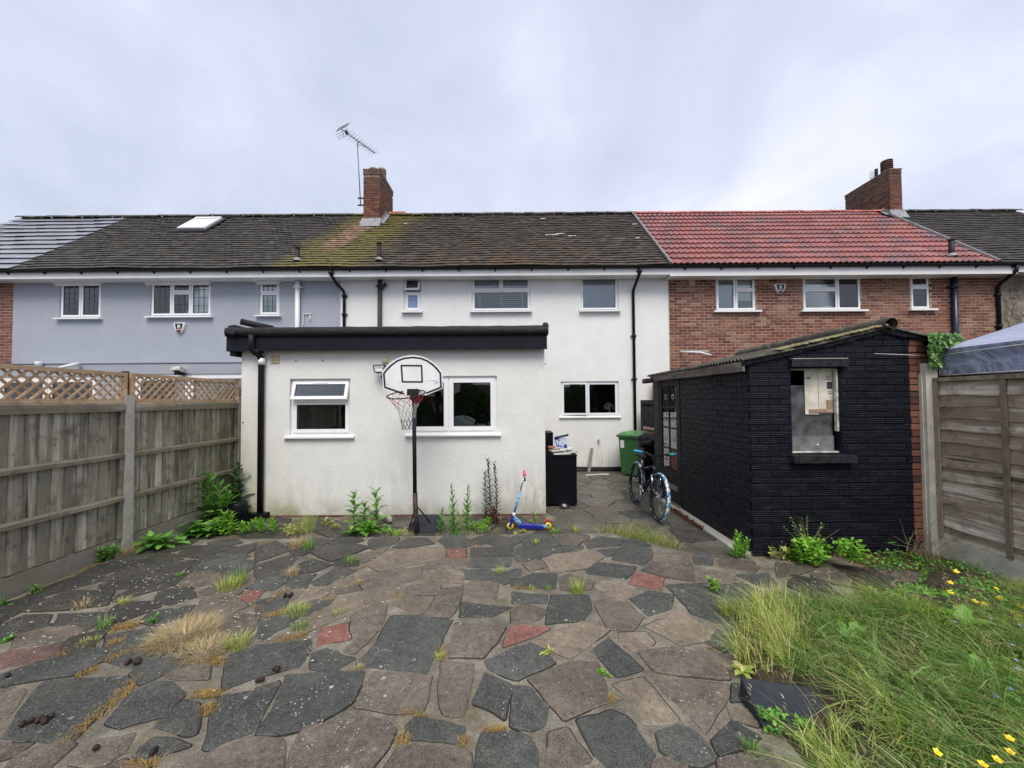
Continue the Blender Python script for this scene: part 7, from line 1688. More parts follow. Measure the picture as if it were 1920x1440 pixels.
hc = P_(983, 889); m = MB(); m.tube([hc + Vector((0, 0.10, 0)), hc + Vector((0, 0.2, 0))], 0.018, 10); part('grip', m, 'pink_grip', sc_)
m = MB(); n = 9; vs = []
for i in range(n + 1): a = D2R(35 + 100 * i / n); R = wr + 0.013; p = rwp + Vector((math.cos(a) * R, 0, math.sin(a) * R)); vs += [p - Vector((0, 0.022, 0)), p + Vector((0, 0.022, 0)), p + Vector((0, 0.022, 0)) * 1 + Vector((math.cos(a), 0, math.sin(a))) * 0.006, p - Vector((0, 0.022, 0)) + Vector((math.cos(a), 0, math.sin(a))) * 0.006]
m.add(vs, [(4 * i + j, 4 * i + (j + 1) % 4, 4 * i + 4 + (j + 1) % 4, 4 * i + 4 + j) for i in range(n) for j in range(4)] + [(0, 1, 2, 3), (4 * n, 4 * n + 1, 4 * n + 2, 4 * n + 3)]); part('mudguard', m, 'red_plastic', sc_)

# ------------------------------------------------------------------ bicycle (built upright along Y, front towards the camera, then leaned)
fw0 = PZ(1232, 978, 0.0); BX, BFY = fw0.x, fw0.y; WR = 0.355; WB = 1.03
bk_ = thing('bicycle', (BX, BFY, 0), 'black mountain bike with blue splashed tyres and turquoise grips leaning by the shed door', 'bicycle')
def V(x, y, z): return Vector((BX + x, BFY + y, z))
def wheel(yc):
    m = MB(); ring = [V(0, yc + (WR - 0.026) * math.cos(2 * math.pi * i / 40), WR + (WR - 0.026) * math.sin(2 * math.pi * i / 40)) for i in range(40)]
    m.tube(ring, 0.027, 10, closed=True); w = part('wheel', m, 'tyre_side', bk_)
    m = MB(); ring = [V(0, yc + (WR - 0.010) * math.cos(2 * math.pi * i / 40), WR + (WR - 0.010) * math.sin(2 * math.pi * i / 40)) for i in range(40)]
    vs = []
    for i in range(60):
        a = 2 * math.pi * i / 60
        for (dx, rr) in ((-0.021, WR - 0.012), (-0.013, WR - 0.002), (0, WR + 0.003), (0.013, WR - 0.002), (0.0272, WR - 0.012), (0.0282, WR - 0.026), (0.0272, WR - 0.042)): vs.append(V(dx * 1.04, yc + rr * math.cos(a), WR + rr * math.sin(a)))
    m = MB(); m.add(vs, [(7 * i + j, 7 * i + j + 1, 7 * ((i + 1) % 60) + j + 1, 7 * ((i + 1) % 60) + j) for i in range(60) for j in range(6)], smooth=True); part('tread', m, 'tyre_splash', w, flip=False)
    m = MB(); ring = [V(0, yc + (WR - 0.060) * math.cos(2 * math.pi * i / 36), WR + (WR - 0.060) * math.sin(2 * math.pi * i / 36)) for i in range(36)]; m.tube(ring, 0.010, 6, closed=True); part('rim', m, 'frame_black', w)
    m = MB()
    for i in range(28):
        a = 2 * math.pi * i / 28; b = a + (0.9 if i % 2 else -0.9); s = 0.028 * (1 if i % 4 < 2 else -1); m.tube([V(s, yc + 0.024 * math.cos(b), WR + 0.024 * math.sin(b)), V(0, yc + (WR - 0.062) * math.cos(a), WR + (WR - 0.062) * math.sin(a))], 0.0012, 3, cap=False)
    part('spokes', m, 'steel', w, flip=False)
    m = MB(); m.lathe(V(-0.055, yc, WR), [(0, 0), (0.012, 0), (0.014, 0.02), (0.026, 0.025), (0.02, 0.055), (0.026, 0.085), (0.014, 0.09), (0.012, 0.11), (0, 0.11)], 14, axis=(1, 0, 0)); part('hub', m, 'steel', w)
    m = MB(); m.lathe(V(-0.034, yc, WR), [(0.03, 0), (0.08, 0), (0.08, 0.002), (0.03, 0.002)], 24, axis=(1, 0, 0)); part('brake_disc', m, 'steel', w)
    return w
wheel(0.0); wheel(WB)
hb = V(0, 0.235, 0.66); ht = V(0, 0.275, 0.78); bbk = V(0, 0.62, 0.30); stt = V(0, 0.80, 0.68)
m = MB(); m.tube([hb, ht], 0.024, 12); m.tube([hb + (ht - hb) * 0.1, bbk], [0.024, 0.02], 12); m.tube([ht - (ht - hb) * 0.15, stt - (stt - bbk) * 0.1], [0.019, 0.017], 12); m.tube([bbk, stt], 0.017, 12)
for s in (-1, 1): m.tube([bbk + Vector((0.03 * s, 0.03, 0)), V(0.058 * s, WB, WR)], 0.011, 8); m.tube([stt - (stt - bbk) * 0.08 + Vector((0.02 * s, 0, 0)), V(0.058 * s, WB, WR)], 0.009, 8)
part('frame', m, 'frame_black', bk_)
m = MB()
for s in (-1, 1): m.tube([V(0.062 * s, 0.0, WR), V(0.062 * s, 0.12, WR + 0.16)], 0.02, 10)
m.tube([V(-0.062, 0.09, WR + 0.15), V(-0.05, 0.10, WR + 0.23), V(0, 0.11, WR + 0.25), V(0.05, 0.10, WR + 0.23), V(0.062, 0.09, WR + 0.15)], 0.012, 8); fk = part('fork', m, 'frame_black', bk_)
m = MB()
for s in (-1, 1): m.tube([V(0.062 * s, 0.115, WR + 0.15), V(0.062 * s, 0.185, WR + 0.29)], 0.016, 10)
part('stanchion', m, 'chrome', fk)
m = MB(); m.tube([V(-0.062, 0.18, WR + 0.29), V(0.062, 0.18, WR + 0.29)], 0.022, 10); m.tube([V(0, 0.18, WR + 0.29), hb], 0.022, 10); part('fork_crown', m, 'frame_black', fk)
hz = 0.965; m = MB(); m.tube([ht, V(0, 0.30, 0.90), V(0, 0.23, 0.93)], 0.015, 10); part('stem', m, 'frame_black', bk_)
m = MB(); m.tube([V(-0.33, 0.28, hz + 0.015), V(-0.15, 0.24, hz), V(-0.06, 0.22, 0.935), V(0.06, 0.22, 0.935), V(0.15, 0.24, hz), V(0.33, 0.28, hz + 0.015)], 0.0115, 10); hbp = part('handlebar', m, 'frame_black', bk_)
m = MB(); m.tube([V(-0.335, 0.281, hz + 0.015), V(-0.21, 0.255, hz + 0.005)], 0.0185, 12); part('grip', m, 'blue_grip', hbp)
m = MB(); m.tube([V(0.21, 0.255, hz + 0.005), V(0.335, 0.281, hz + 0.015)], 0.0185, 12); part('grip', m, 'teal', hbp)
for s in (-1, 1): m = MB(); m.box(BX + s * 0.17 - 0.02, BX + s * 0.17 + 0.02, BFY + 0.20, BFY + 0.25, hz - 0.02, hz + 0.02); m.tube([V(s * 0.17, 0.2, hz - 0.01), V(s * 0.22, 0.17, hz - 0.03), V(s * 0.30, 0.20, hz - 0.035)], 0.006, 6); part('brake_lever', m, 'black_metal', hbp)
m = MB(); m.tube([V(-0.17, 0.2, hz), V(-0.12, 0.10, 0.93), V(-0.03, 0.12, 0.80), V(-0.055, 0.10, 0.6), V(-0.06, 0.03, WR + 0.06)], 0.003, 5); m.tube([V(0.17, 0.2, hz), V(0.10, 0.08, 0.95), V(0.02, 0.14, 0.82), V(0.02, 0.3, 0.66)], 0.003, 5); part('cable', m, 'rubber', bk_)
m = MB(); m.tube([stt, V(0, 0.84, 0.80)], 0.0135, 10); part('seat_post', m, 'chrome', bk_)
m = MB(); n = 10; vs = []
for i in range(n + 1):
    t_ = i / n; w_ = 0.018 + 0.055 * (t_ ** 1.6); y = 0.70 + 0.27 * t_; zc = 0.835 + 0.02 * (t_ - 0.5) ** 2 * 4
    for (a, b) in ((-1, -0.022), (-0.8, 0.012), (0, 0.02), (0.8, 0.012), (1, -0.022), (0, -0.03)): vs.append(V(a * w_, y, zc + b))
m.add(vs, [(6 * i + j, 6 * i + (j + 1) % 6, 6 * i + 6 + (j + 1) % 6, 6 * i + 6 + j) for i in range(n) for j in range(6)] + [tuple(range(6)), tuple(6 * n + j for j in range(6))], smooth=True); part('saddle', m, 'ramp_plastic', bk_)
m = MB(); m.lathe(bbk + Vector((-0.06, 0, 0)), [(0.02, 0), (0.085, 0), (0.088, 0.004), (0.02, 0.006)], 24, axis=(1, 0, 0)); m.bar(bbk + Vector((-0.065, 0, 0)), bbk + Vector((-0.07, -0.05, -0.165)), 0.012, 0.024, (0, 1, 0)); m.bar(bbk + Vector((0.06, 0, 0)), bbk + Vector((0.07, 0.05, 0.165)), 0.012, 0.024, (0, 1, 0)); m.tube([bbk - Vector((0.06, 0, 0)), bbk + Vector((0.06, 0, 0))], 0.02, 10); part('crank', m, 'steel', bk_)
for s in (-1, 1): p = bbk + Vector((0.07 * s, 0.05 * s, 0.165 * s)); m = MB(); m.box(min(p.x, p.x + s * 0.1), max(p.x, p.x + s * 0.1), p.y - 0.04, p.y + 0.04, p.z - 0.01, p.z + 0.01); part('pedal', m, 'black_plastic', bk_)
bk_.rotation_euler = (0, D2R(5.5), 0)

# ------------------------------------------------------------------ wheelie bin with sack behind
bb0 = PZ(1181, 894, 0.0); wbn = thing('wheelie_bin', (0, 0, 0), 'green wheelie bin with flat lid standing against the white wall', 'wheelie bin')
ORG[wbn.name] = Vector((0, 0, 0)); W_, D_, H_ = 0.57, 0.70, 1.0
def taper(m, x0, x1, y0, y1, z0, z1, k, mi=0):
    m.hexa([(x0 * k, y0 * k, z0), (x1 * k, y0 * k, z0), (x1 * k, y1 * k, z0), (x0 * k, y1 * k, z0), (x0, y0, z1), (x1, y0, z1), (x1, y1, z1), (x0, y1, z1)], mi)
m = MB(); taper(m, -W_ / 2, W_ / 2, -D_ / 2, D_ / 2, 0.03, H_ - 0.06, 0.84); bdy = part('body', m, 'bin_green', wbn)
b_ = bdy.modifiers.new('edge', 'BEVEL'); b_.width = 0.03; b_.segments = 3
m = MB(); m.box(-W_ / 2 - 0.03, W_ / 2 + 0.03, -D_ / 2 - 0.03, D_ / 2 + 0.02, H_ - 0.085, H_ - 0.045); part('rim', m, 'bin_green', wbn)
m = MB(); m.hexa([(-W_ / 2 - .025, -D_ / 2 - .045, H_ - .043), (W_ / 2 + .025, -D_ / 2 - .045, H_ - .043), (W_ / 2 + .025, D_ / 2 + .03, H_ - .043), (-W_ / 2 - .025, D_ / 2 + .03, H_ - .043), (-W_ / 2 + .03, -D_ / 2 + .02, H_ + .01), (W_ / 2 - .03, -D_ / 2 + .02, H_ + .01), (W_ / 2 - .03, D_ / 2 - .02, H_ + .03), (-W_ / 2 + .03, D_ / 2 - .02, H_ + .03)]); ld = part('lid', m, 'bin_lid', wbn)
b_ = ld.modifiers.new('edge', 'BEVEL'); b_.width = 0.012; b_.segments = 2
for s in (-1, 1): m = MB(); m.tube([(s * 0.15 - 0.03, -D_ / 2 + 0.05, H_ + 0.0), (s * 0.15 - 0.03, -D_ / 2 + 0.04, H_ + 0.035), (s * 0.15 + 0.03, -D_ / 2 + 0.04, H_ + 0.035), (s * 0.15 + 0.03, -D_ / 2 + 0.05, H_ + 0.0)], 0.008, 6); part('lid_grip', m, 'bin_lid', ld)
m = MB(); m.tube([(-W_ / 2 + 0.02, D_ / 2 + 0.06, H_ - 0.03), (W_ / 2 - 0.02, D_ / 2 + 0.06, H_ - 0.03)], 0.015, 8); part('handle', m, 'bin_green', wbn)
for s in (-1, 1): m = MB(); m.lathe((s * 0.23, D_ / 2 * 0.84 + 0.04, 0.1), [(0, -.025), (0.09, -.025), (0.1, 0), (0.09, .025), (0, .025)], 20, axis=(1, 0, 0)); part('wheel', m, 'rubber', wbn)
m = MB(); m.hexa([(-0.13 - .1, -D_ / 2 * 0.957 - .006, 0.66), (-0.04 - .1, -D_ / 2 * 0.957 - .006, 0.66), (-0.04 - .1, -D_ / 2 * 0.957 + .01, 0.66), (-0.13 - .1, -D_ / 2 * 0.957 + .01, 0.66), (-0.13 - .1, -D_ / 2 * .985 - .006, 0.84), (-0.04 - .1, -D_ / 2 * .985 - .006, 0.84), (-0.04 - .1, -D_ / 2 * .985 + .01, 0.84), (-0.13 - .1, -D_ / 2 * .985 + .01, 0.84)]); part('white_sticker', m, 'paper', wbn)
th_b = D2R(-38); wbn.rotation_euler = (0, 0, th_b)
fcx, fcy = 0.5 * W_ * 0.84, -0.5 * D_ * 0.84     # front right corner goes to the traced foot
wbn.location = (bb0.x - (fcx * math.cos(th_b) - fcy * math.sin(th_b)) + 0.22, bb0.y - (fcx * math.sin(th_b) + fcy * math.cos(th_b)) - 0.14, 0)
k = PY(1208, 822, 8.3)
def lump(name, c, rx, ry, rz, mat, label, cat, seed, amp=0.25, cut=None):
    r_ = random.Random(seed); m = MB(); n, q = 22, 14; vs = []; ph = [r_.uniform(0, 6) for _ in range(6)]
    for i in range(q + 1):
        t_ = math.pi * i / q
        for j in range(n):
            a = 2 * math.pi * j / n; f = 1 + amp * (math.sin(3 * a + ph[0] + 2 * t_) * 0.4 + math.sin(7 * a + ph[1] - 3 * t_) * 0.3 + math.sin(5 * t_ + ph[2] + 2 * a) * 0.4) * math.sin(t_) + r_.uniform(-0.03, 0.03)
            vs.append((c[0] + rx * f * math.sin(t_) * math.cos(a), c[1] + ry * f * math.sin(t_) * math.sin(a), c[2] + rz * math.cos(t_) * f))
    m.add(vs, [(i * n + j, i * n + (j + 1) % n, (i + 1) * n + (j + 1) % n, (i + 1) * n + j) for i in range(q) for j in range(n)], smooth=True); return solo(name, m, mat, label, cat)
k = PY(1213, 826, 8.15); lump('bin_bag', (k.x, k.y, k.z), 0.20, 0.18, 0.17, 'bag', 'shiny black bin bag bulging beside the green bin behind the bicycle', 'bin bag', 4)
k2 = RC(1200, 838, 1234, 935, 8.2); m = MB(); m.box(k2[0] + 0.02, k2[0] + 0.5, 8.0, 8.4, 0.0, k.z - 0.14); solo('black_crate', m, 'appliance', 'black box standing under the bin bag behind the bicycle', 'box')
k = PY(1232, 813, 7.9); m = MB(); m.obox((k.x, 7.9, k.z), (0.07, 0, -0.008), (0, 0.05, 0), (0.002, 0, 0.018)); m.tube([(k.x + 0.03, 7.9, k.z), (k.x + 0.0, 7.85, 0.02)], 0.014, 8); solo('broom', m, 'deep_red', 'dark red broom-like handle leaning beside the shed door', 'broom')
k = PY(1216, 803, 9.0); m = MB(); m.obox((k.x, 9.0, k.z), (0.12, 0, -0.02), (0, 0.03, 0.0), (0.005, 0, 0.03)); m.obox((k.x - 0.02, 9.03, k.z - 0.2), (0.1, 0, 0), (0, 0.01, 0), (0, 0, 0.2)); solo('wood_offcut', m, 'wood_batten', 'brown board showing over the back of the green bin lid', 'board')

# ------------------------------------------------------------------ appliance, papers, bowl
c = PZ(1082, 950, 0.0); ay = c.y; ax1 = c.x; az = PY(1060, 853, ay).z
ap_ = thing('black_cabinet', (ax1 - 0.3, ay + 0.3, 0), 'plain black under-counter cabinet standing behind the extension corner', 'cabinet')
m = MB(); m.box(ax1 - 0.56, ax1, ay + 0.02, ay + 0.56, 0.03, az - 0.03); part('body', m, 'appliance', ap_)
m = MB(); m.box(ax1 - 0.565, ax1 + 0.002, ay, ay + 0.018, 0.035, az - 0.034); part('door', m, 'appliance', ap_)
m = MB(); m.box(ax1 - 0.58, ax1 + 0.01, ay - 0.01, ay + 0.57, az - 0.028, az); part('top', m, 'appliance', ap_)
for sx in (0.04, 0.5):
    for sy_ in (0.06, 0.5): m = MB(); m.tube([(ax1 - sx, ay + sy_, 0.0), (ax1 - sx, ay + sy_, 0.03)], 0.02, 8); part('foot', m, 'rubber', ap_)
k = RC(1000, 811, 1037, 860, ay + 0.62); m = MB(); m.box(k[0], k[1], ay + 0.60, ay + 1.1, 0.0, k[3]); solo('black_box', m, 'appliance', 'taller black cabinet half hidden behind the extension corner', 'cabinet')
r_ = random.Random(19)
names = [('leaflet', 'pile sheet lying lowest on the black cabinet'), ]
lay = [(1052, 0.30, 0.20, 4, 'paper', 'white flattened card lowest in the pile on the black cabinet'), (1070, 0.22, 0.2, -9, 'dirty_white', 'buff sheet jutting right over the black cabinet edge'), (1044, 0.26, 0.2, 14, 'card_cream', 'cream leaflet on the left of the paper pile on the cabinet'), (1062, 0.2, 0.16, -20, 'paper', 'topmost white booklet lying on the right of the paper pile')]
zz_ = az
for (u, w_, d_, ang, mt, lb) in lay:
    x = PY(u, 848, ay + 0.2).x; a = D2R(ang); m = MB(); hh = 0.008 + 0.006 * r_.random(); m.obox((x, ay + 0.16, zz_ + hh), (w_ / 2 * math.cos(a), w_ / 2 * math.sin(a), 0.004), (-d_ / 2 * math.sin(a), d_ / 2 * math.cos(a), 0), (0, 0, hh)); solo('booklet', m, mt, lb, 'booklet', 'papers piled on the black cabinet'); zz_ += 2 * hh + 0.001
x = PY(1034, 839, ay + 0.2).x; m = MB(); m.obox((x, ay + 0.2, zz_ + 0.012), (0.055, 0.01, 0.0), (-0.01, 0.08, 0), (0, 0, 0.012)); solo('orange_packet', m, 'tile_red_ridge', 'flat orange packet at the left of the paper pile', 'packet')
# crumpled white and blue carton
k = PY(1052, 828, ay + 0.22); t = thing('crumpled_carton', (k.x, ay + 0.22, zz_), 'crumpled white and dark blue carton lying open on the paper pile', 'carton')
m = MB(); m.hexa([(k.x - 0.09, ay + 0.12, zz_), (k.x + 0.10, ay + 0.13, zz_ + 0.01), (k.x + 0.11, ay + 0.27, zz_), (k.x - 0.07, ay + 0.26, zz_), (k.x - 0.13, ay + 0.15, zz_ + 0.17), (k.x + 0.06, ay + 0.14, zz_ + 0.21), (k.x + 0.07, ay + 0.22, zz_ + 0.2), (k.x - 0.11, ay + 0.24, zz_ + 0.17)]); part('carton', m, 'carton_blue', t)
m = MB(); f = lambda a, b: Vector((k.x - 0.09 - 0.04 * b + 0.19 * a, ay + 0.117 + 0.02 * b + 0.01 * a - 0.0, zz_ + 0.005 + 0.17 * b + 0.035 * a * b)); 
for (a0, a1, b0, b1) in ((0.70, 0.98, 0.02, 0.9), (0.0, 0.45, 0.80, 0.98), (0.04, 0.10, 0.1, 0.7), (0.16, 0.28, 0.1, 0.35), (0.34, 0.55, 0.1, 0.2), (0.36, 0.5, 0.6, 0.75)): m.add([f(a0, b0), f(a1, b0), f(a1, b1), f(a0, b1)], [(0, 1, 2, 3)])
part('blue_print', m, 'scoot_blue', t, flip=False)
m = MB(); m.obox((k.x + 0.0, ay + 0.16, zz_ + 0.20), (0.12, 0.0, 0.025), (0, 0.05, -0.02), (-0.001, 0.001, 0.003)); part('flap', m, 'net_blue', t)
k = PZ(1059, 953, 0.0); m = MB(); m.lathe((k.x, k.y, 0), [(0, 0.006), (0.062, 0.006), (0.078, 0.0), (0.075, 0.045), (0.088, 0.05), (0.088, 0.054), (0.070, 0.050), (0.058, 0.015), (0, 0.012)], 26); solo('metal_bowl', m, 'steel', 'shiny steel pet bowl on the paving in front of the black cabinet', 'bowl')
a = PZ(1099, 891, 0.012); b = PZ(1141, 889, 0.012); m = MB(); m.bar(a, b, 0.05, 0.02); solo('white_strip', m, 'white_plastic', 'white plastic strip lying on the path by the house wall', 'strip')
a = PZ(1104, 878, 0.0); a.y = HY - 0.3; a = PY(1104, 878, HY - 0.25); a.z = 0.01; b = PY(1110, 840, HY - 0.06); m = MB(); m.bar(a, b, 0.07, 0.02, (0, 1, 0)); solo('leaning_plank', m, 'dry_wood', 'short grey plank leaning on the white wall under the kitchen window', 'plank')
# grey waste pipe from the extension wall
m = MB(); a = PY(692, 954, EY - 0.03); b = PY(729, 975, EY - 0.3); b.z = 0.06; m.tube([a, a + (b - a) * 0.97], 0.034, 12); m.tube([a + (b - a) * 0.9, b + Vector((0.02, -0.03, 0.01)), b + Vector((0.04, -0.06, -0.04))], 0.038, 12); solo('waste_pipe', m, 'concrete', 'grey waste pipe sloping out of the extension wall near the hoop', 'waste pipe')
# plant pot
k = PZ(446, 984, 0.0); pp = thing('plant_pot', (k.x, k.y, 0), 'large black plastic plant pot in the corner by the fence', 'plant pot')
r1, r0, hh = 0.15, 0.115, 0.33
m = MB(); m.lathe((k.x, k.y, 0), [(0, 0), (r1, 0.0), (r0, hh - 0.03), (r0 * 0.98, hh), (r0 * 0.9, hh), (0, hh)], 26); part('pot', m, 'pot_black', pp)
m = MB(); m.lathe((k.x, k.y, 0), [(r1 + 0.001, 0), (r1 + 0.014, 0.0), (r1 + 0.014, 0.04), (r1 - 0.002, 0.045)], 26); part('rim', m, 'pot_black', pp)

# slate grey plastic threshold ramp on the paving
def RZ(u, v, z): return PZ(u, v, z)
t0, t1, t2, t3 = RZ(1398, 1280, T + 0.13), RZ(1535, 1302, T + 0.13), RZ(1590, 1372, T + 0.02), RZ(1432, 1366, T + 0.02)
rp = thing('plastic_ramp', ((t0.x + t2.x) / 2, (t0.y + t2.y) / 2, T), 'slate-grey plastic kerb ramp half buried in the long grass', 'ramp')
d = Vector((0, 0, 1)); b0 = Vector((t0.x - .01, t0.y + 0.06, T)); b1 = Vector((t1.x, t1.y + 0.06, T))
m = MB(); m.hexa([b0 * 1, b1 * 1, Vector((t2.x, t2.y, T + 0.002)), Vector((t3.x, t3.y, T + 0.002)), Vector((t0.x, t0.y + 0.05, T + 0.13)), Vector((t1.x, t1.y + 0.05, T + 0.13)), t2, t3])
r0_ = part('ramp_body', m, 'ramp_plastic', rp); b_ = r0_.modifiers.new('edge', 'BEVEL'); b_.width = 0.010; b_.segments = 3
# droppings
r_ = random.Random(23)
for (u, v, n, sp, lb) in ((70, 1358, 7, 0.05, 'largest heap of dark droppings, on the speckled slab at the left'), (256, 1245, 5, 0.045, 'elongated group of dark droppings below the straw-coloured tuft'), (487, 1282, 3, 0.022, 'pair of dark droppings left of the long dark slab'), (518, 1263, 2, 0.02, 'small dark dropping above the long dark slab'), (540, 1121, 4, 0.03, 'dark droppings in the middle of the paving near the yellow grass'), (180, 1411, 1, 0.0, 'single small dark dropping near the lower left corner'), (288, 1417, 1, 0.0, 'single dark dropping on the small dark slab near the lower edge'), (14, 1273, 1, 0.0, 'single dark pellet at the left edge of the paving')):
    c = PZ(u, v, T); m = MB()
    for i in range(n):
        p = c + Vector((r_.uniform(-sp, sp), r_.uniform(-sp, sp) * 0.6, 0.022)); a = r_.uniform(0, 3.1); L = r_.uniform(0.010, 0.026); dd = Vector((math.cos(a), math.sin(a), 0)) * L
        m.tube([p - dd * 1.2, p - dd * 0.7, p + Vector((0, 0, 0.004)), p + dd * 0.7, p + dd * 1.2], [0.003, 0.011, 0.0135, 0.011, 0.003], 8)
    solo('droppings', m, 'dung', lb, 'droppings', 'droppings on the paving')
# ------------------------------------------------------------------ plants
def blade(mb, p, az, h, lean, w, r, segs=3, mi=0):
    """curved grass blade: three or four quads narrowing to a tip"""
    d = Vector((math.cos(az), math.sin(az), 0)); s = Vector((-d.y, d.x, 0)) * (w / 2); vs = []; ph = r.uniform(-0.4, 0.4); s = Matrix.Rotation(ph, 3, 'Z') @ s
    for i in range(segs + 1):
        t = i / segs; a = lean * t; q = p + d * (h * lean * t * t * 0.62) + Vector((0, 0, h * (t - 0.30 * lean * t * t)))
        k = (1 - t) ** 0.7 if i < segs else 0
        if k > 0: vs += [q - s * k, q + s * k]
        else: vs.append(q)
    n = len(vs); fs = [(2 * i, 2 * i + 1, 2 * i + 3, 2 * i + 2) for i in range(segs - 1)] + [(n - 3, n - 2, n - 1)]
    mb.add(vs, fs, mi)
def leaf(mb, p, az, L, W, el, droop, r, jag=0.0, segs=5, mi=0, fold=0.25):
    d = Vector((math.cos(az), math.sin(az), 0)); s = Vector((-d.y, d.x, 0)); c = Vector(p); vs = []; a = el
    st = L / segs
    for i in range(segs + 1):
        t = i / segs; w = W * 0.5 * (math.sin(math.pi * min(1, t * 0.93 + 0.07)) ** 0.8) + 0.001
        if jag and 0 < i < segs: w *= (1 + jag) if i % 2 else (1 - jag)
        vs += [c - s * w + Vector((0, 0, w * fold)), c.copy(), c + s * w + Vector((0, 0, w * fold))]
        c = c + (d * math.cos(a) + Vector((0, 0, 1)) * math.sin(a)) * st; a -= droop / segs
    mb.add(vs, [(3 * i + j, 3 * i + j + 1, 3 * i + 3 + j + 1, 3 * i + 3 + j) for i in range(segs) for j in (0, 1)], mi)
def tuft_mb(c, rad, h, n, r, lean=0.9, w=0.0045, hv=0.5, az0=None, spread=3.14):
    mb = MB()
    for _ in range(n):
        a = r.uniform(0, 6.283); q = rad * math.sqrt(r.random()); p = Vector((c[0] + q * math.cos(a), c[1] + q * math.sin(a), c[2] - 0.004))
        az = (a + r.uniform(-0.8, 0.8)) if az0 is None else az0 + r.uniform(-spread, spread)
        blade(mb, p, az, h * r.uniform(1 - hv, 1.1), lean * r.uniform(0.3, 1.25), w * r.uniform(0.7, 1.3), r)
    return mb
rp_ = random.Random(101)
def at(u, v, z=T): return PZ(u, v, z)
# (u, v, radius, height, blades, material, ground height, label)
tufts = [
 (430, 1104, .10, .15, 260, 'grass_yellow', T, 'round pale green grass tuft on the speckled dark paving at the left'),
 (452, 1090, .05, .20, 70, 'grass_long', T, 'taller darker green weed just behind the round pale tuft'),
 (345, 1196, .20, .12, 1500, 'grass_dry', T, 'large flattened straw-coloured grass tuft at the left'),
 (385, 1222, .14, .09, 800, 'grass_dry', T, 'lower lobe of straw-coloured grass nearest the camera'),
 (447, 1212, .07, .11, 170, 'grass_yellow', T, 'green tuft touching the right end of the straw-coloured grass'),
 (232, 1134, .045, .09, 80, 'grass_yellow', T, 'small pale tuft between two specked wet slabs'),
 (154, 1140, .05, .10, 90, 'grass_dry', T, 'small dry tuft near the left fence board'),
 (196, 1176, .05, .12, 90, 'grass_long', T, 'small green spiky tuft left of the straw grass'),
 (167, 1207, .06, .05, 120, 'grass_yellow', T, 'low yellow-green tuft in a joint near the left edge'),
 (547, 1078, .07, .10, 160, 'grass_dry', T, 'long dry tuft pointing right above the buff slab'),
 (558, 1150, .09, .09, 200, 'grass_yellow', T, 'tangled yellow-green tuft in the joint left of the long buff slab'),
 (563, 1180, .05, .08, 90, 'grass_long', T, 'small green tuft below the tangled yellow-green one'),
 (560, 1026, .10, .15, 260, 'grass_dry', T, 'bushy dry tuft on the step edge below the left window'),
 (578, 1030, .06, .17, 110, 'grass_long', T, 'fine green tuft hugging the dry one on the step edge'),
 (656, 1056, .07, .10, 120, 'grass_long', T, 'leafy green tuft in the joint in front of the thistles'),
 (673, 1094, .04, .06, 70, 'grass_dry', T, 'tiny rusty dry tuft beside the long dark slab'),
 (937, 1074, .045, .09, 90, 'grass_yellow', T, 'star-shaped yellow-green tuft right of the pale buff stone'),
 (1083, 1110, .055, .16, 130, 'grass_yellow', T, 'upright tuft with thin seed stalks behind the dark square slab'),
 (1027, 1106, .03, .06, 60, 'grass_long', T, 'small green tuft left of the upright seed-stalk tuft'),
 (998, 1106, .03, .05, 50, 'grass_yellow', T, 'tiny yellowish tuft two joints left of the upright seed-stalk tuft'),
 (1004, 1020, .04, .09, 80, 'grass_yellow', T, 'little tuft on the step just below the scooter'),
 (1366, 1150, .07, .15, 160, 'grass_yellow', T, 'thin arching tuft in the hollow left of the long grass'),
 (1411, 1412, .035, .07, 90, 'grass_long', T, 'small fresh green tuft near the lower edge left of the grass'),
 (632, 1152, .035, .05, 70, 'grass_yellow', T, 'low mossy tuft on the edge of the long buff slab'),
 (826, 1234, .035, .05, 80, 'grass_yellow', T, 'small mossy tuft at the corner of the big dark slab'),
 (673, 1254, .03, .04, 70, 'grass_dry', T, 'brownish tuft under the lower left corner of the big dark slab'),
 (1040, 1000, .05, .10, 90, 'leaf_bright', 0, 'small pale weed right of the scooter back wheel'),
 (1080, 998, .05, .13, 90, 'grass_yellow', 0, 'wispy yellow weed on the path in front of the metal bowl'),
]
for (u, v, rad, h, n, mt, z, lb) in tufts:
    c = at(u, v, z); solo('grass_tuft', tuft_mb(c, rad, h, n, rp_, w=0.0034 if n > 700 else 0.0042, lean=1.6 if n > 700 else 0.9), mt, lb, 'grass tuft', 'grass tufts in the paving joints', base=tuple(c), flip=False)
# tall grass hanging over the step beside the path
m = MB()
for _ in range(750):
    t_ = rp_.random(); e = at(1125 + 160 * t_, 1008 + 30 * t_, 0.0); p = Vector((e.x + rp_.uniform(-.05, .05), e.y + rp_.uniform(-0.02, 0.28) + 0.05, 0.0)); k = math.sin(math.pi * min(1, max(0, t_)))
    blade(m, p, rp_.uniform(2.2, 6.9), rp_.uniform(0.10, 0.26) * (0.55 + 0.75 * k), rp_.uniform(0.4, 1.3), 0.005, rp_)
for _ in range(26):
    e = at(1170 + 40 * rp_.random(), 1015, 0.0); blade(m, Vector((e.x, e.y + 0.1, 0)), rp_.uniform(2.4, 3.9), rp_.uniform(0.34, 0.52), rp_.uniform(.3, .9), 0.003, rp_, 5)
solo('grass_clump', m, 'grass_yellow', 'long clump of yellow-green grass drooping over the step beside the path', 'grass clump', flip=False)
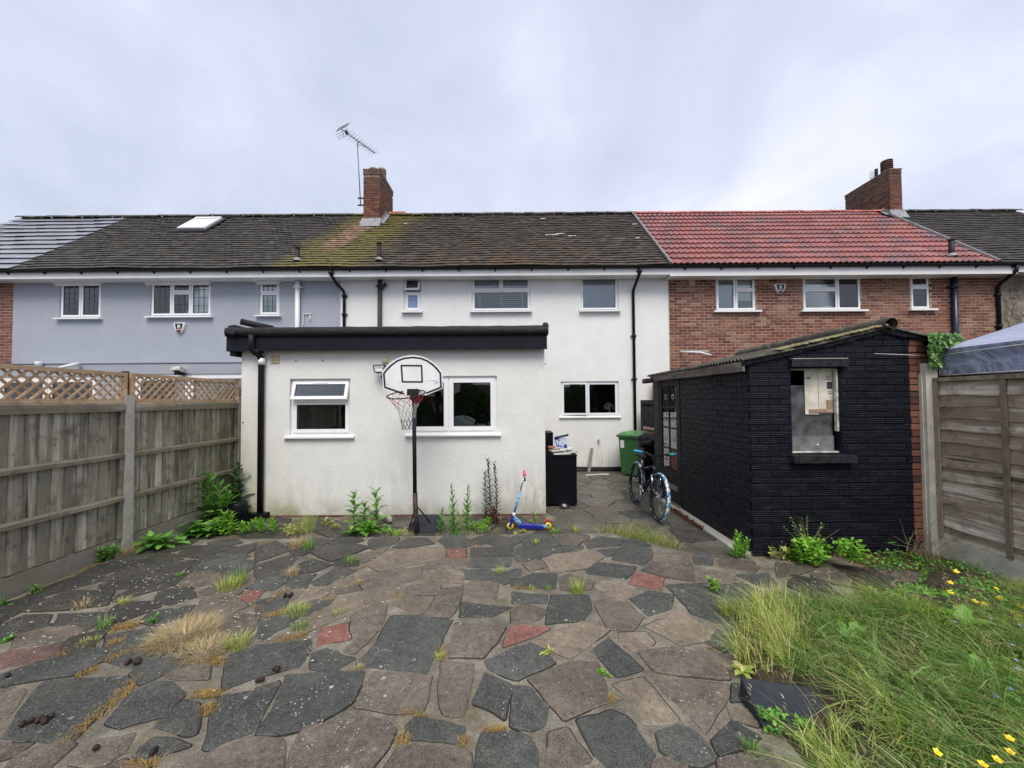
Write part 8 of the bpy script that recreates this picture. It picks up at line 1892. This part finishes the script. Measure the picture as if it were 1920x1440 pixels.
# the long grass and the low cover of the bed: nobody could count the blades
def in_bed(x, y): return inside(Vector((x, y)), bl)
m = MB(); m2 = MB(); m3 = MB(); r = random.Random(55); cnt = 0
lefts = ccw([at(u, v) for u, v in ((1385, 1165), (1380, 1275), (1480, 1290), (1510, 1180), (1450, 1140))])
lefts = [Vector(p[:2]) for p in lefts]
bott = [Vector(at(u, v)[:2]) for u, v in ((1430, 1372), (1560, 1360), (1680, 1430), (1680, 1500), (1500, 1500), (1450, 1400))]
cover = [Vector(at(u, v)[:2]) for u, v in ((1660, 1128), (1700, 1085), (1760, 1050), (1905, 1120), (1960, 1150), (1960, 1165), (1740, 1165))]
ramp_a = ccw([Vector(at(u, v)[:2]) for u, v in ((1380, 1272), (1540, 1290), (1612, 1385), (1420, 1392))]); ramp_b = ccw([Vector(at(u, v)[:2]) for u, v in ((1520, 1270), (1600, 1300), (1660, 1390), (1580, 1392))])
clumps = []
while len(clumps) < 210:
    x, y = r.uniform(1.0, 4.8), r.uniform(1.3, 3.6)
    if in_bed(x, y) and not inside(Vector((x, y)), cover): clumps.append((x, y, r.uniform(.07, .17), r.random(), r.uniform(.7, 1.35)))
while cnt < 34000:
    cx_, cy_, cr_, ck_, ch_ = clumps[r.randrange(len(clumps))]; a = r.uniform(0, 6.283); q = cr_ * abs(r.gauss(0, .8)); x, y = cx_ + q * math.cos(a), cy_ + q * math.sin(a)
    if r.random() < 0.25: x, y = r.uniform(1.0, 4.8), r.uniform(1.3, 4.1)
    p2 = Vector((x, y)); cnt += 1
    if not in_bed(x, y): continue
    if inside(p2, ramp_a) or (inside(p2, ramp_b) and r.random() < 0.8): continue
    z = (T + 0.02) if y < 3.2 else max(0.0, T + 0.02 - (y - 3.2) * 0.3)
    if inside(p2, cover):
        if r.random() < 0.3: blade(m, Vector((x, y, z)), r.uniform(0, 6.28), r.uniform(0.04, 0.12), 0.9, 0.004, r)
        continue
    if inside(p2, lefts): blade(m2, Vector((x, y, z)), r.uniform(0.6, 5.2), r.uniform(0.06, 0.34), r.uniform(0.3, 1.7), r.uniform(.0035, .007), r); continue
    if inside(p2, bott): blade(m2 if r.random() < 0.75 else m, Vector((x, y, z)), r.uniform(0, 6.28), r.uniform(0.07, 0.18), r.uniform(0.5, 1.3), 0.0055, r); continue
    h = r.uniform(0.13, 0.36) * ch_ * (0.6 if y > 3.0 else 1); d = Vector((math.cos(a) * .8 - .75, math.sin(a) * .8 - .35)); az = math.atan2(d.y, d.x) + r.uniform(-.35, .35)
    blade(m2 if ck_ < 0.22 else m, Vector((x, y, z)), az, h, r.uniform(0.5, 1.9), r.uniform(.004, .0085), r, 4)
    if r.random() < 0.03: leaf(m, (x, y, z), a, h * .6, .014, 1.1, 1.2, r, 0, 4)
# seed stalks
for _ in range(420):
    x = r.uniform(1.3, 4.7); y = r.uniform(1.5, 3.1)
    if not in_bed(x, y): continue
    p = Vector((x, y, T)); az = r.uniform(2.2, 5.0); h = r.uniform(0.3, 0.52); blade(m3, p, az, h, r.uniform(0.5, 1.2), 0.003, r, 5)
    tip = Vector(m3.v[-1])
    for q in range(7): blade(m3, tip + Vector((r.uniform(-.01, .01), r.uniform(-.01, .01), -0.012 * q)), az + r.uniform(-.8, .8), 0.022, 1.2, 0.006, r, 2)
for nm_, mm, mt in (('long_grass', m, 'grass_long'), ('yellow_grass', m2, 'grass_yellow'), ('seed_grass', m3, 'grass_dry')):
    o = struct(nm_, mm, mt, kind='stuff', flip=False)
# broad leaves of docks, dandelions and vetch mixed through the grass
m = MB()
for i in range(46):
    x, y = r.uniform(1.9, 4.65), r.uniform(1.5, 3.08); p2 = Vector((x, y))
    if not in_bed(x, y) or inside(p2, ramp_a) or inside(p2, ramp_b) or inside(p2, lefts): continue
    zb = T + r.uniform(.02, .12); L0 = r.uniform(.05, .11); W0 = L0 * r.uniform(.22, .42); jg = r.choice((0, 0, .3, .45))
    for q in range(r.randrange(7, 16)): leaf(m, (x + r.gauss(0, .05), y + r.gauss(0, .05), zb + r.uniform(-.03, .05)), r.uniform(0, 6.28), L0 * r.uniform(.6, 1.2), W0, r.uniform(.1, 1.0), r.uniform(.3, 1.5), r, jg, 4)
struct('broadleaf_weeds', m, 'leaf_mid', kind='stuff', flip=False)
# clover-like low leaves
m = MB()
def small_leaf(mb, p, s, r):
    a = r.uniform(0, 6.28); el = r.uniform(-0.2, 0.9); d = Vector((math.cos(a) * math.cos(el), math.sin(a) * math.cos(el), math.sin(el))); q = Vector((-math.sin(a), math.cos(a), r.uniform(-.35, .35))) * 0.42
    mb.add([p, p + (d * 0.5 + q) * s, p + d * s, p + (d * 0.5 - q) * s], [(0, 1, 2, 3)])
n = 0
while n < 30000:
    x = r.uniform(2.7, 4.8); y = r.uniform(2.1, 4.38); p2 = Vector((x, y))
    if inside(p2, cover) or (y > 4.0 and x > 3.75 and r.random() < 0.55) or (in_bed(x, y) and x > 2.9 and r.random() < 0.30):
        z = (T + 0.02) if y < 3.2 else max(0.0, T + 0.02 - (y - 3.2) * 0.3); z += r.random() ** 2 * 0.10 * (0.6 + 0.5 * math.sin(x * 7) * math.cos(y * 8)); small_leaf(m, Vector((x, y, z)), r.uniform(0.018, 0.036), r)
    n += 1
struct('ground_cover', m, 'leaf_mid', kind='stuff', flip=False)
# big dock leaves in the grass
def rosette(u, v, z, n, L, W, mt, lb, jag=0.15, el=0.7, cat='weed', name='weed', seed=1, group=None):
    c = at(u, v, z); r = random.Random(seed); mb = MB()
    for i in range(n): leaf(mb, c + Vector((0, 0, 0.005)), 6.283 * i / n + r.uniform(-.3, .3), L * r.uniform(.65, 1.1), W * r.uniform(.7, 1.1), el * r.uniform(.6, 1.3), r.uniform(0.8, 1.7), r, jag, 7)
    return solo(name, mb, mt, lb, cat, group, base=tuple(c), flip=False)
rosette(1745, 1172, T + 0.03, 9, .24, .10, 'leaf_bright', 'broad-leaved dock with large pale leaves at the near side of the low cover', seed=3, el=1.1)
rosette(1808, 1188, T + 0.03, 8, .20, .09, 'leaf_mid', 'darker broad-leaved dock right of the pale-leaved one', seed=4, el=1.1)
rosette(1688, 1390, T + 0.02, 6, .16, .08, 'leaf_mid', 'low dock rosette in the dark gap of the long grass near the bottom', seed=5)
rosette(1392, 1262, T + 0.02, 7, .10, .035, 'grass_yellow', 'yellowing dandelion leaves at the left tip of the long grass', seed=6)
rosette(1470, 1240, T + 0.03, 7, .13, .07, 'leaf_bright', 'bright dandelion leaves inside the yellow grass corner', seed=7, el=1.1)
rosette(1590, 1215, T + 0.03, 9, .20, .06, 'leaf_mid', 'jagged dandelion leaves in the middle of the long grass behind the ramp', .4, seed=8, el=1.1)
rosette(1835, 1290, T + 0.03, 8, .22, .07, 'leaf_mid', 'long dark leaves in the grass by the lower right fence', .3, seed=9, el=1.1)
rosette(1660, 1290, T + 0.03, 8, .18, .05, 'leaf_bright', 'narrow pale leaves in the grass right of the ramp', .2, seed=10, el=1.1)
# buttercups
fl_px = [(1793, 1072), (1782, 1093), (1869, 1105), (1874, 1122), (1828, 1128), (1846, 1133), (1912, 1137), (1913, 1157), (1893, 1385), (1757, 1411), (1870, 1425), (1893, 1410), (1843, 1434), (1782, 1111), (1900, 1150)]
def flower(u, v, hz, s, mt, cat, name, lb, group, seed):
    r = random.Random(seed); c = at(u, v, hz); g_ = 0.0 if c.y > 3.7 else T; t = thing(name, (c.x, c.y, g_), lb, cat, group); mb = MB(); tl_ = Vector((r.uniform(-.25, .25), -0.35 + r.uniform(-.2, .2), 1)).normalized(); a0 = tl_.orthogonal().normalized(); b0 = tl_.cross(a0)
    for i in range(5):
        a = 6.283 * i / 5 + r.uniform(-.1, .1); d = a0 * math.cos(a) + b0 * math.sin(a); q = a0 * -math.sin(a) + b0 * math.cos(a)
        mb.add([c, c + d * s * .55 + q * s * .42 + tl_ * s * .18, c + d * s * 1.0 + tl_ * s * .36, c + d * s * .55 - q * s * .42 + tl_ * s * .18], [(0, 1, 2, 3)])
    part('petals', mb, mt, t, flip=False); mb = MB(); mb.lathe(c + tl_ * 0.002, [(0, 0), (s * .22, 0), (s * .18, s * .2), (0, s * .25)], 8, axis=tl_); part('flower_centre', mb, mt, t)
    mb = MB(); mb.tube([Vector((c.x + 0.02, c.y + 0.02, g_)), Vector((c.x + 0.006, c.y + .01, (c.z + g_) / 2)), c], 0.0018, 4); part('stem', mb, 'stem_green', t)
BL = ['yellow buttercup farthest back, nearest the shed', 'yellow buttercup just in front of the farthest one', 'upper yellow buttercup of the close pair beside the gravel board', 'lower yellow buttercup of the close pair beside the gravel board', 'yellow buttercup at the left of a side-by-side pair in the low cover', 'yellow buttercup at the right of a side-by-side pair in the low cover', 'upper yellow buttercup at the right photo edge by the fence', 'lower yellow buttercup cut close by the right photo edge', 'large yellow buttercup in the near grass, highest of the near group', 'large yellow buttercup at the left of the near group', 'yellow buttercup just left of the near group right end', 'yellow buttercup straight below the highest of the near group', 'yellow buttercup lowest of all at the bottom photo edge', 'faded yellow buttercup third from the shed', 'yellow buttercup over the dock leaves near the right edge']
for i, (u, v) in enumerate(fl_px): flower(u, v, 0.22 if v < 1200 else 0.36, 0.024 if v < 1200 else 0.017, 'petal_yellow', 'flower', 'buttercup', BL[i], 'buttercups in the right-hand bed', 200 + i)
FL = ['pale blue flower nearest the fence, below the edge buttercups', 'pale blue flower second down the right edge', 'pale blue flower halfway down the right edge', 'pale blue flower lowest at the right edge', 'pale blue flower lowest and set in from the right edge', 'pale blue flower beside the broad dock leaves', 'pale blue flower between the dock and the right edge', 'pale blue flower touching the right photo edge']
for i, (u, v) in enumerate(((1912, 1173), (1899, 1210), (1905, 1238), (1895, 1292), (1866, 1306), (1790, 1166), (1857, 1160), (1908, 1255))): flower(u, v, 0.27, 0.012, 'petal_blue', 'flower', 'forget_me_not', FL[i], 'forget-me-nots in the right-hand bed', 300 + i)
flower(391, 984, 0.14, 0.026, 'petal_violet', 'flower', 'violet_flower', 'single violet flower among the weeds in front of the left corner', None, 400)

# upright weeds: stem with leaves all the way up
def stem_weed(mb, sb, c, H, n, L, W, r, lean=(0, 0), jag=0.35, droop=1.1, el=0.45, taper=0.6, start=0.06, sr=0.005):
    pts = [Vector((c[0] + lean[0] * t * t, c[1] + lean[1] * t * t, c[2] + H * t)) for t in (0, .25, .5, .75, 1)]
    sb.tube(pts, [sr, sr * .9, sr * .75, sr * .6, sr * .35], 5, cap=False)
    for i in range(n):
        t = start + (1 - start) * i / n; p = Vector((c[0] + lean[0] * t * t, c[1] + lean[1] * t * t, c[2] + H * t)); k = 1 - taper * t
        leaf(mb, p, i * 2.4 + r.uniform(-.4, .4), L * k * r.uniform(.75, 1.15), W * k * r.uniform(.8, 1.1), el + 0.5 * t, droop * (1 - 0.5 * t), r, jag, 6)
def weed(stems, z, mt, lb, seed, name='weed', cat='weed', stemmat='stem_green', low=None, **kw):
    r = random.Random(seed); mb, sb = MB(), MB(); c0 = at(stems[0][0], stems[0][1], z)
    for (u, v, H, n, L, W) in stems:
        c = at(u, v, z); stem_weed(mb, sb, c, H, n, L, W, r, (r.uniform(-.05, .05), r.uniform(-.03, .03)), **kw)
    if low:
        for (u, v, n, L, W) in low:
            c = at(u, v, z)
            for i in range(n): leaf(mb, c + Vector((r.uniform(-.03, .03), r.uniform(-.03, .03), 0.01)), r.uniform(0, 6.28), L * r.uniform(.6, 1.1), W * r.uniform(.7, 1.1), r.uniform(.4, 1.2), r.uniform(.9, 1.8), r, 0.3, 6)
    t = thing(name, tuple(c0), lb, cat); part('foliage', mb, mt, t, flip=False); part('stem', sb, stemmat, t, flip=False); return t
weed([(664, 998, .56, 22, .22, .10), (682, 1000, .44, 18, .20, .09), (706, 995, .56, 18, .26, .10)], 0.0, 'leaf_mid', 'jagged-leaved sow thistle group against the extension between pipe and left window', 11, low=[(690, 1000, 14, .26, .08), (666, 1004, 12, .22, .08)], sr=0.007)
weed([(690, 1004, .16, 22, .26, .055)], 0.0, 'leaf_bright', 'bright long-leaved plant at the foot of the sow thistles', 12, jag=0.05)
weed([(850, 1000, .66, 46, .17, .045), (875, 1000, .64, 46, .17, .045), (826, 1002, .36, 28, .14, .04)], 0.0, 'leaf_mid', 'three upright feathery weeds right of the basketball pole', 13, jag=0.45, el=0.35, droop=-0.3, taper=0.75, sr=0.006)
weed([(920, 978, .92, 72, .095, .034), (932, 978, .88, 66, .09, .034), (911, 978, .74, 60, .09, .034)], 0.0, 'leaf_willow', 'tallest willowherb with grey-green narrow leaves on the extension wall', 14, jag=0.0, el=0.3, droop=0.2, taper=0.35, sr=0.005)
weed([(921, 982, .26, 30, .13, .035), (912, 984, .22, 24, .12, .035), (932, 984, .22, 24, .12, .035)], 0.0, 'leaf_red', 'reddened low leaves at the foot of the tallest willowherb', 15, jag=0.1, stemmat='leaf_red')
weed([(1002, 985, .2, 18, .09, .035)], 0.0, 'leaf_mid', 'small green weed growing behind the scooter deck', 16)
weed([(1386, 1044, .25, 34, .11, .032), (1379, 1047, .2, 26, .1, .03), (1395, 1046, .19, 26, .1, .03)], 0.0, 'leaf_bright', 'slim bright green weed at the black shed corner', 17, jag=0.0, el=0.5, droop=.3, taper=.4)
weed([(283, 1014, .78, 26, .22, .08), (300, 1010, .5, 18, .2, .08), (316, 1008, .62, 22, .28, .10)], 0.0, 'leaf_mid', 'slender sow thistle standing alone against the left fence panel', 18, taper=.55)
weed([(340, 1002, .72, 24, .34, .13), (366, 998, .86, 26, .34, .13), (392, 992, .80, 24, .32, .12), (322, 1006, .5, 20, .28, .12), (412, 990, .66, 22, .30, .11), (354, 992, .55, 20, .34, .12), (380, 985, .7, 22, .34, .12), (425, 985, .5, 18, .3, .11)], 0.0, 'leaf_mid', 'largest jagged green weed cluster in the corner by the left fence', 19, jag=0.42, droop=0.8, low=[(350, 1006, 22, .36, .16), (380, 1004, 20, .34, .15), (326, 1008, 16, .30, .13), (405, 998, 14, .3, .12)], sr=0.010)
weed([(440, 975, .86, 24, .32, .11), (452, 972, .62, 18, .34, .11)], 0.0, 'leaf_dark', 'dark spiny thistle rising behind the black plant pot', 20, jag=0.5, sr=0.009)
weed([(285, 1030, .12, 16, .28, .11), (306, 1026, .10, 12, .26, .11)], T, 'leaf_mid', 'lobed low leaves spreading on the paving by the concrete post', 21, jag=0.4, start=0.0)
weed([(418, 1003, .30, 34, .15, .04), (435, 1003, .28, 30, .15, .04), (402, 1006, .2, 22, .16, .055)], 0.0, 'leaf_bright', 'pale green fine-leaved plant in front of the black plant pot', 22, jag=0.0, taper=.5)
weed([(470, 1000, .16, 22, .18, .045), (490, 1000, .17, 20, .18, .045), (512, 1000, .17, 18, .18, .045), (455, 1002, .14, 16, .16, .045)], 0.0, 'leaf_bright', 'row of low bright leaves along the step edge under the downpipe', 23, jag=0.1, start=0.0, el=0.9)
# soft feathery green beside the post
def bush(u, v, z, rx, rz, n, s, mt, lb, seed, name='weed', cat='weed', stalks=0, sh=0.2, pos=None):
    r = random.Random(seed); c = at(u, v, z) if pos is None else Vector(pos); mb, sb = MB(), MB()
    hubs = [(Vector((r.gauss(0, rx * .5), r.gauss(0, rx * .35), abs(r.gauss(0.35, .35)) * rz)), r.uniform(.25, .5)) for _ in range(9)]
    for i in range(n):
        hc, hr = hubs[r.randrange(9)]; d = Vector((r.gauss(0, 1), r.gauss(0, 1), r.gauss(0, 1))).normalized() * (hr * r.random() ** .4)
        p = c + hc + Vector((d.x * rx, d.y * rx, d.z * rz)); p.z = max(p.z, c.z + 0.004); small_leaf(mb, p, s * r.uniform(.6, 1.3), r)
    for i in range(14): q = hubs[i % 9][0]; sb.tube([c, c + q * .6, c + q], 0.0025, 4, cap=False)
    for i in range(stalks):
        a = r.uniform(0, 6.28); e = Vector((math.cos(a) * rx * r.uniform(.4, 1.5), math.sin(a) * rx * .3, rz + sh * r.uniform(.2, 1))); sb.tube([c, c + Vector((e.x * .4, e.y * .4, e.z * .6)), c + e], [.0025, .002, .001], 4, cap=False)
        for q in range(5): small_leaf(mb, c + e * (1 - .1 * q), s * .5, r)
    t = thing(name, tuple(c), lb, cat); part('foliage', mb, mt, t, flip=False); part('stem', sb, 'stem_dry' if stalks else 'stem_green', t, flip=False); return t
bush(1516, 1052, 0.0, .30, .24, 2600, .045, 'leaf_bright', 'bright green bushy plant with thin bare stalks at the foot of the shed wall', 31, stalks=14, sh=.28)
bush(1461, 1050, 0.0, .10, .12, 160, .03, 'grass_yellow', 'wispy pale cream-flowered weed left of the bright green bush', 32, stalks=6, sh=.1)
bush(1450, 1104, 0.03, .03, .05, 50, .022, 'leaf_bright', 'tiny sprig in the path joint in front of the shed', 33, stalks=1, sh=.1)
bush(1676, 1036, 0.0, .10, .15, 200, .035, 'leaf_mid', 'low leafy weed standing on the shed base near the bare brick strip', 34)
bush(905, 994, 0.0, .14, .18, 900, .022, 'leaf_bright', 'fine bright green weed mass below the willowherb', 35)
bush(858, 1000, 0.0, .15, .13, 500, .024, 'leaf_mid', 'tangled low weeds at the foot of the feathery stems', 36)
bush(612, 985, 0.0, .07, .10, 200, .024, 'grass_yellow', 'small yellow-green bush left of the sow thistles against the wall', 37)
bush(628, 993, 0.0, .06, .08, 160, .024, 'grass_yellow', 'second yellow-green bush, browner and nearer the step', 38)
bush(196, 1050, T, .10, .17, 700, .024, 'leaf_mid', 'feathery green weed at the foot of the left fence board', 39)
bush(66, 1112, T, .05, .06, 140, .018, 'leaf_mid', 'small green weed in the gap under the left fence', 40)
bush(10, 1135, T, .06, .06, 160, .018, 'leaf_mid', 'green weed cut by the left photo edge under the fence', 41)
bush(10, 1202, T, .05, .03, 100, .018, 'leaf_mid', 'flat pale green weed on the paving at the left photo edge', 42)
bush(332, 1082, T, .035, .035, 70, .018, 'leaf_bright', 'tiny yellow-green weed on the wet dark slab', 43)
bush(288, 1170, T, .03, .06, 70, .018, 'leaf_mid', 'tiny upright weed between the two left tufts', 44)
bush(1337, 1108, T, .06, .10, 200, .024, 'leaf_bright', 'yellow-green seedling clump left of the long grass', 45)
bush(1020, 1228, T, .035, .03, 60, .020, 'grass_yellow', 'pale greenish sprig lying on the dark slab centre right', 46)
bush(1128, 1264, T, .025, .04, 60, .018, 'leaf_bright', 'small round sprig on the big brown slab', 47)
bush(1460, 1368, T, .12, .06, 500, .022, 'leaf_mid', 'small-leaved creeper along the near side of the plastic ramp', 48)
bush(975, 1000, 0.0, .10, .04, 160, .022, 'grass_yellow', 'low pale weeds under the scooter', 49)
bush(545, 1000, 0.0, .16, .14, 420, .022, 'grass_yellow', 'low yellowish weeds under the left window behind the step', 50)
bush(735, 1003, 0.0, .10, .06, 220, .026, 'leaf_bright', 'flat bright leaves on the step left of the hoop pole', 51)
bush(955, 985, 0.0, .12, .16, 260, .022, 'leaf_red', 'reddish stems and leaves behind the scooter front wheel', 52)
m = tuft_mb(at(573, 996, 0.0), .14, .32, 230, rp_, lean=.6, w=.003); solo('grass_tuft', m, 'grass_yellow', 'tall wispy grass against the wall below the left window', 'grass tuft', 'grass tufts in the paving joints', flip=False)
m = tuft_mb(at(232, 1040, T), .13, .14, 420, rp_, lean=1.3, w=.004); solo('grass_tuft', m, 'grass_dry', 'flattened dry grass at the foot of the concrete post', 'grass tuft', 'grass tufts in the paving joints', flip=False)
m = tuft_mb(at(900, 1003, 0.0), .30, .14, 330, rp_, lean=.9, w=.003); solo('grass_tuft', m, 'grass_dry', 'thin dry stems on the step between willowherb and scooter', 'grass tuft', 'grass tufts in the paving joints', flip=False)
m = tuft_mb(at(750, 1005, 0.0), .16, .09, 160, rp_, lean=1.2, w=.008); solo('grass_tuft', m, 'grass_yellow', 'low flat blades left of the basketball pole foot', 'grass tuft', 'grass tufts in the paving joints', flip=False)
# ivy on the shed corner above the fence post
m = MB(); sb = MB(); r = random.Random(61)
def ivy_leaf(mb, p, s, r):
    n_ = Vector((r.uniform(-.5, .5), -1, r.uniform(-.2, .7))).normalized(); a0 = n_.orthogonal().normalized(); b0 = n_.cross(a0); a = r.uniform(0, 6.28); pts = []
    for k in range(10): aa = a + 6.283 * k / 10; R = s * (1.0 if k % 2 == 0 else 0.62) * (1.15 if k == 0 else 1); pts.append(p + (a0 * math.cos(aa) + b0 * math.sin(aa)) * R - n_ * 0.012 * (k % 2))
    mb.add([p + n_ * 0.008] + pts, [(0, 1 + k, 1 + (k + 1) % 10) for k in range(10)])
for i in range(150):
    t_ = r.random(); u, v = (1745 + 22 * r.random(), 622 + 66 * t_) if i % 5 < 3 else (1758 + 45 * r.random(), 628 + 22 * r.random()); p = PY(u, v, 4.30 + 0.07 * r.random()); ivy_leaf(m, p, r.uniform(.022, .05), r)
iv = thing('ivy', (4.9, 4.34, 1.9), 'green and pale ivy hanging over the shed corner beside the gazebo', 'ivy'); part('foliage', m, 'leaf_ivy', iv, flip=False)
for i in range(8): a = PY(1750 + 6 * i, 690, 4.52); b = PY(1745 + 8 * i, 626, 4.5); sb.tube([a - Vector((0, 0, .3)), a, b], 0.004, 4, cap=False)
part('stem', sb, 'stem_dry', iv, flip=False)
# dry twigs and red litter at the shed corner
m = MB(); r = random.Random(71)
for i in range(36):
    p = at(1700 + 38 * r.random(), 1046, 0.0); p.y = SY - 0.03 - 0.25 * r.random(); pts = [p]; d = Vector((r.uniform(-.4, .4), r.uniform(-.2, .1), 1)).normalized()
    for q in range(6): d = (d + Vector((r.uniform(-.5, .5), r.uniform(-.3, .2), r.uniform(-.5, .25)))).normalized(); pts.append(pts[-1] + d * r.uniform(.04, .11)); pts[-1].z = max(0.01, pts[-1].z)
    m.tube(pts, [.004, .0035, .003, .0025, .002, .0015, .001], 4, cap=False)
solo('twigs', m, 'stem_dry', 'tangle of dry twigs at the fence post and the bare brick strip', 'twigs', flip=False)
m = MB()
for i in range(1500):
    if r.random() < .6: x = r.uniform(3.6, 4.75); y = SY - 0.02 - abs(r.gauss(0, .22))
    else: x = 2.62 - abs(r.gauss(0, .05)); y = r.uniform(5.3, 6.3)
    small_leaf(m, Vector((x, y, 0.012 + 0.03 * r.random())), r.uniform(.014, .03), r)
struct('leaf_litter', m, 'leaf_red', kind='stuff', flip=False)
# moss and dry growth in the joints
m = MB()
lines = [((110, 1402), (245, 1290), .018, 400), ((230, 1300), (262, 1268), .015, 90), ((210, 1180), (262, 1172), .03, 260), ((200, 1210), (235, 1200), .03, 200), ((195, 1240), (250, 1220), .025, 180), ((140, 1270), (185, 1252), .02, 120),
 ((395, 1250), (415, 1235), .03, 160), ((385, 1310), (400, 1295), .035, 220), ((385, 1345), (395, 1320), .02, 130), ((235, 1435), (300, 1432), .02, 120), ((110, 1230), (175, 1205), .025, 160), ((20, 1130), (190, 1055), .006, 260),
 ((505, 1130), (535, 1105), .02, 120), ((490, 1165), (545, 1140), .02, 150), ((515, 1205), (575, 1190), .02, 150), ((575, 1140), (630, 1120), .012, 80), ((740, 1110), (755, 1125), .015, 60), ((1000, 1105), (960, 1103), .01, 80), ((905, 1370), (950, 1368), .008, 90), ((745, 1385), (770, 1390), .02, 90), ((860, 1392), (880, 1388), .015, 60), ((1140, 1305), (1150, 1318), .015, 60), ((1330, 1220), (1345, 1210), .012, 50), ((820, 1215), (835, 1240), .015, 70), ((760, 1335), (800, 1345), .01, 60), ((880, 1010), (905, 1035), .03, 150), ((1060, 1020), (1110, 1012), .02, 100), ((640, 1075), (700, 1060), .01, 60), ((460, 1110), (500, 1160), .012, 80)]
for (a, b, w, n) in lines:
    A, B = at(*a), at(*b); d = B - A; s = Vector((-d.y, d.x, 0)).normalized()
    for _ in range(int(n * 2.2)): t_ = r.random(); p = A + d * t_ + s * r.gauss(0, w) * (0.5 + abs(math.sin(t_ * 9))); p.z = T - 0.002; blade(m, p, r.uniform(0, 6.28), r.uniform(.010, .034), 1.2, .0045, r, 2)
struct('joint_moss', m, 'moss_dry', kind='stuff', flip=False)

# fallen pale petals and crumbs over the left side of the paving
m = MB(); r = random.Random(91)
for i in range(620):
    u, v = r.gauss(330, 190), r.gauss(1105, 55)
    if not (0 < u < 760 and 1030 < v < 1300): continue
    c = at(u, v); a = r.uniform(-.5, .7); L = r.uniform(.004, .014); w_ = L * r.uniform(.25, .5); d = Vector((math.cos(a), math.sin(a), 0)); q = Vector((-d.y, d.x, 0)); c.z = T + 0.013 + r.random() * .002
    if c.x < FX + 0.05: continue
    m.add([c - d * L, c - q * w_ + Vector((0, 0, .003)), c + d * L, c + q * w_ + Vector((0, 0, .002))], [(0, 1, 2, 3)])
struct('fallen_petals', m, 'petal_pale', kind='stuff', flip=False)
# invented dark hedge, unseen behind the camera, added to darken what the panes mirror
m = MB(); r = random.Random(92)
for i in range(12000):
    x = r.uniform(-22, 22); h = 3.4 + 0.9 * math.sin(x * .7) + 0.5 * math.sin(x * 1.9 + 1); z = h * r.random() ** .7; p = Vector((x, -13 - r.random() * 1.2, z)); s_ = r.uniform(.10, .22); a = r.uniform(0, 6.28); d = Vector((math.cos(a), r.uniform(-.3, .3), math.sin(a))); q = Vector((-math.sin(a), r.uniform(-.3, .3), math.cos(a)))
    m.add([p - d * s_, p - q * s_ * .5, p + d * s_, p + q * s_ * .5], [(0, 1, 2, 3)])
struct('added_hedge', m, 'leaf_dark', kind='stuff', flip=False)

m = MB(); m.box(-22, 22, -14.9, -14.7, -0.2, 2.9); tag(solo('added_fence', m, 'wood_fence', 'unseen board fence added far behind the camera to darken the pane reflections', 'fence'))  # made-up fence backing the hedge, there only for the pane reflections
